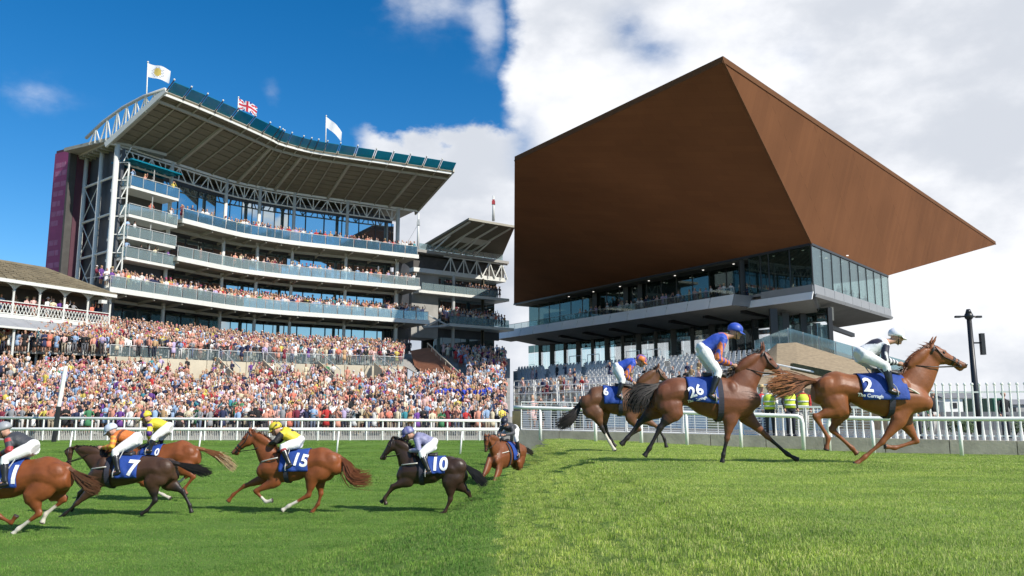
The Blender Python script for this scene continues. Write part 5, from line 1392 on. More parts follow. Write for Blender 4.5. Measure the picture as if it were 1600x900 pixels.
        br = MB()
        for t0, t1 in ((.02, .06), (.60, .67), (.74, .775)):
            b = band(t0, t1, 0); k0 = len(br.v); br.v += b.v; br.f += [tuple(x + k0 for x in f) for f in b.f]; br.m += b.m
        for sd in (-1, 1):
            y = lambda t: Vector((0, sd * (s.hring(t)[2].length * 1.06 + .006), 0))
            q = [po + hd * hl * .04 + hn * .05 + y(.04), po + hd * hl * .35 + hn * .12 * f_ + y(.35), po + hd * hl * .64 + hn * .10 * f_ + y(.64), po + hd * hl * .83 + hn * .12 * f_ + y(.83)]
            br.tube(q, .011, 6); br.tube([po + hd * hl * .02 + y(.02) + hn * .06, po + hd * hl * .2 + hn * .24 * f_ + Vector((0, sd * .05, 0))], .010, 6); br.ell(q[-1], .035, .008, .035, 10, 4)
        bro = s.add('bridle', br, m_leather)
        s.bit = po + hd * hl * .83 + hn * .12 * f_
        # saddle cloth wrapped over the back, both flaps
        x0, x1 = (s.L((p, 0)).x for p in s.clothx); x0, x1 = min(x0, x1), max(x0, x1)
        zb = s.L((0, s.clothz)).z; nx, nz_ = 14, 12; v = []; f = []
        for side in (-1, 1):
            b0 = len(v)
            for i in range(nx + 1):
                x = lin(x0, x1, i / nx); top = s.section(x)[0]; z1 = top + .008; zlow = zb + .06 * math.sin(i / nx * math.pi * 1.0) * 0 + .03 * (1 - i / nx) * s.clothslant
                for j in range(nz_ + 1):
                    z = lin(z1, zlow, (j / nz_) ** 1.0); q = s.surf(x, min(z, top - .001), side, .020 + .018 * (j / nz_) * (1 + .9 * math.sin(i * 1.1 + j * .6 + s.seed))); q.z = z
                    v.append(tuple(q))
            for i in range(nx):
                for j in range(nz_): a = b0 + i * (nz_ + 1) + j; f.append((a, a + 1, a + nz_ + 2, a + nz_ + 1))
        for i in range(nx): a = i * (nz_ + 1); b = a + (nx + 1) * (nz_ + 1); f.append((a, a + nz_ + 1, b + nz_ + 1, b))
        me = bpy.data.meshes.new('saddle_cloth'); me.from_pydata(v, [], f); me.materials.append(m_cloth); me.polygons.foreach_set('use_smooth', [True] * len(f)); me.update()
        bm = bmesh.new(); bm.from_mesh(me); bmesh.ops.recalc_face_normals(bm, faces=bm.faces); bmesh.ops.solidify(bm, geom=bm.faces[:], thickness=-.008); bm.to_mesh(me); bm.free()
        sc_ = link_mesh('saddle_cloth', me, s.o)
        def put(name, txt, size, cx, cz, rotd=0.0, sides=(s.ns,)):
            tv, tf = font_mesh(txt, size)
            ca, sa = math.cos(R(rotd)), math.sin(R(rotd))
            for side in sides:
                vv = []
                for (a, b, _) in tv:
                    a, b = a * ca - b * sa, a * sa + b * ca
                    x = cx + a * (s.dir if side == s.ns else -s.dir); z = cz + b; q = s.surf(x, min(z, s.section(x)[0] - .002), side, .055); q.z = z; vv.append(tuple(q))
                me = bpy.data.meshes.new(name); me.from_pydata(vv, [], tf); me.materials.append(m_print); me.update(); link_mesh(name, me, sc_)
        nx_, nz2, nsz, nrot = s.numat; q = s.L((nx_, nz2)); put('number', s.num, nsz, q.x, q.z, nrot)
        if s.small:
            tx, tz, ts, tr = s.small[1:]; q = s.L((tx, tz)); put('lettering', s.small[0], ts, q.x, q.z, tr)
        # saddle, girth, breast strap
        sx = s.L((s.saddle[0], s.saddle[1])); mb = MB(); rg = []
        for t in frange(-.2, .2, .05):
            x = sx.x + t; top = s.section(x)[0]; h = .035 + .03 * (abs(t) / .2) ** 2; rg.append((Vector((x, 0, top + .03)), Vector((0, .13 - .03 * abs(t) / .2, 0)), Vector((0, 0, h))))
        mb.rings(rg, 12); s.add('saddle', mb, m_saddle)
        gx = s.L((s.girthx, 0)).x
        def hoop(x, w, zlo, zhi, m, name, off=.02, tilt=0.0):
            mb = MB(); top, bot, hw = s.section(x)
            pts = []
            for side in (-1, 1):
                half = []
                for j in range(14):
                    z = lin(zhi if zhi is not None else top - .05, bot + .02, j / 13); half.append(s.surf(x, z, side, off))
                pts += half if side < 0 else [Vector((x, 0, bot - .02))] + half[::-1]
            v = [tuple(p + Vector((d, 0, 0))) for p in pts for d in (-w, w)]; f = [(2 * i, 2 * i + 1, 2 * i + 3, 2 * i + 2) for i in range(len(pts) - 1)]
            me = bpy.data.meshes.new(name); me.from_pydata(v, [], f); me.materials.append(m); me.update(); return link_mesh(name, me, s.o)
        hoop(gx, .05, 0, None, m_girth, 'girth', .03)
        if s.breast:
            a, b = (s.L(p) for p in s.breast); mb = MB()
            for side in (-1, 1):
                q = []
                for j in range(9):
                    t = j / 8; p = a.lerp(b, t); w = s.section(min(p.x, s.st[-1][0]))[2]; y = lin(w * .93 + .03, .11, t ** 2.0); q.append(Vector((p.x + .015 * math.sin(t * 3), side * y, p.z)))
                mb.tube(q, .014, 6)
            s.add('breast_strap', mb, m_strapw)
        # reins
        if s.hands:
            h = s.L(s.hands); mb = MB()
            for sd in (-1, 1): mb.tube([s.bit + Vector((0, sd * .06, 0)), s.bit.lerp(h, .5) + Vector((0, sd * .12, -.03)), h + Vector((0, sd * .07, 0))], .009, 5)
            s.add('reins', mb, m_leather)
    def hring(s, t):
        ts = [p for p in (-.06, 0, .18, .36, .52, .68, .82, .93, 1.0, 1.03)]
        for i in range(len(ts) - 1):
            if ts[i] <= t <= ts[i + 1]:
                w = (t - ts[i]) / (ts[i + 1] - ts[i]); a, b = s.headrg[i], s.headrg[i + 1]; return tuple(x.lerp(y, w) for x, y in zip(a, b))
BASE = dict(dy=0.0, voxel=.022, rough=.48, points=CHEST, coat=CHEST, hoofc=(.05, .04, .035), muzz=(.09, .04, .025), blaze=False, fcut=2, hcut=2, hair=(.16, .05, .018), tailtip=(.16, .05, .018), nmane=170, manel=1.0, blow=1.0,
            ntail=170, tw=.13, seed=1, clothslant=0.0, small=None, breast=None, hands=None, saddle=(0, 0), group='racehorses galloping', fore=[], hind=[])
BLK = (.016, .012, .011)
BAYK = dict(points=BLK, hair=(.018, .013, .011), tailtip=(.018, .013, .011), muzz=(.05, .03, .022), hoofc=(.03, .028, .026), fcut=.40, hcut=.12)
H15 = dict(BASE, frame=(340, 650, 5.623), origin=(580, 840), ground=803, depth=17.7, faces='left', num='15', seed=5,
    label='bright chestnut horse with white socks galloping left, blue number 15 cloth, rider in yellow',
    k=dict(poll=(280, 128), muzzle=(112, 312), throat=(318, 262), crest=(400, 190), under=(345, 345), withers=(545, 300), loin=(810, 288), croup=(910, 268), dock=(1070, 345), buttock=(1092, 425), chest=(368, 455), girth=(600, 585), belly=(735, 560), flank=(850, 500)),
    ear=(292, 88), fore=[[(520, 575), (348, 655), (440, 748), (505, 735), .5], [(400, 550), (215, 622), (120, 695), (68, 762)]],
    hind=[[(850, 520), (815, 690), (640, 785), (578, 828), .52], [(880, 540), (893, 690), (872, 775), (805, 865)]],
    tail=[(1070, 350), (1130, 420), (1160, 510), (1220, 560), (1350, 540)], tw=.17, ntail=230, clothx=(590, 830), clothz=480, numat=(755, 385, .34, -10), saddle=(620, 290), girthx=650, breast=((560, 360), (400, 400)), hands=(440, 255))
H10 = dict(BASE, **{**BAYK, 'fcut': -1, 'hcut': -1}) ; H10.update(frame=(580, 660, 5.625), origin=(540, 840), ground=803, depth=17.9, dy=-6, faces='left', num='10', seed=9, coat=DARK, points=DARK, hair=(.014, .012, .012), tailtip=(.014, .012, .012), rough=.36,
    label='near-black horse with arched neck galloping left, blue number 10 cloth, rider in lilac',
    k=dict(poll=(178, 172), muzzle=(65, 345), throat=(212, 300), crest=(275, 190), under=(232, 360), withers=(410, 318), loin=(600, 335), croup=(690, 325), dock=(785, 385), buttock=(825, 450), chest=(240, 475), girth=(440, 578), belly=(570, 566), flank=(670, 530)),
    ear=(205, 140), fore=[[(320, 550), (195, 590), (125, 695), (140, 752)], [(290, 560), (185, 615), (112, 705), (75, 748)]],
    hind=[[(700, 560), (700, 705), (655, 810), (600, 848)], [(760, 575), (850, 655), (897, 765), (905, 815)]],
    tail=[(790, 385), (850, 430), (910, 480), (965, 540), (1015, 590)], tw=.09, clothx=(505, 660), clothz=475, numat=(608, 398, .36, 0), saddle=(500, 320), girthx=460, breast=((420, 385), (275, 405)), hands=(315, 285))
H7 = dict(BASE, **BAYK); H7.update(frame=(90, 640, 5.0), origin=(560, 835), ground=807, depth=17.3, faces='left', num='7', seed=13, coat=(.062, .03, .017),
    label='dark bay horse with lowered head galloping left, blue number 7 cloth, rider in orange',
    k=dict(poll=(120, 295), muzzle=(112, 435), throat=(215, 395), crest=(265, 295), under=(240, 445), withers=(410, 345), loin=(690, 365), croup=(785, 368), dock=(890, 410), buttock=(915, 475), chest=(268, 500), girth=(430, 608), belly=(600, 578), flank=(735, 545)),
    ear=(185, 262), fore=[[(300, 620), (180, 725), (90, 805), (25, 855)], [(230, 600), (145, 660), (112, 740), (72, 800)]],
    hind=[[(765, 565), (785, 705), (725, 780), (672, 812)], [(850, 575), (955, 645), (1010, 750), (1025, 815)]],
    tail=[(890, 410), (980, 435), (1060, 460), (1130, 480), (1205, 500)], tw=.10, clothx=(520, 695), clothz=528, numat=(630, 455, .42, -4), saddle=(520, 350), girthx=470, breast=((430, 440), (285, 462)), hands=(345, 305))
H1 = dict(BASE, frame=(20, 650, 4.5), origin=(60, 830), ground=834, depth=14.9, faces='left', num='1', seed=17, hair=(.11, .045, .02), tailtip=(.11, .045, .02),
    label='red chestnut horse at the left edge, mostly out of view, blue number 1 cloth',
    k=dict(poll=(-545, 120), muzzle=(-720, 260), throat=(-490, 270), crest=(-440, 150), under=(-460, 340), withers=(-240, 285), loin=(100, 305), croup=(240, 278), dock=(392, 352), buttock=(410, 430), chest=(-385, 440), girth=(-160, 590), belly=(10, 575), flank=(135, 520)),
    ear=(-530, 75), fore=[[(-230, 590), (-60, 700), (20, 745), (60, 690)], [(-330, 560), (-460, 690), (-500, 790), (-560, 810)]],
    hind=[[(175, 560), (218, 680), (75, 785), (30, 828), .5], [(265, 545), (335, 590), (200, 695), (170, 765), .5]],
    tail=[(395, 360), (450, 415), (505, 460), (555, 500), (610, 530)], tw=.12, clothx=(-20, 128), clothz=495, numat=(78, 410, .42, 0), saddle=(-60, 300), girthx=-130, hands=None)
H0 = dict(BASE, frame=(90, 640, 5.0), origin=(800, 690), ground=783, depth=20.2, faces='left', num='0', seed=21, hair=(.22, .085, .03), tailtip=(.50, .36, .20),
    label='chestnut horse with pale-tipped tail behind the dark bay, rider in yellow and purple',
    k=dict(poll=(425, 255), muzzle=(320, 375), throat=(455, 345), crest=(520, 255), under=(490, 385), withers=(640, 290), loin=(860, 258), croup=(960, 232), dock=(1100, 298), buttock=(1112, 365), chest=(520, 440), girth=(690, 535), belly=(820, 505), flank=(920, 450)),
    ear=(440, 225), fore=[[(660, 530), (735, 605), (840, 660), (905, 692), .5], [(630, 530), (640, 590), (705, 618), (745, 605)]],
    hind=[[(1000, 460), (1080, 522), (1008, 612), (1028, 662)], [(960, 465), (1005, 515), (930, 570), (915, 590), .5]],
    tail=[(1100, 300), (1180, 325), (1260, 360), (1330, 410), (1390, 465)], tw=.10, clothx=(690, 850), clothz=352, numat=(812, 330, .22, 0), saddle=(720, 265), girthx=690, hands=(740, 248))
R2 = dict(BASE, frame=(1200, 500, 3.7515), origin=(600, 850), ground=727, depth=14.3, faces='right', num='2', seed=25, voxel=.019, coat=(.215, .07, .022), points=(.19, .058, .018), hair=(.17, .06, .022), tailtip=(.34, .13, .05),
    label='leading chestnut horse with streaming ginger tail and blue number 2 cloth',
    k=dict(poll=(958, 142), muzzle=(1168, 250), throat=(1000, 290), crest=(865, 225), under=(965, 390), withers=(775, 308), loin=(505, 318), croup=(400, 296), dock=(288, 355), buttock=(262, 420), chest=(935, 465), girth=(690, 572), belly=(560, 525), flank=(465, 475)),
    ear=(978, 92), fore=[[(745, 590), (648, 715), (548, 800), (488, 848)], [(825, 600), (895, 712), (765, 752), (700, 742)]],
    hind=[[(400, 520), (262, 568), (335, 690), (322, 765)], [(450, 530), (395, 645), (512, 752), (545, 790)]],
    tail=[(288, 358), (215, 358), (140, 370), (70, 385), (0, 405)], tw=.20, ntail=330, manel=.9, clothx=(490, 752), clothz=470, numat=(545, 388, .32, -4), small=('The Curragh', 556, 447, .078, -5), saddle=(690, 310), girthx=655, breast=((780, 402), (900, 462)), hands=(775, 262))
R26 = dict(BASE, **BAYK); R26.update(frame=(960, 490, 3.6), origin=(600, 840), ground=723, depth=14.7, faces='right', num='26', seed=29, voxel=.019, coat=(.15, .052, .024),
    label='bay horse with black tail, stretched forelegs and creased blue 26 cloth',
    k=dict(poll=(838, 205), muzzle=(978, 340), throat=(838, 335), crest=(745, 270), under=(800, 420), withers=(640, 348), loin=(440, 362), croup=(350, 356), dock=(255, 400), buttock=(218, 480), chest=(805, 470), girth=(590, 605), belly=(460, 560), flank=(385, 520)),
    ear=(830, 152), fore=[[(640, 600), (622, 700), (602, 790), (595, 840)], [(765, 590), (870, 690), (985, 790), (1050, 828)]],
    hind=[[(320, 555), (250, 640), (190, 755), (160, 802)], [(235, 540), (150, 612), (80, 700), (40, 740)]],
    tail=[(265, 390), (215, 420), (160, 450), (120, 500), (115, 560)], tw=.19, ntail=300, clothx=(385, 545), clothz=510, clothslant=2.0, numat=(438, 440, .25, 18), small=('The Curragh', 446, 485, .062, 14), saddle=(560, 360), girthx=560, hands=(680, 298))
R6 = dict(BASE, **BAYK); R6.update(frame=(860, 530, 4.737), origin=(480, 825), ground=704, depth=19.9, faces='right', num='6', seed=33, coat=(.13, .055, .026), hcut=.2,
    label='bay horse with white hind sock and long dark tail, blue number 6 cloth',
    k=dict(poll=(800, 208), muzzle=(920, 330), throat=(800, 340), crest=(720, 270), under=(765, 420), withers=(610, 352), loin=(375, 345), croup=(315, 352), dock=(240, 425), buttock=(238, 500), chest=(745, 480), girth=(560, 572), belly=(450, 553), flank=(385, 520)),
    ear=(805, 165), fore=[[(590, 590), (655, 668), (570, 722), (528, 780)], [(700, 590), (800, 650), (850, 735), (868, 805)]],
    hind=[[(335, 555), (375, 655), (430, 755), (475, 828), .5], [(395, 560), (410, 650), (450, 740), (490, 800)]],
    tail=[(242, 432), (205, 510), (165, 570), (110, 615), (50, 645)], tw=.13, ntail=260, clothx=(380, 510), clothz=480, numat=(402, 392, .24, 0), saddle=(540, 350), girthx=500, hands=(620, 325))
HORSES = {}
for nm, sp in (('15', H15), ('10', H10), ('7', H7), ('1', H1), ('0', H0), ('2', R2), ('26', R26), ('6', R6)):
    HORSES[nm] = Horse(sp); HORSES[nm].build()
# ================================================================ jockeys
m_skin = mat('skin', (.46, .25, .17), .55, .08, 10)
m_breech = mat('white_breeches', (.78, .77, .75), .75, .07, 8, .35, 24)
m_boot = mat('black_boot', (.014, .013, .013), .3, .15, 10, spec=.6)
m_silk = mat('racing_silk', (1, 1, 1), .55, .12, 6, .55, 18, attr='silk')
m_cap = mat('cap_cover', (1, 1, 1), .45, .06, 6, .2, 20, attr='silk')
m_gog = mat('goggles', (.02, .02, .025), .2, .0)
NAVY, WHITE, YEL, ORG, BLUE, PURP, LILAC, BLACK_, REDC, GREYD = (.016, .018, .04), (.72, .72, .72), (.70, .56, .04), (.62, .17, .035), (.028, .075, .42), (.09, .03, .22), (.24, .24, .38), (.02, .018, .018), (.35, .03, .035), (.045, .047, .055)
class Jockey:
    def __init__(s, h, label, joints, torso, sleeve, cap, tilt=-25, boot_top=None):
        s.h = h; ns = h.ns; J = joints
        hd = h.L(J['head']); sh = h.L(J['shoulder']); hi = h.L(J['hip'])
        base = h.loc.copy()
        fwd = Vector((math.cos(R(tilt)), 0, math.sin(R(tilt)))); upv = Vector((-fwd.z, 0, fwd.x))
        fc = hd - upv * .045 + fwd * .012
        arms, legs = [], []
        for sd in (ns, -ns):
            dx = 0 if sd == ns else .04
            el = h.L(J['elbow']); ha = h.L(J['hand']); kn = h.L(J['knee']); an = h.L(J['ankle']); to = h.L(J['toe'])
            a = [sh + Vector((-.01, sd * .15, -.015)), el + Vector((dx, sd * .235, 0)), ha + Vector((dx - .0, sd * .075, 0))]
            dvec = (a[2] - a[1]).normalized(); a[2] = a[2] - dvec * .05
            arms.append((sd, a, dvec)); legs.append((sd, [hi + Vector((.02, sd * .085, -.02)), kn + Vector((dx, sd * .27, 0)), an + Vector((dx, sd * .325, 0)), to + Vector((dx, sd * .335, 0))]))
        def torso_l(mb, g):
            limb(mb, [hi + (hi - sh) * .12, hi, hi.lerp(sh, .36), hi.lerp(sh, .72), sh, sh.lerp(fc, .45)], [.085 + g, .125 + g, .105 + g, .125 + g, .10 + g, .056 + g], [.12 + g, .165 + g, .145 + g, .175 + g, .165 + g, .058 + g], 14)
        def arm_l(mb, a, g, full):
            limb(mb, [a[0], a[0].lerp(a[1], .5), a[1], a[1].lerp(a[2], .4), a[2]], [.062 + g, .052 + g, .045 + g, .042 + g, .030 + g * full], [.062 + g, .052 + g, .045 + g, .042 + g, .030 + g * full], 10)
        def thigh_l(mb, l, g, end):
            limb(mb, [l[0], l[0].lerp(l[1], .4), l[1], l[1].lerp(l[2], end)], [.115 + g, .098 + g, .066 + g, .058 + g], [.11 + g, .09 + g, .064 + g, .056 + g], 12)
        mb = MB(); torso_l(mb, -.012)
        for sd, a, dv in arms:
            arm_l(mb, a, -.006, 1)
            p = a[2] + dv * .055; side = Vector((0, -sd, 0)); dn = dv.cross(side).normalized(); 
            if dn.z > 0: dn = -dn
            mb.ell(p, .046, .03, .04, 8, 6)
            for k in range(4):          # four fingers curled round the reins
                b0 = p + dv * .03 + Vector((0, 0, .033 - .019 * k)); ln = (.9, 1.0, .95, .8)[k]
                limb(mb, [b0, b0 + dv * .034 * ln + side * .008, b0 + dv * .03 * ln + side * .036 + dn * .004, b0 + dv * .002 + side * .042], [.0105, .0105, .0095, .008], [.0105, .0105, .0095, .008], 6, 2)
            b0 = p - dv * .008 + side * .018 + Vector((0, 0, .03)); limb(mb, [b0, b0 + dv * .028 + side * .018 + Vector((0, 0, .014)), b0 + dv * .052 + side * .016 + Vector((0, 0, .004))], [.013, .011, .009], [.013, .011, .009], 6, 2)
        for sd, l in legs:
            thigh_l(mb, l, -.012, .4); limb(mb, [l[1], l[1].lerp(l[2], .35), l[2], l[3]], [.055, .054, .034, .012], [.055, .05, .034, .012], 10)
        rot = Matrix.Rotation(-R(tilt), 3, 'Y')
        mb.ell(fc, .098, .075, .12, 14, 10, rot=rot); mb.ell(fc + fwd * .035 - upv * .075, .055, .048, .05, 10, 6, rot=rot)     # skull and jaw
        mb.ell(fc + fwd * .105 - upv * .018, .024, .014, .03, 8, 5, rot=rot)       # nose
        mb.ell(fc + fwd * .092 - upv * .062, .014, .024, .01, 8, 4, rot=rot); mb.ell(fc + fwd * .082 - upv * .098, .022, .022, .018, 8, 5, rot=rot)
        for sd in (-1, 1): mb.ell(fc + Vector((0, sd * .077, 0)) - upv * .012, .022, .012, .034, 8, 5, rot=rot)
        limb(mb, [sh.lerp(fc, .2), fc - upv * .06 - fwd * .01], [.056, .052], [.058, .055], 10)
        me = remeshed(mb, 'person', .013, 3); me.materials.append(m_skin)
        o = link_mesh('person', me); o.location = base; o.rotation_euler.z = h.rot; tag(o, label, 'jockey', 'jockeys riding the racehorses'); s.o = o
        def add(name, me, m): me.materials.append(m) if m else None; return link_mesh(name, me, o)
        # breeches
        mb = MB(); limb(mb, [hi + (hi - sh) * .15, hi, hi.lerp(sh, .22)], [.10, .142, .12], [.13, .178, .158], 14)
        for sd, l in legs: thigh_l(mb, l, .006, .30)
        add('breeches', remeshed(mb, 'breeches', .015, 4), m_breech)
        # silks, painted per vertex
        mb = MB(); torso_t = MB(); limb(mb, [hi.lerp(sh, .12), hi.lerp(sh, .36), hi.lerp(sh, .72), sh, sh.lerp(fc, .30)], [.128, .128, .142, .118, .075], [.165, .168, .192, .182, .082], 14)
        for sd, a, dv in arms: arm_l(mb, [a[0], a[1], a[2] - dv * .03], .014, .5)
        me = remeshed(mb, 'silks', .015, 3); co = mesh_co(me); cols = np.zeros_like(co)
        ax = np.array(sh - hi); al = np.linalg.norm(ax); tt = ((co - np.array(hi)) @ ax) / al ** 2; tp_ = np.array(hi) + np.outer(np.clip(tt, 0, 1.1), ax); dt = np.linalg.norm((co - tp_) * np.array([1, .7, 1]), axis=1) / .15
        best = np.full(len(co), 9.0); ta = np.zeros(len(co))
        for sd, a, dv in arms:
            for i in range(2):
                p, q = np.array(a[i]), np.array(a[i + 1]); d = q - p; t = np.clip(((co - p) @ d) / (d @ d), 0, 1); dd = np.linalg.norm(co - (p + np.outer(t, d)), axis=1) / .075; m = dd < best; best[m] = dd[m]; ta[m] = (t[m] + i) / 2
        is_arm = (best < dt) & (ta > .06)
        for i in range(len(co)): cols[i] = sleeve(ta[i], co[i]) if is_arm[i] else torso(tt[i], co[i] - np.array(hi))
        set_colors(me, cols, 'silk'); add('silks', me, m_silk)
        # boots, with foot in the stirrup
        for sd, l in legs:
            mb = MB(); an, to = l[2], l[3]; ft = (to - an); heel = an - ft.normalized() * .06 + Vector((0, 0, -.035))
            limb(mb, [l[1].lerp(l[2], .16), l[1].lerp(l[2], .4), l[1].lerp(l[2], .8), an], [.066, .066, .050, .05], [.064, .062, .048, .044], 10)
            limb(mb, [heel, an + Vector((0, 0, -.045)), an.lerp(to, .6) + Vector((0, 0, -.035)), to + Vector((0, 0, -.02))], [.032, .042, .036, .02], [.034, .04, .044, .028], 10)
            b = add('boot', remeshed(mb, 'boot', .013, 3), m_boot)
            if boot_top:
                mb = MB(); limb(mb, [l[1].lerp(l[2], .13), l[1].lerp(l[2], .24)], [.072, .071], [.07, .068], 10); add('boot_cuff', mb.mesh('boot_cuff', [], sm=True), mat('red_cuff', boot_top, .6, .1))
            st = an.lerp(to, .62); mb = MB(); w = .055
            mb.tube([st + Vector((-.0, -w, -.085)), st + Vector((0, w, -.085)), st + Vector((0, w * .8, .0)), st + Vector((0, 0, .06)), st + Vector((0, -w * .8, .0)), st + Vector((0, -w, -.085))], .009, 6)
            mb.tube([st + Vector((0, 0, .06)), hi.lerp(l[1], .5) + Vector((0, l[1].y * .35, -.1))], .009, 5)
            link_mesh('stirrup', mb.mesh('stirrup', m_steel, sm=True), h.o)
        # helmet with silk cover, peak and goggles
        hc = hd + upv * .01; mb = MB()
        rg = []
        for i in range(9):
            t = -.35 + (math.pi / 2 + .35) * i / 8; w = max(math.cos(t), .04); rg.append((hc + upv * .118 * math.sin(t) - upv * .01, fwd * .138 * w, Vector((0, .112 * w, 0))))
        mb.rings(rg, 18)
        me = mb.mesh('helmet', [], sm=True); co = mesh_co(me); set_colors(me, np.array([cap(math.atan2((c - hc).dot(fwd), c.y), (c - hc).dot(upv), c - hc) for c in (Vector(x) for x in co)]), 'silk'); hm = add('helmet', me, m_cap)
        mb = MB(); n = 10
        for k in range(n):
            a0, a1 = lin(-1.1, 1.1, k / n), lin(-1.1, 1.1, (k + 1) / n); f = lambda a, r, dz: hc + fwd * (.13 * math.cos(a) + r * max(math.cos(a), 0)) + Vector((0, .108 * math.sin(a), 0)) - upv * dz
            mb.hexa([f(a0, 0, .045), f(a1, 0, .045), f(a1, .06, .07), f(a0, .06, .07), f(a0, 0, .035), f(a1, 0, .035), f(a1, .06, .06), f(a0, .06, .06)])
        me = mb.mesh('peak', [], sm=False); set_colors(me, np.tile(np.array(cap(1.57, 0, Vector((.1, 0, 0)))), (len(me.vertices), 1)), 'silk'); me.materials.append(m_cap); link_mesh('peak', me, hm)
        mb = MB(); rg = [(fc + upv * dz + fwd * .012, fwd * .098, Vector((0, .082, 0))) for dz in (.012, .045)]; mb.rings(rg, 16); add('goggles', mb.mesh('goggles', [], sm=True), m_gog)
        for sd in (-1, 1):
            mb = MB(); mb.ell(fc + fwd * .088 + Vector((0, sd * .032, 0)) + upv * .004, .010, .014, .008, 8, 5); add('eye', mb.mesh('eye', [], sm=True), m_eye)
        mb = MB(); mb.tube([fc + Vector((0, .083, 0)) + upv * .0, fc + Vector((0, .06, 0)) - upv * .09 + fwd * .02, fc - upv * .13 + fwd * .045, fc + Vector((0, -.06, 0)) - upv * .09 + fwd * .02, fc + Vector((0, -.083, 0))], .009, 5); add('chin_strap', mb.mesh('chin_strap', [], sm=True), m_leather)
def solid(c): return lambda *a: c
def hoops(c1, c2, n): return lambda t, p: c1 if int(t * n) % 2 == 0 else c2
def spots(c1, c2, k):
    return lambda a, u, p: c2 if math.sin(p[0] * k) * math.sin(p[1] * k + .6) * math.sin(p[2] * k + .4) > .33 else c1
HZ = HORSES
Jockey(HZ['15'], 'jockey in yellow with black sleeves and black-spotted yellow cap on chestnut number 15',
    dict(head=(508, 98), shoulder=(585, 140), hip=(722, 228), knee=(598, 268), ankle=(668, 415), toe=(615, 440), elbow=(535, 222), hand=(440, 255)),
    lambda t, p: BLACK_ if .52 < t < .72 and p[2] > .22 and abs(p[1]) < .1 else YEL, lambda t, p: BLACK_ if t < .9 else YEL, spots(YEL, BLACK_, 42), -24, (.3, .02, .03))
Jockey(HZ['10'], 'jockey in pale lilac silks and purple cap crouched on the near-black horse number 10',
    dict(head=(322, 118), shoulder=(400, 165), hip=(552, 225), knee=(452, 300), ankle=(520, 452), toe=(470, 468), elbow=(432, 270), hand=(312, 285)),
    lambda t, p: (.17, .17, .30) if math.sin(p[0] * 40) * math.sin(p[2] * 40) > .35 else LILAC, lambda t, p: LILAC if t < .8 else (.5, .45, .5), lambda a, u, p: (.10, .09, .28) if int((a + 3.2) * 1.9) % 2 else LILAC, -24)
Jockey(HZ['7'], 'jockey in orange silks with yellow hooped sleeves and pale cap on dark number 7',
    dict(head=(415, 150), shoulder=(465, 200), hip=(622, 228), knee=(495, 325), ankle=(530, 470), toe=(478, 490), elbow=(468, 285), hand=(345, 300)),
    lambda t, p: (.17, .05, .02) if math.sin(p[0] * 24 + p[2] * 9) > .75 else ORG, hoops((.66, .38, .03), ORG, 9), solid((.55, .60, .70)), -30)
Jockey(HZ['1'], 'jockey in dark grey silks with red sleeves at the left edge on number 1',
    dict(head=(-65, 85), shoulder=(0, 150), hip=(140, 220), knee=(5, 300), ankle=(25, 455), toe=(-30, 470), elbow=(35, 235), hand=(-95, 275)),
    solid(GREYD), hoops(REDC, GREYD, 5), solid((.30, .31, .33)), -24)
Jockey(HZ['0'], 'jockey in yellow silks with purple armbands and quartered yellow purple cap behind number 7',
    dict(head=(690, 46), shoulder=(742, 100), hip=(868, 142), knee=(790, 215), ankle=(765, 310), toe=(722, 318), elbow=(748, 185), hand=(722, 246)),
    solid(YEL), lambda t, p: PURP if (t < .2 or .42 < t < .6) else YEL, lambda a, u, p: PURP if (p[0] > .0) == (p[1] > 0) else YEL, -24)
Jockey(HZ['2'], 'jockey in navy and white silks with white cap crouched on the leading chestnut number 2',
    dict(head=(752, 84), shoulder=(668, 140), hip=(540, 205), knee=(652, 275), ankle=(672, 408), toe=(722, 428), elbow=(648, 238), hand=(765, 258)),
    lambda t, p: NAVY if (.30 < t < .92 and abs(p[1]) < .17 and p[2] > .18) or t < .1 else WHITE, lambda t, p: NAVY if t < .3 else (NAVY if math.sin(math.atan2(p[1], p[2]) * 60 + p[0] * 70) > 0 else WHITE), solid((.74, .73, .80)), -12)
Jockey(HZ['26'], 'jockey in royal blue with striped orange sleeves and blue cap on bay number 26',
    dict(head=(680, 88), shoulder=(608, 138), hip=(490, 205), knee=(565, 335), ankle=(520, 455), toe=(560, 480), elbow=(562, 258), hand=(672, 294)),
    lambda t, p: ORG if t > .93 and abs(p[1]) < .1 and p[2] < .3 else BLUE, lambda t, p: BLUE if t < .13 else (BLUE if math.sin(p[0] * 55 + p[1] * 60) > .45 else ORG), solid(BLUE), -14)
Jockey(HZ['6'], 'jockey in royal blue silks with orange sleeves and striped orange cap on trailing number 6',
    dict(head=(672, 150), shoulder=(612, 172), hip=(490, 215), knee=(525, 305), ankle=(492, 410), toe=(528, 438), elbow=(548, 270), hand=(618, 325)),
    solid(BLUE), lambda t, p: BLUE if t < .13 else (BLUE if math.sin(p[0] * 55 + p[1] * 60) > .45 else ORG), lambda a, u, p: BLUE if math.sin(p[1] * 80) > .3 else ORG, -25)
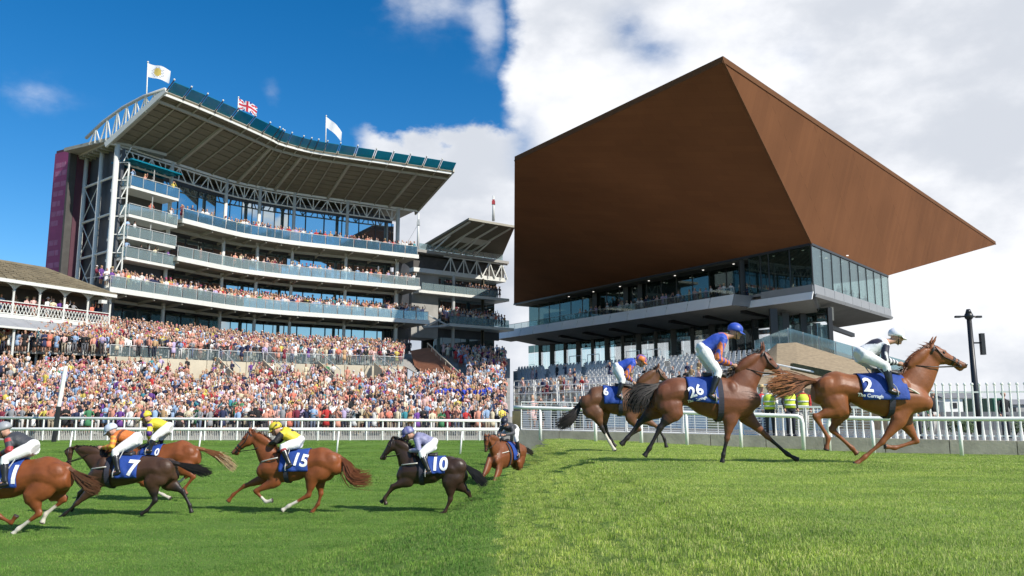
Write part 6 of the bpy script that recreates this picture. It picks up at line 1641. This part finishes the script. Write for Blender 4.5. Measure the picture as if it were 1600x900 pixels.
# ================================================================ one more runner, coming into view by the bank, almost head-on
HF = dict(H7, **{}); HF.update(coat=(.17, .055, .02), points=BLK, origin=(480, 835), ground=783, depth=25.5, num='4', seed=41, frame=(720, 628, 5.8), nmane=110, ntail=90, clothx=(520, 640), hands=(345, 305),
    label='bay horse with lowered head turned towards the camera, last of the left-hand runners')
hf = Horse(HF); hf.build(); hf.loc = Vector((-.28, 25.5, zl(-.28, 25.5))); hf.o.location = hf.loc
Jockey(hf, 'jockey in dark silks and cap on the bay horse coming head-on by the bank',
    dict(head=(415, 170), shoulder=(465, 220), hip=(622, 245), knee=(495, 325), ankle=(530, 470), toe=(478, 490), elbow=(468, 285), hand=(345, 300)), solid(GREYD), solid(GREYD), solid(NAVY), -30)
YAW = R(66)
for o in [hf.o] + [c for c in bpy.data.objects if c.get('label', '').startswith('jockey in dark silks and cap')]: o.location = hf.loc; o.rotation_euler.z = math.pi + YAW
# ================================================================ spectators
TOPS = [('white', (.72, .71, .69), 18), ('pale pink', (.66, .42, .38), 11), ('salmon', (.60, .27, .19), 9), ('red', (.45, .03, .03), 3), ('navy', (.02, .025, .07), 11), ('black', (.015, .015, .017), 12), ('light blue', (.28, .40, .58), 9),
        ('grey', (.25, .25, .26), 7), ('purple', (.14, .05, .25), 2), ('yellow', (.62, .50, .10), 2), ('green', (.06, .22, .10), 1), ('cream', (.62, .54, .38), 6), ('coral', (.60, .18, .12), 4), ('lilac', (.40, .33, .50), 4), ('teal', (.04, .22, .26), 1), ('burgundy', (.17, .02, .04), 4), ('tan', (.42, .27, .14), 4)]
TW = np.array([t[2] for t in TOPS], float); TW /= TW.sum()
HAIRS = [('dark', (.02, .015, .012)), ('brown', (.075, .04, .022)), ('fair', (.34, .22, .09)), ('grey', (.30, .29, .28))]
SKINC = [(.50, .28, .20), (.56, .33, .24), (.44, .23, .15)]
BOTS = [(.02, .022, .04), (.03, .03, .035), (.12, .14, .2), (.3, .25, .18), (.5, .48, .45), (.1, .1, .11)]
def person_mb(pose, dress, hat, n=8, fine=True):
    """standing figure facing -y, feet at z 0; material slots: 0 skin 1 hair 2 top 3 trousers or skirt 4 hat"""
    mb = MB(); V = Vector
    sit = pose == 'sit'; dz = -.42 if sit else 0.0
    def ring(z, rx, ry, y=0.0, x=0.0): return (V((x, y, z + dz)), V((rx, 0, 0)), V((0, ry, 0)))
    for sd in (-1, 1):
        lc = 0 if dress else 3
        if sit: mb.tube([V((sd * .09, 0, .92 + dz)), V((sd * .11, -.42, .92 + dz)), V((sd * .11, -.44, .46 + dz)), V((sd * .11, -.42, .08))], [.095, .075, .055, .045], n, lc)
        else: mb.tube([V((sd * .09, 0, .92)), V((sd * .10, -.02, .5)), V((sd * .10, .02, .09))], [.092, .062, .043], n, lc)
        if fine: mb.ell(V((sd * .105, (-.46 if sit else -.05), .04)), .045, .12, .045, 6, 4, 3)
    if dress: mb.rings([ring(.52, .24, .19), ring(.75, .20, .15), ring(.98, .17, .12)], n, 2)
    elif not sit: mb.rings([ring(.82, .165, .12), ring(.98, .155, .11)], n, 3)
    mb.rings([ring(.93, .155, .11), ring(1.12, .145, .105), ring(1.30, .185, .12), ring(1.42, .175, .105), ring(1.485, .075, .065)], n, 2)
    mb.rings([ring(1.46, .055, .055), ring(1.57, .05, .052)], 6, 0)
    hz = 1.655 + dz
    mb.ell(V((0, -.01, hz)), .076, .096, .118, n, 6 if fine else 5, 0)
    if fine: mb.ell(V((0, -.108, hz - .015)), .014, .02, .026, 6, 4, 0)
    mb.ell(V((0, .022, hz + .035)), .086, .10, .105, n, 5, 1)
    if dress: mb.ell(V((0, .07, hz - .08)), .085, .05, .14, n, 4, 1)
    if hat == 'hat':
        mb.rings([(V((0, 0, hz + .07)), V((.17, 0, 0)), V((0, .18, 0))), (V((0, 0, hz + .085)), V((.17, 0, 0)), V((0, .18, 0)))], n, 4); mb.rings([(V((0, 0, hz + .08)), V((.095, 0, 0)), V((0, .11, 0))), (V((0, 0, hz + .175)), V((.08, 0, 0)), V((0, .095, 0)))], n, 4)
    sl = .5 if dress else .85
    for sd in (-1, 1):
        s0 = V((sd * .195, 0, 1.41 + dz))
        if pose == 'down' or (pose == 'wave' and sd < 0): e, h = s0 + V((sd * .05, .02, -.29)), s0 + V((sd * .03, -.08, -.53))
        elif pose == 'wave': e, h = s0 + V((sd * .12, -.05, .18)), s0 + V((sd * .05, -.10, .43))
        elif pose == 'view': e, h = s0 + V((sd * .10, -.16, -.14)), s0 + V((-sd * .13, -.16, .20))
        elif pose == 'lean': e, h = s0 + V((sd * .09, -.14, -.24)), s0 + V((sd * .02, -.36, -.30))
        else: e, h = s0 + V((sd * .05, -.05, -.28)), s0 + V((-sd * .12, -.22, -.22))
        m_ = e.lerp(h, .12); mb.tube([s0, e, m_], [.057, .045, .042], 6, 2); mb.tube([m_, e.lerp(h, .92)], [.036, .027], 6, 0 if dress else 2)
        d = (h - e).normalized(); mb.tube([h - d * .02, h + d * .035, h + d * .09], [.026, .04, .02], 6, 0)
        if fine:
            up = d.orthogonal().normalized(); mb.tube([h + up * .03, h + up * .05 + d * .04], [.012, .009], 5, 0)
    return mb
m_ps = mat('spectator_skin', (.50, .28, .20), .6, .1, 5)
m_hair = [mat('hair_' + n_, c, .6, .2, 20) for n_, c in HAIRS]
m_top = mat('spectator_top', (1, 1, 1), .85, .1, 7, objcol=True)
m_bots = [mat('trousers_%d' % i, c, .85, .1, 6) for i, c in enumerate(BOTS)]
m_hats = [mat('straw_hat', (.55, .42, .22), .8, .1, 9), mat('pale_hat', (.66, .6, .6), .8, .1, 9)]
CACHE = {}
def person_mesh(pose, dress, hat, hair, bot, hi):
    k = (pose, dress, hat, hair, bot, hi)
    if k not in CACHE: CACHE[k] = person_mb(pose, dress, hat).mesh('person', [m_ps, m_hair[hair], m_top, m_bots[bot], m_hats[hi]], sm=True)
    return CACHE[k]
POSES = ['down', 'fold', 'fold', 'lean', 'view', 'wave', 'down']
POSEW = {'down': 'arms at sides', 'fold': 'arms folded', 'lean': 'leaning forward', 'view': 'hands raised', 'wave': 'arm raised', 'sit': 'seated'}
ORD = lambda k: {1: 'first', 2: 'second', 3: 'third'}.get(k, '%d%s' % (k, 'th' if 10 <= k % 100 <= 20 else {1: 'st', 2: 'nd', 3: 'rd'}.get(k % 10, 'th')))
PR = random.Random(23)
def individual(p, yaw, where, group, top=None, pose=None, dress=None, hat=None, label=None, scale=None, hair=None):
    ti = top if top is not None else int(np.searchsorted(np.cumsum(TW), PR.random())); ti = min(ti, len(TOPS) - 1)
    pose = pose or PR.choice(POSES); dress = (PR.random() < .4) if dress is None else dress; hat = ('hat' if PR.random() < .13 else None) if hat is None else (hat or None)
    hr = hair if hair is not None else PR.choice((0, 1, 1, 2, 2, 3) if not dress else (0, 1, 2, 2)); bot = PR.randrange(len(BOTS)); hi = PR.randrange(2)
    o = link_mesh('person', person_mesh(pose, dress, hat, hr, bot if not dress else 0, hi), loc=p); o.rotation_euler.z = yaw
    s = scale or PR.uniform(.93, 1.06); o.scale = (s, s, s)
    c = TOPS[ti][1]; j = PR.uniform(.85, 1.15); o.color = (min(1, c[0] * j), min(1, c[1] * j), min(1, c[2] * j), 1)
    lab = label or '%s-haired person in %s %s, %s, %s' % (HAIRS[hr][0], TOPS[ti][0], 'dress' if dress else 'top', POSEW[pose], where)
    return tag(o, lab, 'spectator', group)
STUFF = []      # (position, yaw, scale, top, pose, dress, hat, hair)
def crowd_add(p, yaw, top=None):
    STUFF.append((p, yaw, PR.uniform(.92, 1.07), TOPS[int(min(np.searchsorted(np.cumsum(TW), PR.random()), len(TOPS) - 1))][1] if top is None else top, PR.choice(POSES), PR.random() < .4, PR.random() < .12, HAIRS[PR.choice((0, 1, 1, 2, 2, 3))][1]))
# rows on the big terrace
ROWNAME = ['front row by fence', 'second row by fence', 'third row by fence', 'fourth row by fence']
n_ind = 0
def row_people(v, dens=1.0, gapf=None, ind=None):
    global n_ind
    a, b = terr(-40, v), terr(792, v); n = int((b.x - a.x) / .50); k = 0
    for i in range(n):
        px = lin(-40, 792, (i + PR.uniform(.15, .85)) / n)
        if PR.random() > dens * (gapf(px) if gapf else 1) * (1 - .35 * max(0, math.sin(px * .045 + v * 9) * math.sin(px * .017 - v * 23 + 1))): continue
        if 636 < px < 732 and v > .42 and ind is None and (px - 636) / 96 < (1.45 - v) * 1.25: continue
        p = terr(px, clamp(v + PR.uniform(-.006, .006), 0, 1)); yaw = R(PR.uniform(-32, 32) + 12)
        if ind is not None and 0 < px < 776 and n_ind < 236:
            k += 1; n_ind += 1; individual(p, yaw, '%s from left, %s' % (ORD(k), ROWNAME[ind]), 'spectators in the front rows of the left terrace', pose=PR.choice(['lean', 'fold', 'lean', 'view', 'down', 'wave']) if ind == 0 else None)
        else: crowd_add(p, yaw)
BARE = ((302, 336), (364, 408), (472, 494), (516, 544), (570, 600))
wall_gap = lambda px: 1.0 if px < 250 or px > 700 else (.04 if any(a < px < b for a, b in BARE) else .75)
vs = frange(.012, WALLV - .02, .0215)
for i, v in enumerate(vs): row_people(v, .95 if v < .44 else .7, wall_gap if v > .41 else None, i if i < 4 else None)
for v in [WALLV + .004] + frange(WALLV + .02, .985, .025): row_people(v, .95)
# packed balconies of the curved stand and the others
def along(f, l0, l1, step, dens, yaw0, top=None):
    for l in frange(l0, l1, step):
        if PR.random() < dens: crowd_add(f(l + PR.uniform(-.1, .1) * step), yaw0(l) + R(PR.uniform(-30, 30)), top)
yw = lambda u: math.atan2(YP.N(u).y, YP.N(u).x) + math.pi / 2
du = .085
for rr, o in enumerate((2.05, 1.25, .45, -.45)):      # raked rows on the lowest balcony
    along(lambda u: YP.Q(u, o, Z1 + .02 + .24 * rr), -.15, 6.4, du, .92, yw)
for rr, o in enumerate((1.5, .8)):
    along(lambda u: YP.Q(u, o, Z2 + .02), 2.1, 6.25, du, .75 if rr == 0 else .4, yw); along(lambda u: YP.Q(u, o, Z2 + .02), 1.05, 2.1, du, .12, yw)
    along(lambda u: YP.Q(u, o, Z3 + .02), 1.05, 6.25, du, .85 if rr == 0 else .5, yw)
for z in BX: along(lambda u: YP.Q(u, 1.0, z + .01), .16, .92, .12, .4, yw)
gy = math.atan2(SN2.y, SN2.x) + math.pi / 2
for rr, o in enumerate((1.7, 1.0, .2, -.6)): along(lambda l: GQ(l, o, zA + .02 + .3 * rr), -.2, 9.6, .52, .92, lambda l: gy)
for o in (.5, -.3): along(lambda l: GQ(l, o, zB + .02), .2, 9.6, .55, .75, lambda l: gy, (.03, .03, .04))
py_ = math.atan2(PN.y, PN.x) + math.pi / 2
for o in (-.5, -1.2, -2.0): along(lambda l: VQ(l, o, PFZ + .02), .3, 15.5, .6, .55, lambda l: py_)
along(lambda l: VQ(l, 1.5, PFZ - 4.2), .3, 15.5, .7, .5, lambda l: py_)
# dark standing line under the big stand's ground floor
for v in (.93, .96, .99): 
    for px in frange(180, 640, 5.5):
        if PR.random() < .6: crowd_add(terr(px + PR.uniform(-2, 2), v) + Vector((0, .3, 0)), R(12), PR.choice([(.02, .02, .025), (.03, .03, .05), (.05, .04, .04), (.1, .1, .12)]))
for k in range(9): p = terr(688 + k * 9.5, .17 + .012 * (k % 3)); crowd_add(p + Vector((0, -.1, .2)), R(14), (.03, .06, .42))
# ---------------- right-hand course: people by the glazed balcony, on the seats and along the barrier
cy = math.atan2(NA.y, NA.x) + math.pi / 2
k = 0
for l in frange(9.5, 38, .95):
    if PR.random() < (.95 if l < 30 else .55) and k < 28:
        k += 1; individual(A(l + PR.uniform(-.2, .2), PR.uniform(2.0, 2.5), BZ + .1), cy + R(PR.uniform(-35, 35)), '%s from right, glazed balcony' % ORD(k), 'spectators on the balcony of the brown-roofed stand', top=PR.choice([0, 0, 0, 0, 6, 11, 11, 1, 13, 4]))
for l in frange(9.5, 40, .6): 
    if PR.random() < .6: crowd_add(A(l, PR.uniform(-.6, 1.0), BZ), cy, PR.choice([(.02, .02, .03), (.05, .05, .06), (.5, .5, .52), (.25, .3, .4), (.03, .04, .1)]))
for l in frange(1, 7, .9): crowd_add(A(l, -2.2, ZBOT), cy, PR.choice([(.25, .2, .2), (.03, .03, .04), (.4, .1, .1)]))
for l in frange(4, 24, 2.6): crowd_add(B(l, -2.0, ZBOT), cy, (.10, .13, .14))
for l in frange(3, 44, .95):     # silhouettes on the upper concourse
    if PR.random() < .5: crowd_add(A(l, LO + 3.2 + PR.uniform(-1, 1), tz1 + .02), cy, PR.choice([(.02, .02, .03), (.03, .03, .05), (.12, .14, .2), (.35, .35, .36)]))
k = 0
SEATED = [(.50, 4), (.53, 4), (.56, 4), (.70, 4), (.74, 4), (.78, 4), (.82, 4), (.86, 4), (.73, 6), (.77, 7), (.81, 7), (.85, 6), (.05, 3), (.08, 3), (.25, 3), (.27, 3), (.10, 8), (.22, 9), (.26, 9), (.45, 8), (.48, 8),(.13, 3), (.15, 3), (.17, 3), (.19, 3), (.21, 3), (.235, 3), (.16, 4), (.20, 4), (.04, 1), (.06, 1), (.15, 1), (.17, 1), (.19, 1), (.30, 4), (.33, 4), (.35, 4), (.12, 7), (.28, 6), (.30, 6), (.60, 4), (.62, 4), (.65, 4), (.68, 4), (.58, 5), (.72, 3), (.76, 3), (.80, 3)]
for s, i in SEATED:
    k += 1; q = TR(s, (i + .6) / NR); q.z = tz0 + (tz1 - tz0) / NR * i
    st_ = i >= 5 or PR.random() < .5
    individual(q + Vector((0, 0, .02)), cy + R(PR.uniform(-20, 20)), '%s on %s' % (ORD(k), 'lower grey steps' if i < 5 else 'grey seat rows'), 'spectators on the grey terrace', top=3 if (s, i) == (.33, 4) else PR.choice([5, 4, 7, 5, 4, 16, 1, 0, 15]), pose='sit' if not st_ else None)
def stander(px, py, d, yaw, label, top, **kw):
    p = at(px, py, d); p.z = zp(p.x, d) + .01; return individual(p, R(yaw), '', 'people along the barrier', top=top, label=label, **kw)
m_hiv = mat('hi_vis', (.62, .72, .06), .7, .08, 8); m_ref = mat('reflective_band', (.65, .66, .62), .3, .05, 8)
def vest(o, m=None):
    mb = MB(); V = Vector
    mb.rings([(V((0, 0, .92)), V((.19, 0, 0)), V((0, .145, 0))), (V((0, 0, 1.12)), V((.178, 0, 0)), V((0, .135, 0))), (V((0, 0, 1.30)), V((.205, 0, 0)), V((0, .145, 0))), (V((0, 0, 1.44)), V((.15, 0, 0)), V((0, .10, 0)))], 12, 0)
    v = link_mesh('hi_vis_vest', mb.mesh('hi_vis_vest', m or m_hiv, sm=True), o)
    for z in (1.0, 1.16): mb = MB(); mb.rings([(V((0, 0, z)), V((.196, 0, 0)), V((0, .152, 0))), (V((0, 0, z + .05)), V((.196, 0, 0)), V((0, .152, 0)))], 12, 0); link_mesh('reflective_band', mb.mesh('reflective_band', m_ref, sm=True), v)
vest(stander(1237, 690, 29.4, 8, 'steward in yellow hi-vis vest with dark sleeves standing behind the wire barrier', 5, pose='down', dress=False, hat='', scale=1.07))
vest(stander(1205, 690, 29.9, -20, 'person in yellow vest over white beside a red-capped person behind the barrier', 0, pose='down', dress=False, hat='', scale=1.02))
stander(1193, 690, 31.9, 15, 'person in red and white jacket left of the hi-vis people behind the barrier', 3, pose='fold', dress=False, hat='hat', scale=1.04)
vest(stander(1258, 690, 30.9, -10, 'person in red top with yellow vest hidden behind the leading chestnut\'s quarters', 3, pose='down', dress=False, hat=''))
stander(1462, 690, 29.5, 40, 'person in dark jacket standing behind the pales under the leading chestnut\'s neck', 5, pose='down', dress=False, hat='', hair=3)
stander(1443, 690, 30.5, 10, 'person in green coat behind the pales beside the dark-jacketed one', 10, pose='down', dress=False, hat='')
stander(1574, 690, 31, 0, 'person in black behind the pales at the right edge', 5, pose='down', dress=False, hat='')
for (px, top, d) in ((832, 1, 44), (845, 5, 44), (866, 5, 46), (880, 7, 45.5), (898, 5, 44.5), (907, 4, 44.5), (921, 7, 44), (938, 5, 45)):
    p = at(px, 652, d); p.z = H - .75
    individual(p, R(PR.uniform(-20, 20)), '', 'people below the terrace', top=top, label='person in %s at the terrace foot above the wire barrier, %s from left' % (TOPS[top][0], ORD([832, 845, 866, 880, 898, 907, 921, 938].index(px) + 1)), hat='')
# ---------------- everyone else: one mesh
def crowd_mesh():
    variants = {}
    for pose in set(POSES):
        for dress in (False, True):
            for hat in (False, True):
                mb = person_mb(pose, dress, 'hat' if hat else None, 6, False); tris = []; z = []
                vz = np.zeros(len(mb.v), int)
                for f, m in zip(mb.f, mb.m):
                    for i in range(1, len(f) - 1): tris.append((f[0], f[i], f[i + 1]))
                    for i in f: vz[i] = m
                variants[(pose, dress, hat)] = (np.array(mb.v), np.array(tris), vz)
    VV, FF, CC = [], [], []; off = 0
    for (p, yaw, sc, top, pose, dress, hat, hair) in STUFF:
        v, t, z = variants[(pose, dress, hat)]; ca, sa = math.cos(yaw), math.sin(yaw)
        r = np.array([[ca, sa, 0], [-sa, ca, 0], [0, 0, 1]]); VV.append((v * sc) @ r + np.array(p)); FF.append(t + off); off += len(v)
        j = PR.uniform(.8, 1.2); pal = np.array([SKINC[PR.randrange(3)], hair, [min(.85, c * j) for c in top], PR.choice(BOTS), PR.choice([(.55, .42, .22), (.66, .6, .6), (.5, .1, .2)])]); CC.append(pal[z])
    V, F, C = np.vstack(VV), np.vstack(FF), np.vstack(CC)
    me = bpy.data.meshes.new('crowd'); me.vertices.add(len(V)); me.vertices.foreach_set('co', V.ravel()); me.loops.add(F.size); me.loops.foreach_set('vertex_index', F.ravel().astype(np.int32))
    me.polygons.add(len(F)); me.polygons.foreach_set('loop_start', np.arange(0, F.size, 3, dtype=np.int32)); me.polygons.foreach_set('loop_total', np.full(len(F), 3, dtype=np.int32)); me.polygons.foreach_set('use_smooth', [True] * len(F))
    me.update(calc_edges=True); me.validate(); set_colors(me, C, 'who'); me.materials.append(mat('crowd_colours', (1, 1, 1), .85, 0, attr='who'))
    print('CROWD', len(STUFF), 'tris', len(F), 'individuals', n_ind)
    return tag(link_mesh('crowd', me), 'dense crowd of racegoers filling the terraces and balconies behind the front rows', 'crowd', kind='stuff')
crowd_mesh()
# ================================================================ grass blades
def blade_patch(name, size, count, hgt, wid, cols, seed):
    r = np.random.RandomState(seed); n = count
    x, y = r.uniform(-size / 2, size / 2, n), r.uniform(-size / 2, size / 2, n); a = r.uniform(0, 6.283, n); h = hgt * r.uniform(.45, 1.25, n); w = wid * r.uniform(.7, 1.3, n); ln = h * r.uniform(.1, .9, n); b = r.uniform(0, 6.283, n)
    ca, sa = np.cos(a) * w / 2, np.sin(a) * w / 2; lx, ly = np.cos(b) * ln, np.sin(b) * ln
    P = np.stack([np.stack([x - ca, y - sa, np.full(n, -.01)], 1), np.stack([x + ca, y + sa, np.full(n, -.01)], 1), np.stack([x + ca * .7 + lx * .4, y + sa * .7 + ly * .4, h * .6], 1), np.stack([x - ca * .7 + lx * .4, y - sa * .7 + ly * .4, h * .6], 1), np.stack([x + lx, y + ly, h], 1)], 1)
    V = P.reshape(-1, 3); i = np.arange(n)[:, None] * 5; Q = i + np.array([[0, 1, 2, 3]]); T = i + np.array([[3, 2, 4]])
    me = bpy.data.meshes.new(name); me.from_pydata(V.tolist(), [], Q.tolist() + T.tolist())
    k = r.randint(0, len(cols), n); c = np.array(cols)[k] * r.uniform(.75, 1.25, (n, 1)); set_colors(me, np.repeat(c, 5, 0), 'blade'); me.update()
    return me
def grass_mat(name, hue):
    m = bpy.data.materials.new(name); m.use_nodes = True; t = m.node_tree; nd = t.nodes; b = nd['Principled BSDF']
    def L(a, c): t.links.new(a, c)
    a = nd.new('ShaderNodeVertexColor'); a.layer_name = 'blade'
    g = nd.new('ShaderNodeNewGeometry'); n = nd.new('ShaderNodeTexNoise'); mp = nd.new('ShaderNodeMapping'); L(g.outputs['Position'], mp.inputs[0]); mp.inputs['Scale'].default_value = (.6, 1.1, 0)
    L(mp.outputs[0], n.inputs['Vector']); n.inputs['Scale'].default_value = 1.0; n.inputs['Detail'].default_value = 5; n.inputs['Roughness'].default_value = .65
    mr = nd.new('ShaderNodeMapRange'); L(n.outputs['Fac'], mr.inputs[0]); mr.inputs['From Min'].default_value = .3; mr.inputs['From Max'].default_value = .7; mr.inputs['To Min'].default_value = .72; mr.inputs['To Max'].default_value = 1.28
    h = nd.new('ShaderNodeHueSaturation'); L(a.outputs[0], h.inputs['Color']); L(mr.outputs[0], h.inputs['Value']); 
    mr2 = nd.new('ShaderNodeMapRange'); L(n.outputs['Fac'], mr2.inputs[0]); mr2.inputs['From Min'].default_value = .3; mr2.inputs['From Max'].default_value = .7; mr2.inputs['To Min'].default_value = .515; mr2.inputs['To Max'].default_value = .485; L(mr2.outputs[0], h.inputs['Hue'])
    L(h.outputs[0], b.inputs['Base Color']); b.inputs['Roughness'].default_value = .6; b.inputs['Specular IOR Level'].default_value = .25
    tr = nd.new('ShaderNodeBsdfTranslucent'); L(h.outputs[0], tr.inputs[0]); mx = nd.new('ShaderNodeMixShader'); mx.inputs[0].default_value = .3; L(b.outputs[0], mx.inputs[1]); L(tr.outputs[0], mx.inputs[2]); L(mx.outputs[0], nd['Material Output'].inputs[0])
    return m
def scatter(name, label, patch_me, spots, zf, step, seed):
    """the patch itself stands at the first spot; a node group repeats it at the vertices of the spot mesh"""
    r = np.random.RandomState(seed)
    src = link_mesh('grass_tuft', patch_me, loc=(spots[0][0], spots[0][1], zf(*spots[0]))); tag(src, label, 'grass', kind='stuff')
    me = bpy.data.meshes.new(name); me.from_pydata([(x, y, zf(x, y)) for x, y in spots[1:]], [], []); o = link_mesh(name, me); tag(o, label, 'grass', kind='stuff')
    ng = bpy.data.node_groups.new(name, 'GeometryNodeTree'); ng.interface.new_socket('Geometry', in_out='INPUT', socket_type='NodeSocketGeometry'); ng.interface.new_socket('Geometry', in_out='OUTPUT', socket_type='NodeSocketGeometry')
    nd = ng.nodes; i = nd.new('NodeGroupInput'); u = nd.new('NodeGroupOutput'); ip = nd.new('GeometryNodeInstanceOnPoints'); ob = nd.new('GeometryNodeObjectInfo'); ob.inputs[0].default_value = src; ob.transform_space = 'ORIGINAL'
    rv = nd.new('FunctionNodeRandomValue'); rv.data_type = 'FLOAT_VECTOR'; rv.inputs[0].default_value = (0, 0, 0); rv.inputs[1].default_value = (0, 0, 6.283)
    rs = nd.new('FunctionNodeRandomValue'); rs.data_type = 'FLOAT_VECTOR'; rs.inputs[0].default_value = (.95, .95, .7); rs.inputs[1].default_value = (1.1, 1.1, 1.3)
    L = ng.links.new; L(i.outputs[0], ip.inputs['Points']); L(ob.outputs['Geometry'], ip.inputs['Instance']); L(rv.outputs[0], ip.inputs['Rotation']); L(rs.outputs[0], ip.inputs['Scale']); L(ip.outputs[0], u.inputs[0])
    md = o.modifiers.new('blades', 'NODES'); md.node_group = ng
    return o
def field(x0, x1, y0, y1, st, seed, ok=None):
    r = np.random.RandomState(seed); out = []
    for y in np.arange(y0, y1, st):
        for x in np.arange(x0(y), x1(y), st):
            p = (x + r.uniform(-.3, .3) * st, y + r.uniform(-.3, .3) * st)
            if ok is None or ok(*p): out.append(p)
    r.shuffle(out); return [tuple(p) for p in out]
gR = [(.32, .45, .08), (.38, .49, .095), (.26, .39, .06), (.40, .49, .14), (.47, .49, .19)]
gL = [(.14, .28, .045), (.18, .32, .055), (.11, .23, .035), (.20, .33, .07), (.23, .29, .09)]
mR, mL = grass_mat('pale_grass', 0), grass_mat('dark_grass', 0)
kerb_ok = lambda x, y: (Vector((x, y, 0)) - KA).dot(KN) < -.05 and x > .02
p = blade_patch('grass_tuft', .66, 1500, .021, .0042, gR, 3); p.materials.append(mR)
scatter('grass', 'bright pale green grass blades nearest the camera on the right', p, field(lambda y: 2.0, lambda y: y * .66 + .5, 3.6, 12.5, .5, 4), zr, .5, 5)
p = blade_patch('grass_tuft', 1.25, 2300, .024, .007, gR, 6); p.materials.append(mR)
scatter('grass', 'bright pale green grass farther out towards the right rail', p, field(lambda y: 2.2, lambda y: y * .66 + .6, 12.3, 34, .95, 7, kerb_ok), zr, .95, 8)
p = blade_patch('grass_tuft', 1.15, 1700, .024, .007, gL, 9); p.materials.append(mL)
scatter('grass', 'mown dark green grass blades nearest the camera on the left', p, field(lambda y: -y * .66 - .6, lambda y: -1.6 - 2.0 * (1 - sst(y, 11, 15.5)), 7.5, 26, .9, 10), zl, .9, 11)
p = blade_patch('grass_tuft', 2.3, 2600, .035, .014, gL, 12); p.materials.append(mL)
scatter('grass', 'mown dark green grass out towards the left rails', p, field(lambda y: -y * .66 - 1, lambda y: -.3, 26, 51, 1.9, 13), zl, 1.9, 14)

# small tufts where the ground tilts, so that they follow the slope
p = blade_patch('grass_tuft', .34, 420, .021, .0044, gR, 15); p.materials.append(mR)
scatter('grass', 'bright grass on the tilted margin beside the bank', p, field(lambda y: .02, lambda y: 2.3, 3.6, 20, .21, 16), zr, .2, 17)
p = blade_patch('grass_tuft', .55, 560, .024, .007, gR, 18); p.materials.append(mR)
scatter('grass', 'bright grass in the hollow near the left end of the rail', p, field(lambda y: .02, lambda y: 2.5, 20, 33, .36, 19, kerb_ok), zr, .3, 20)
p = blade_patch('grass_tuft', .46, 420, .023, .006, gL, 21); p.materials.append(mL)
scatter('grass', 'darker grass on the soft bank between the two turfs', p, field(lambda y: -1.9 - 2.0 * (1 - sst(y, 11, 15.5)), lambda y: .0, 7.0, 27, .3, 22), zl, .3, 23)
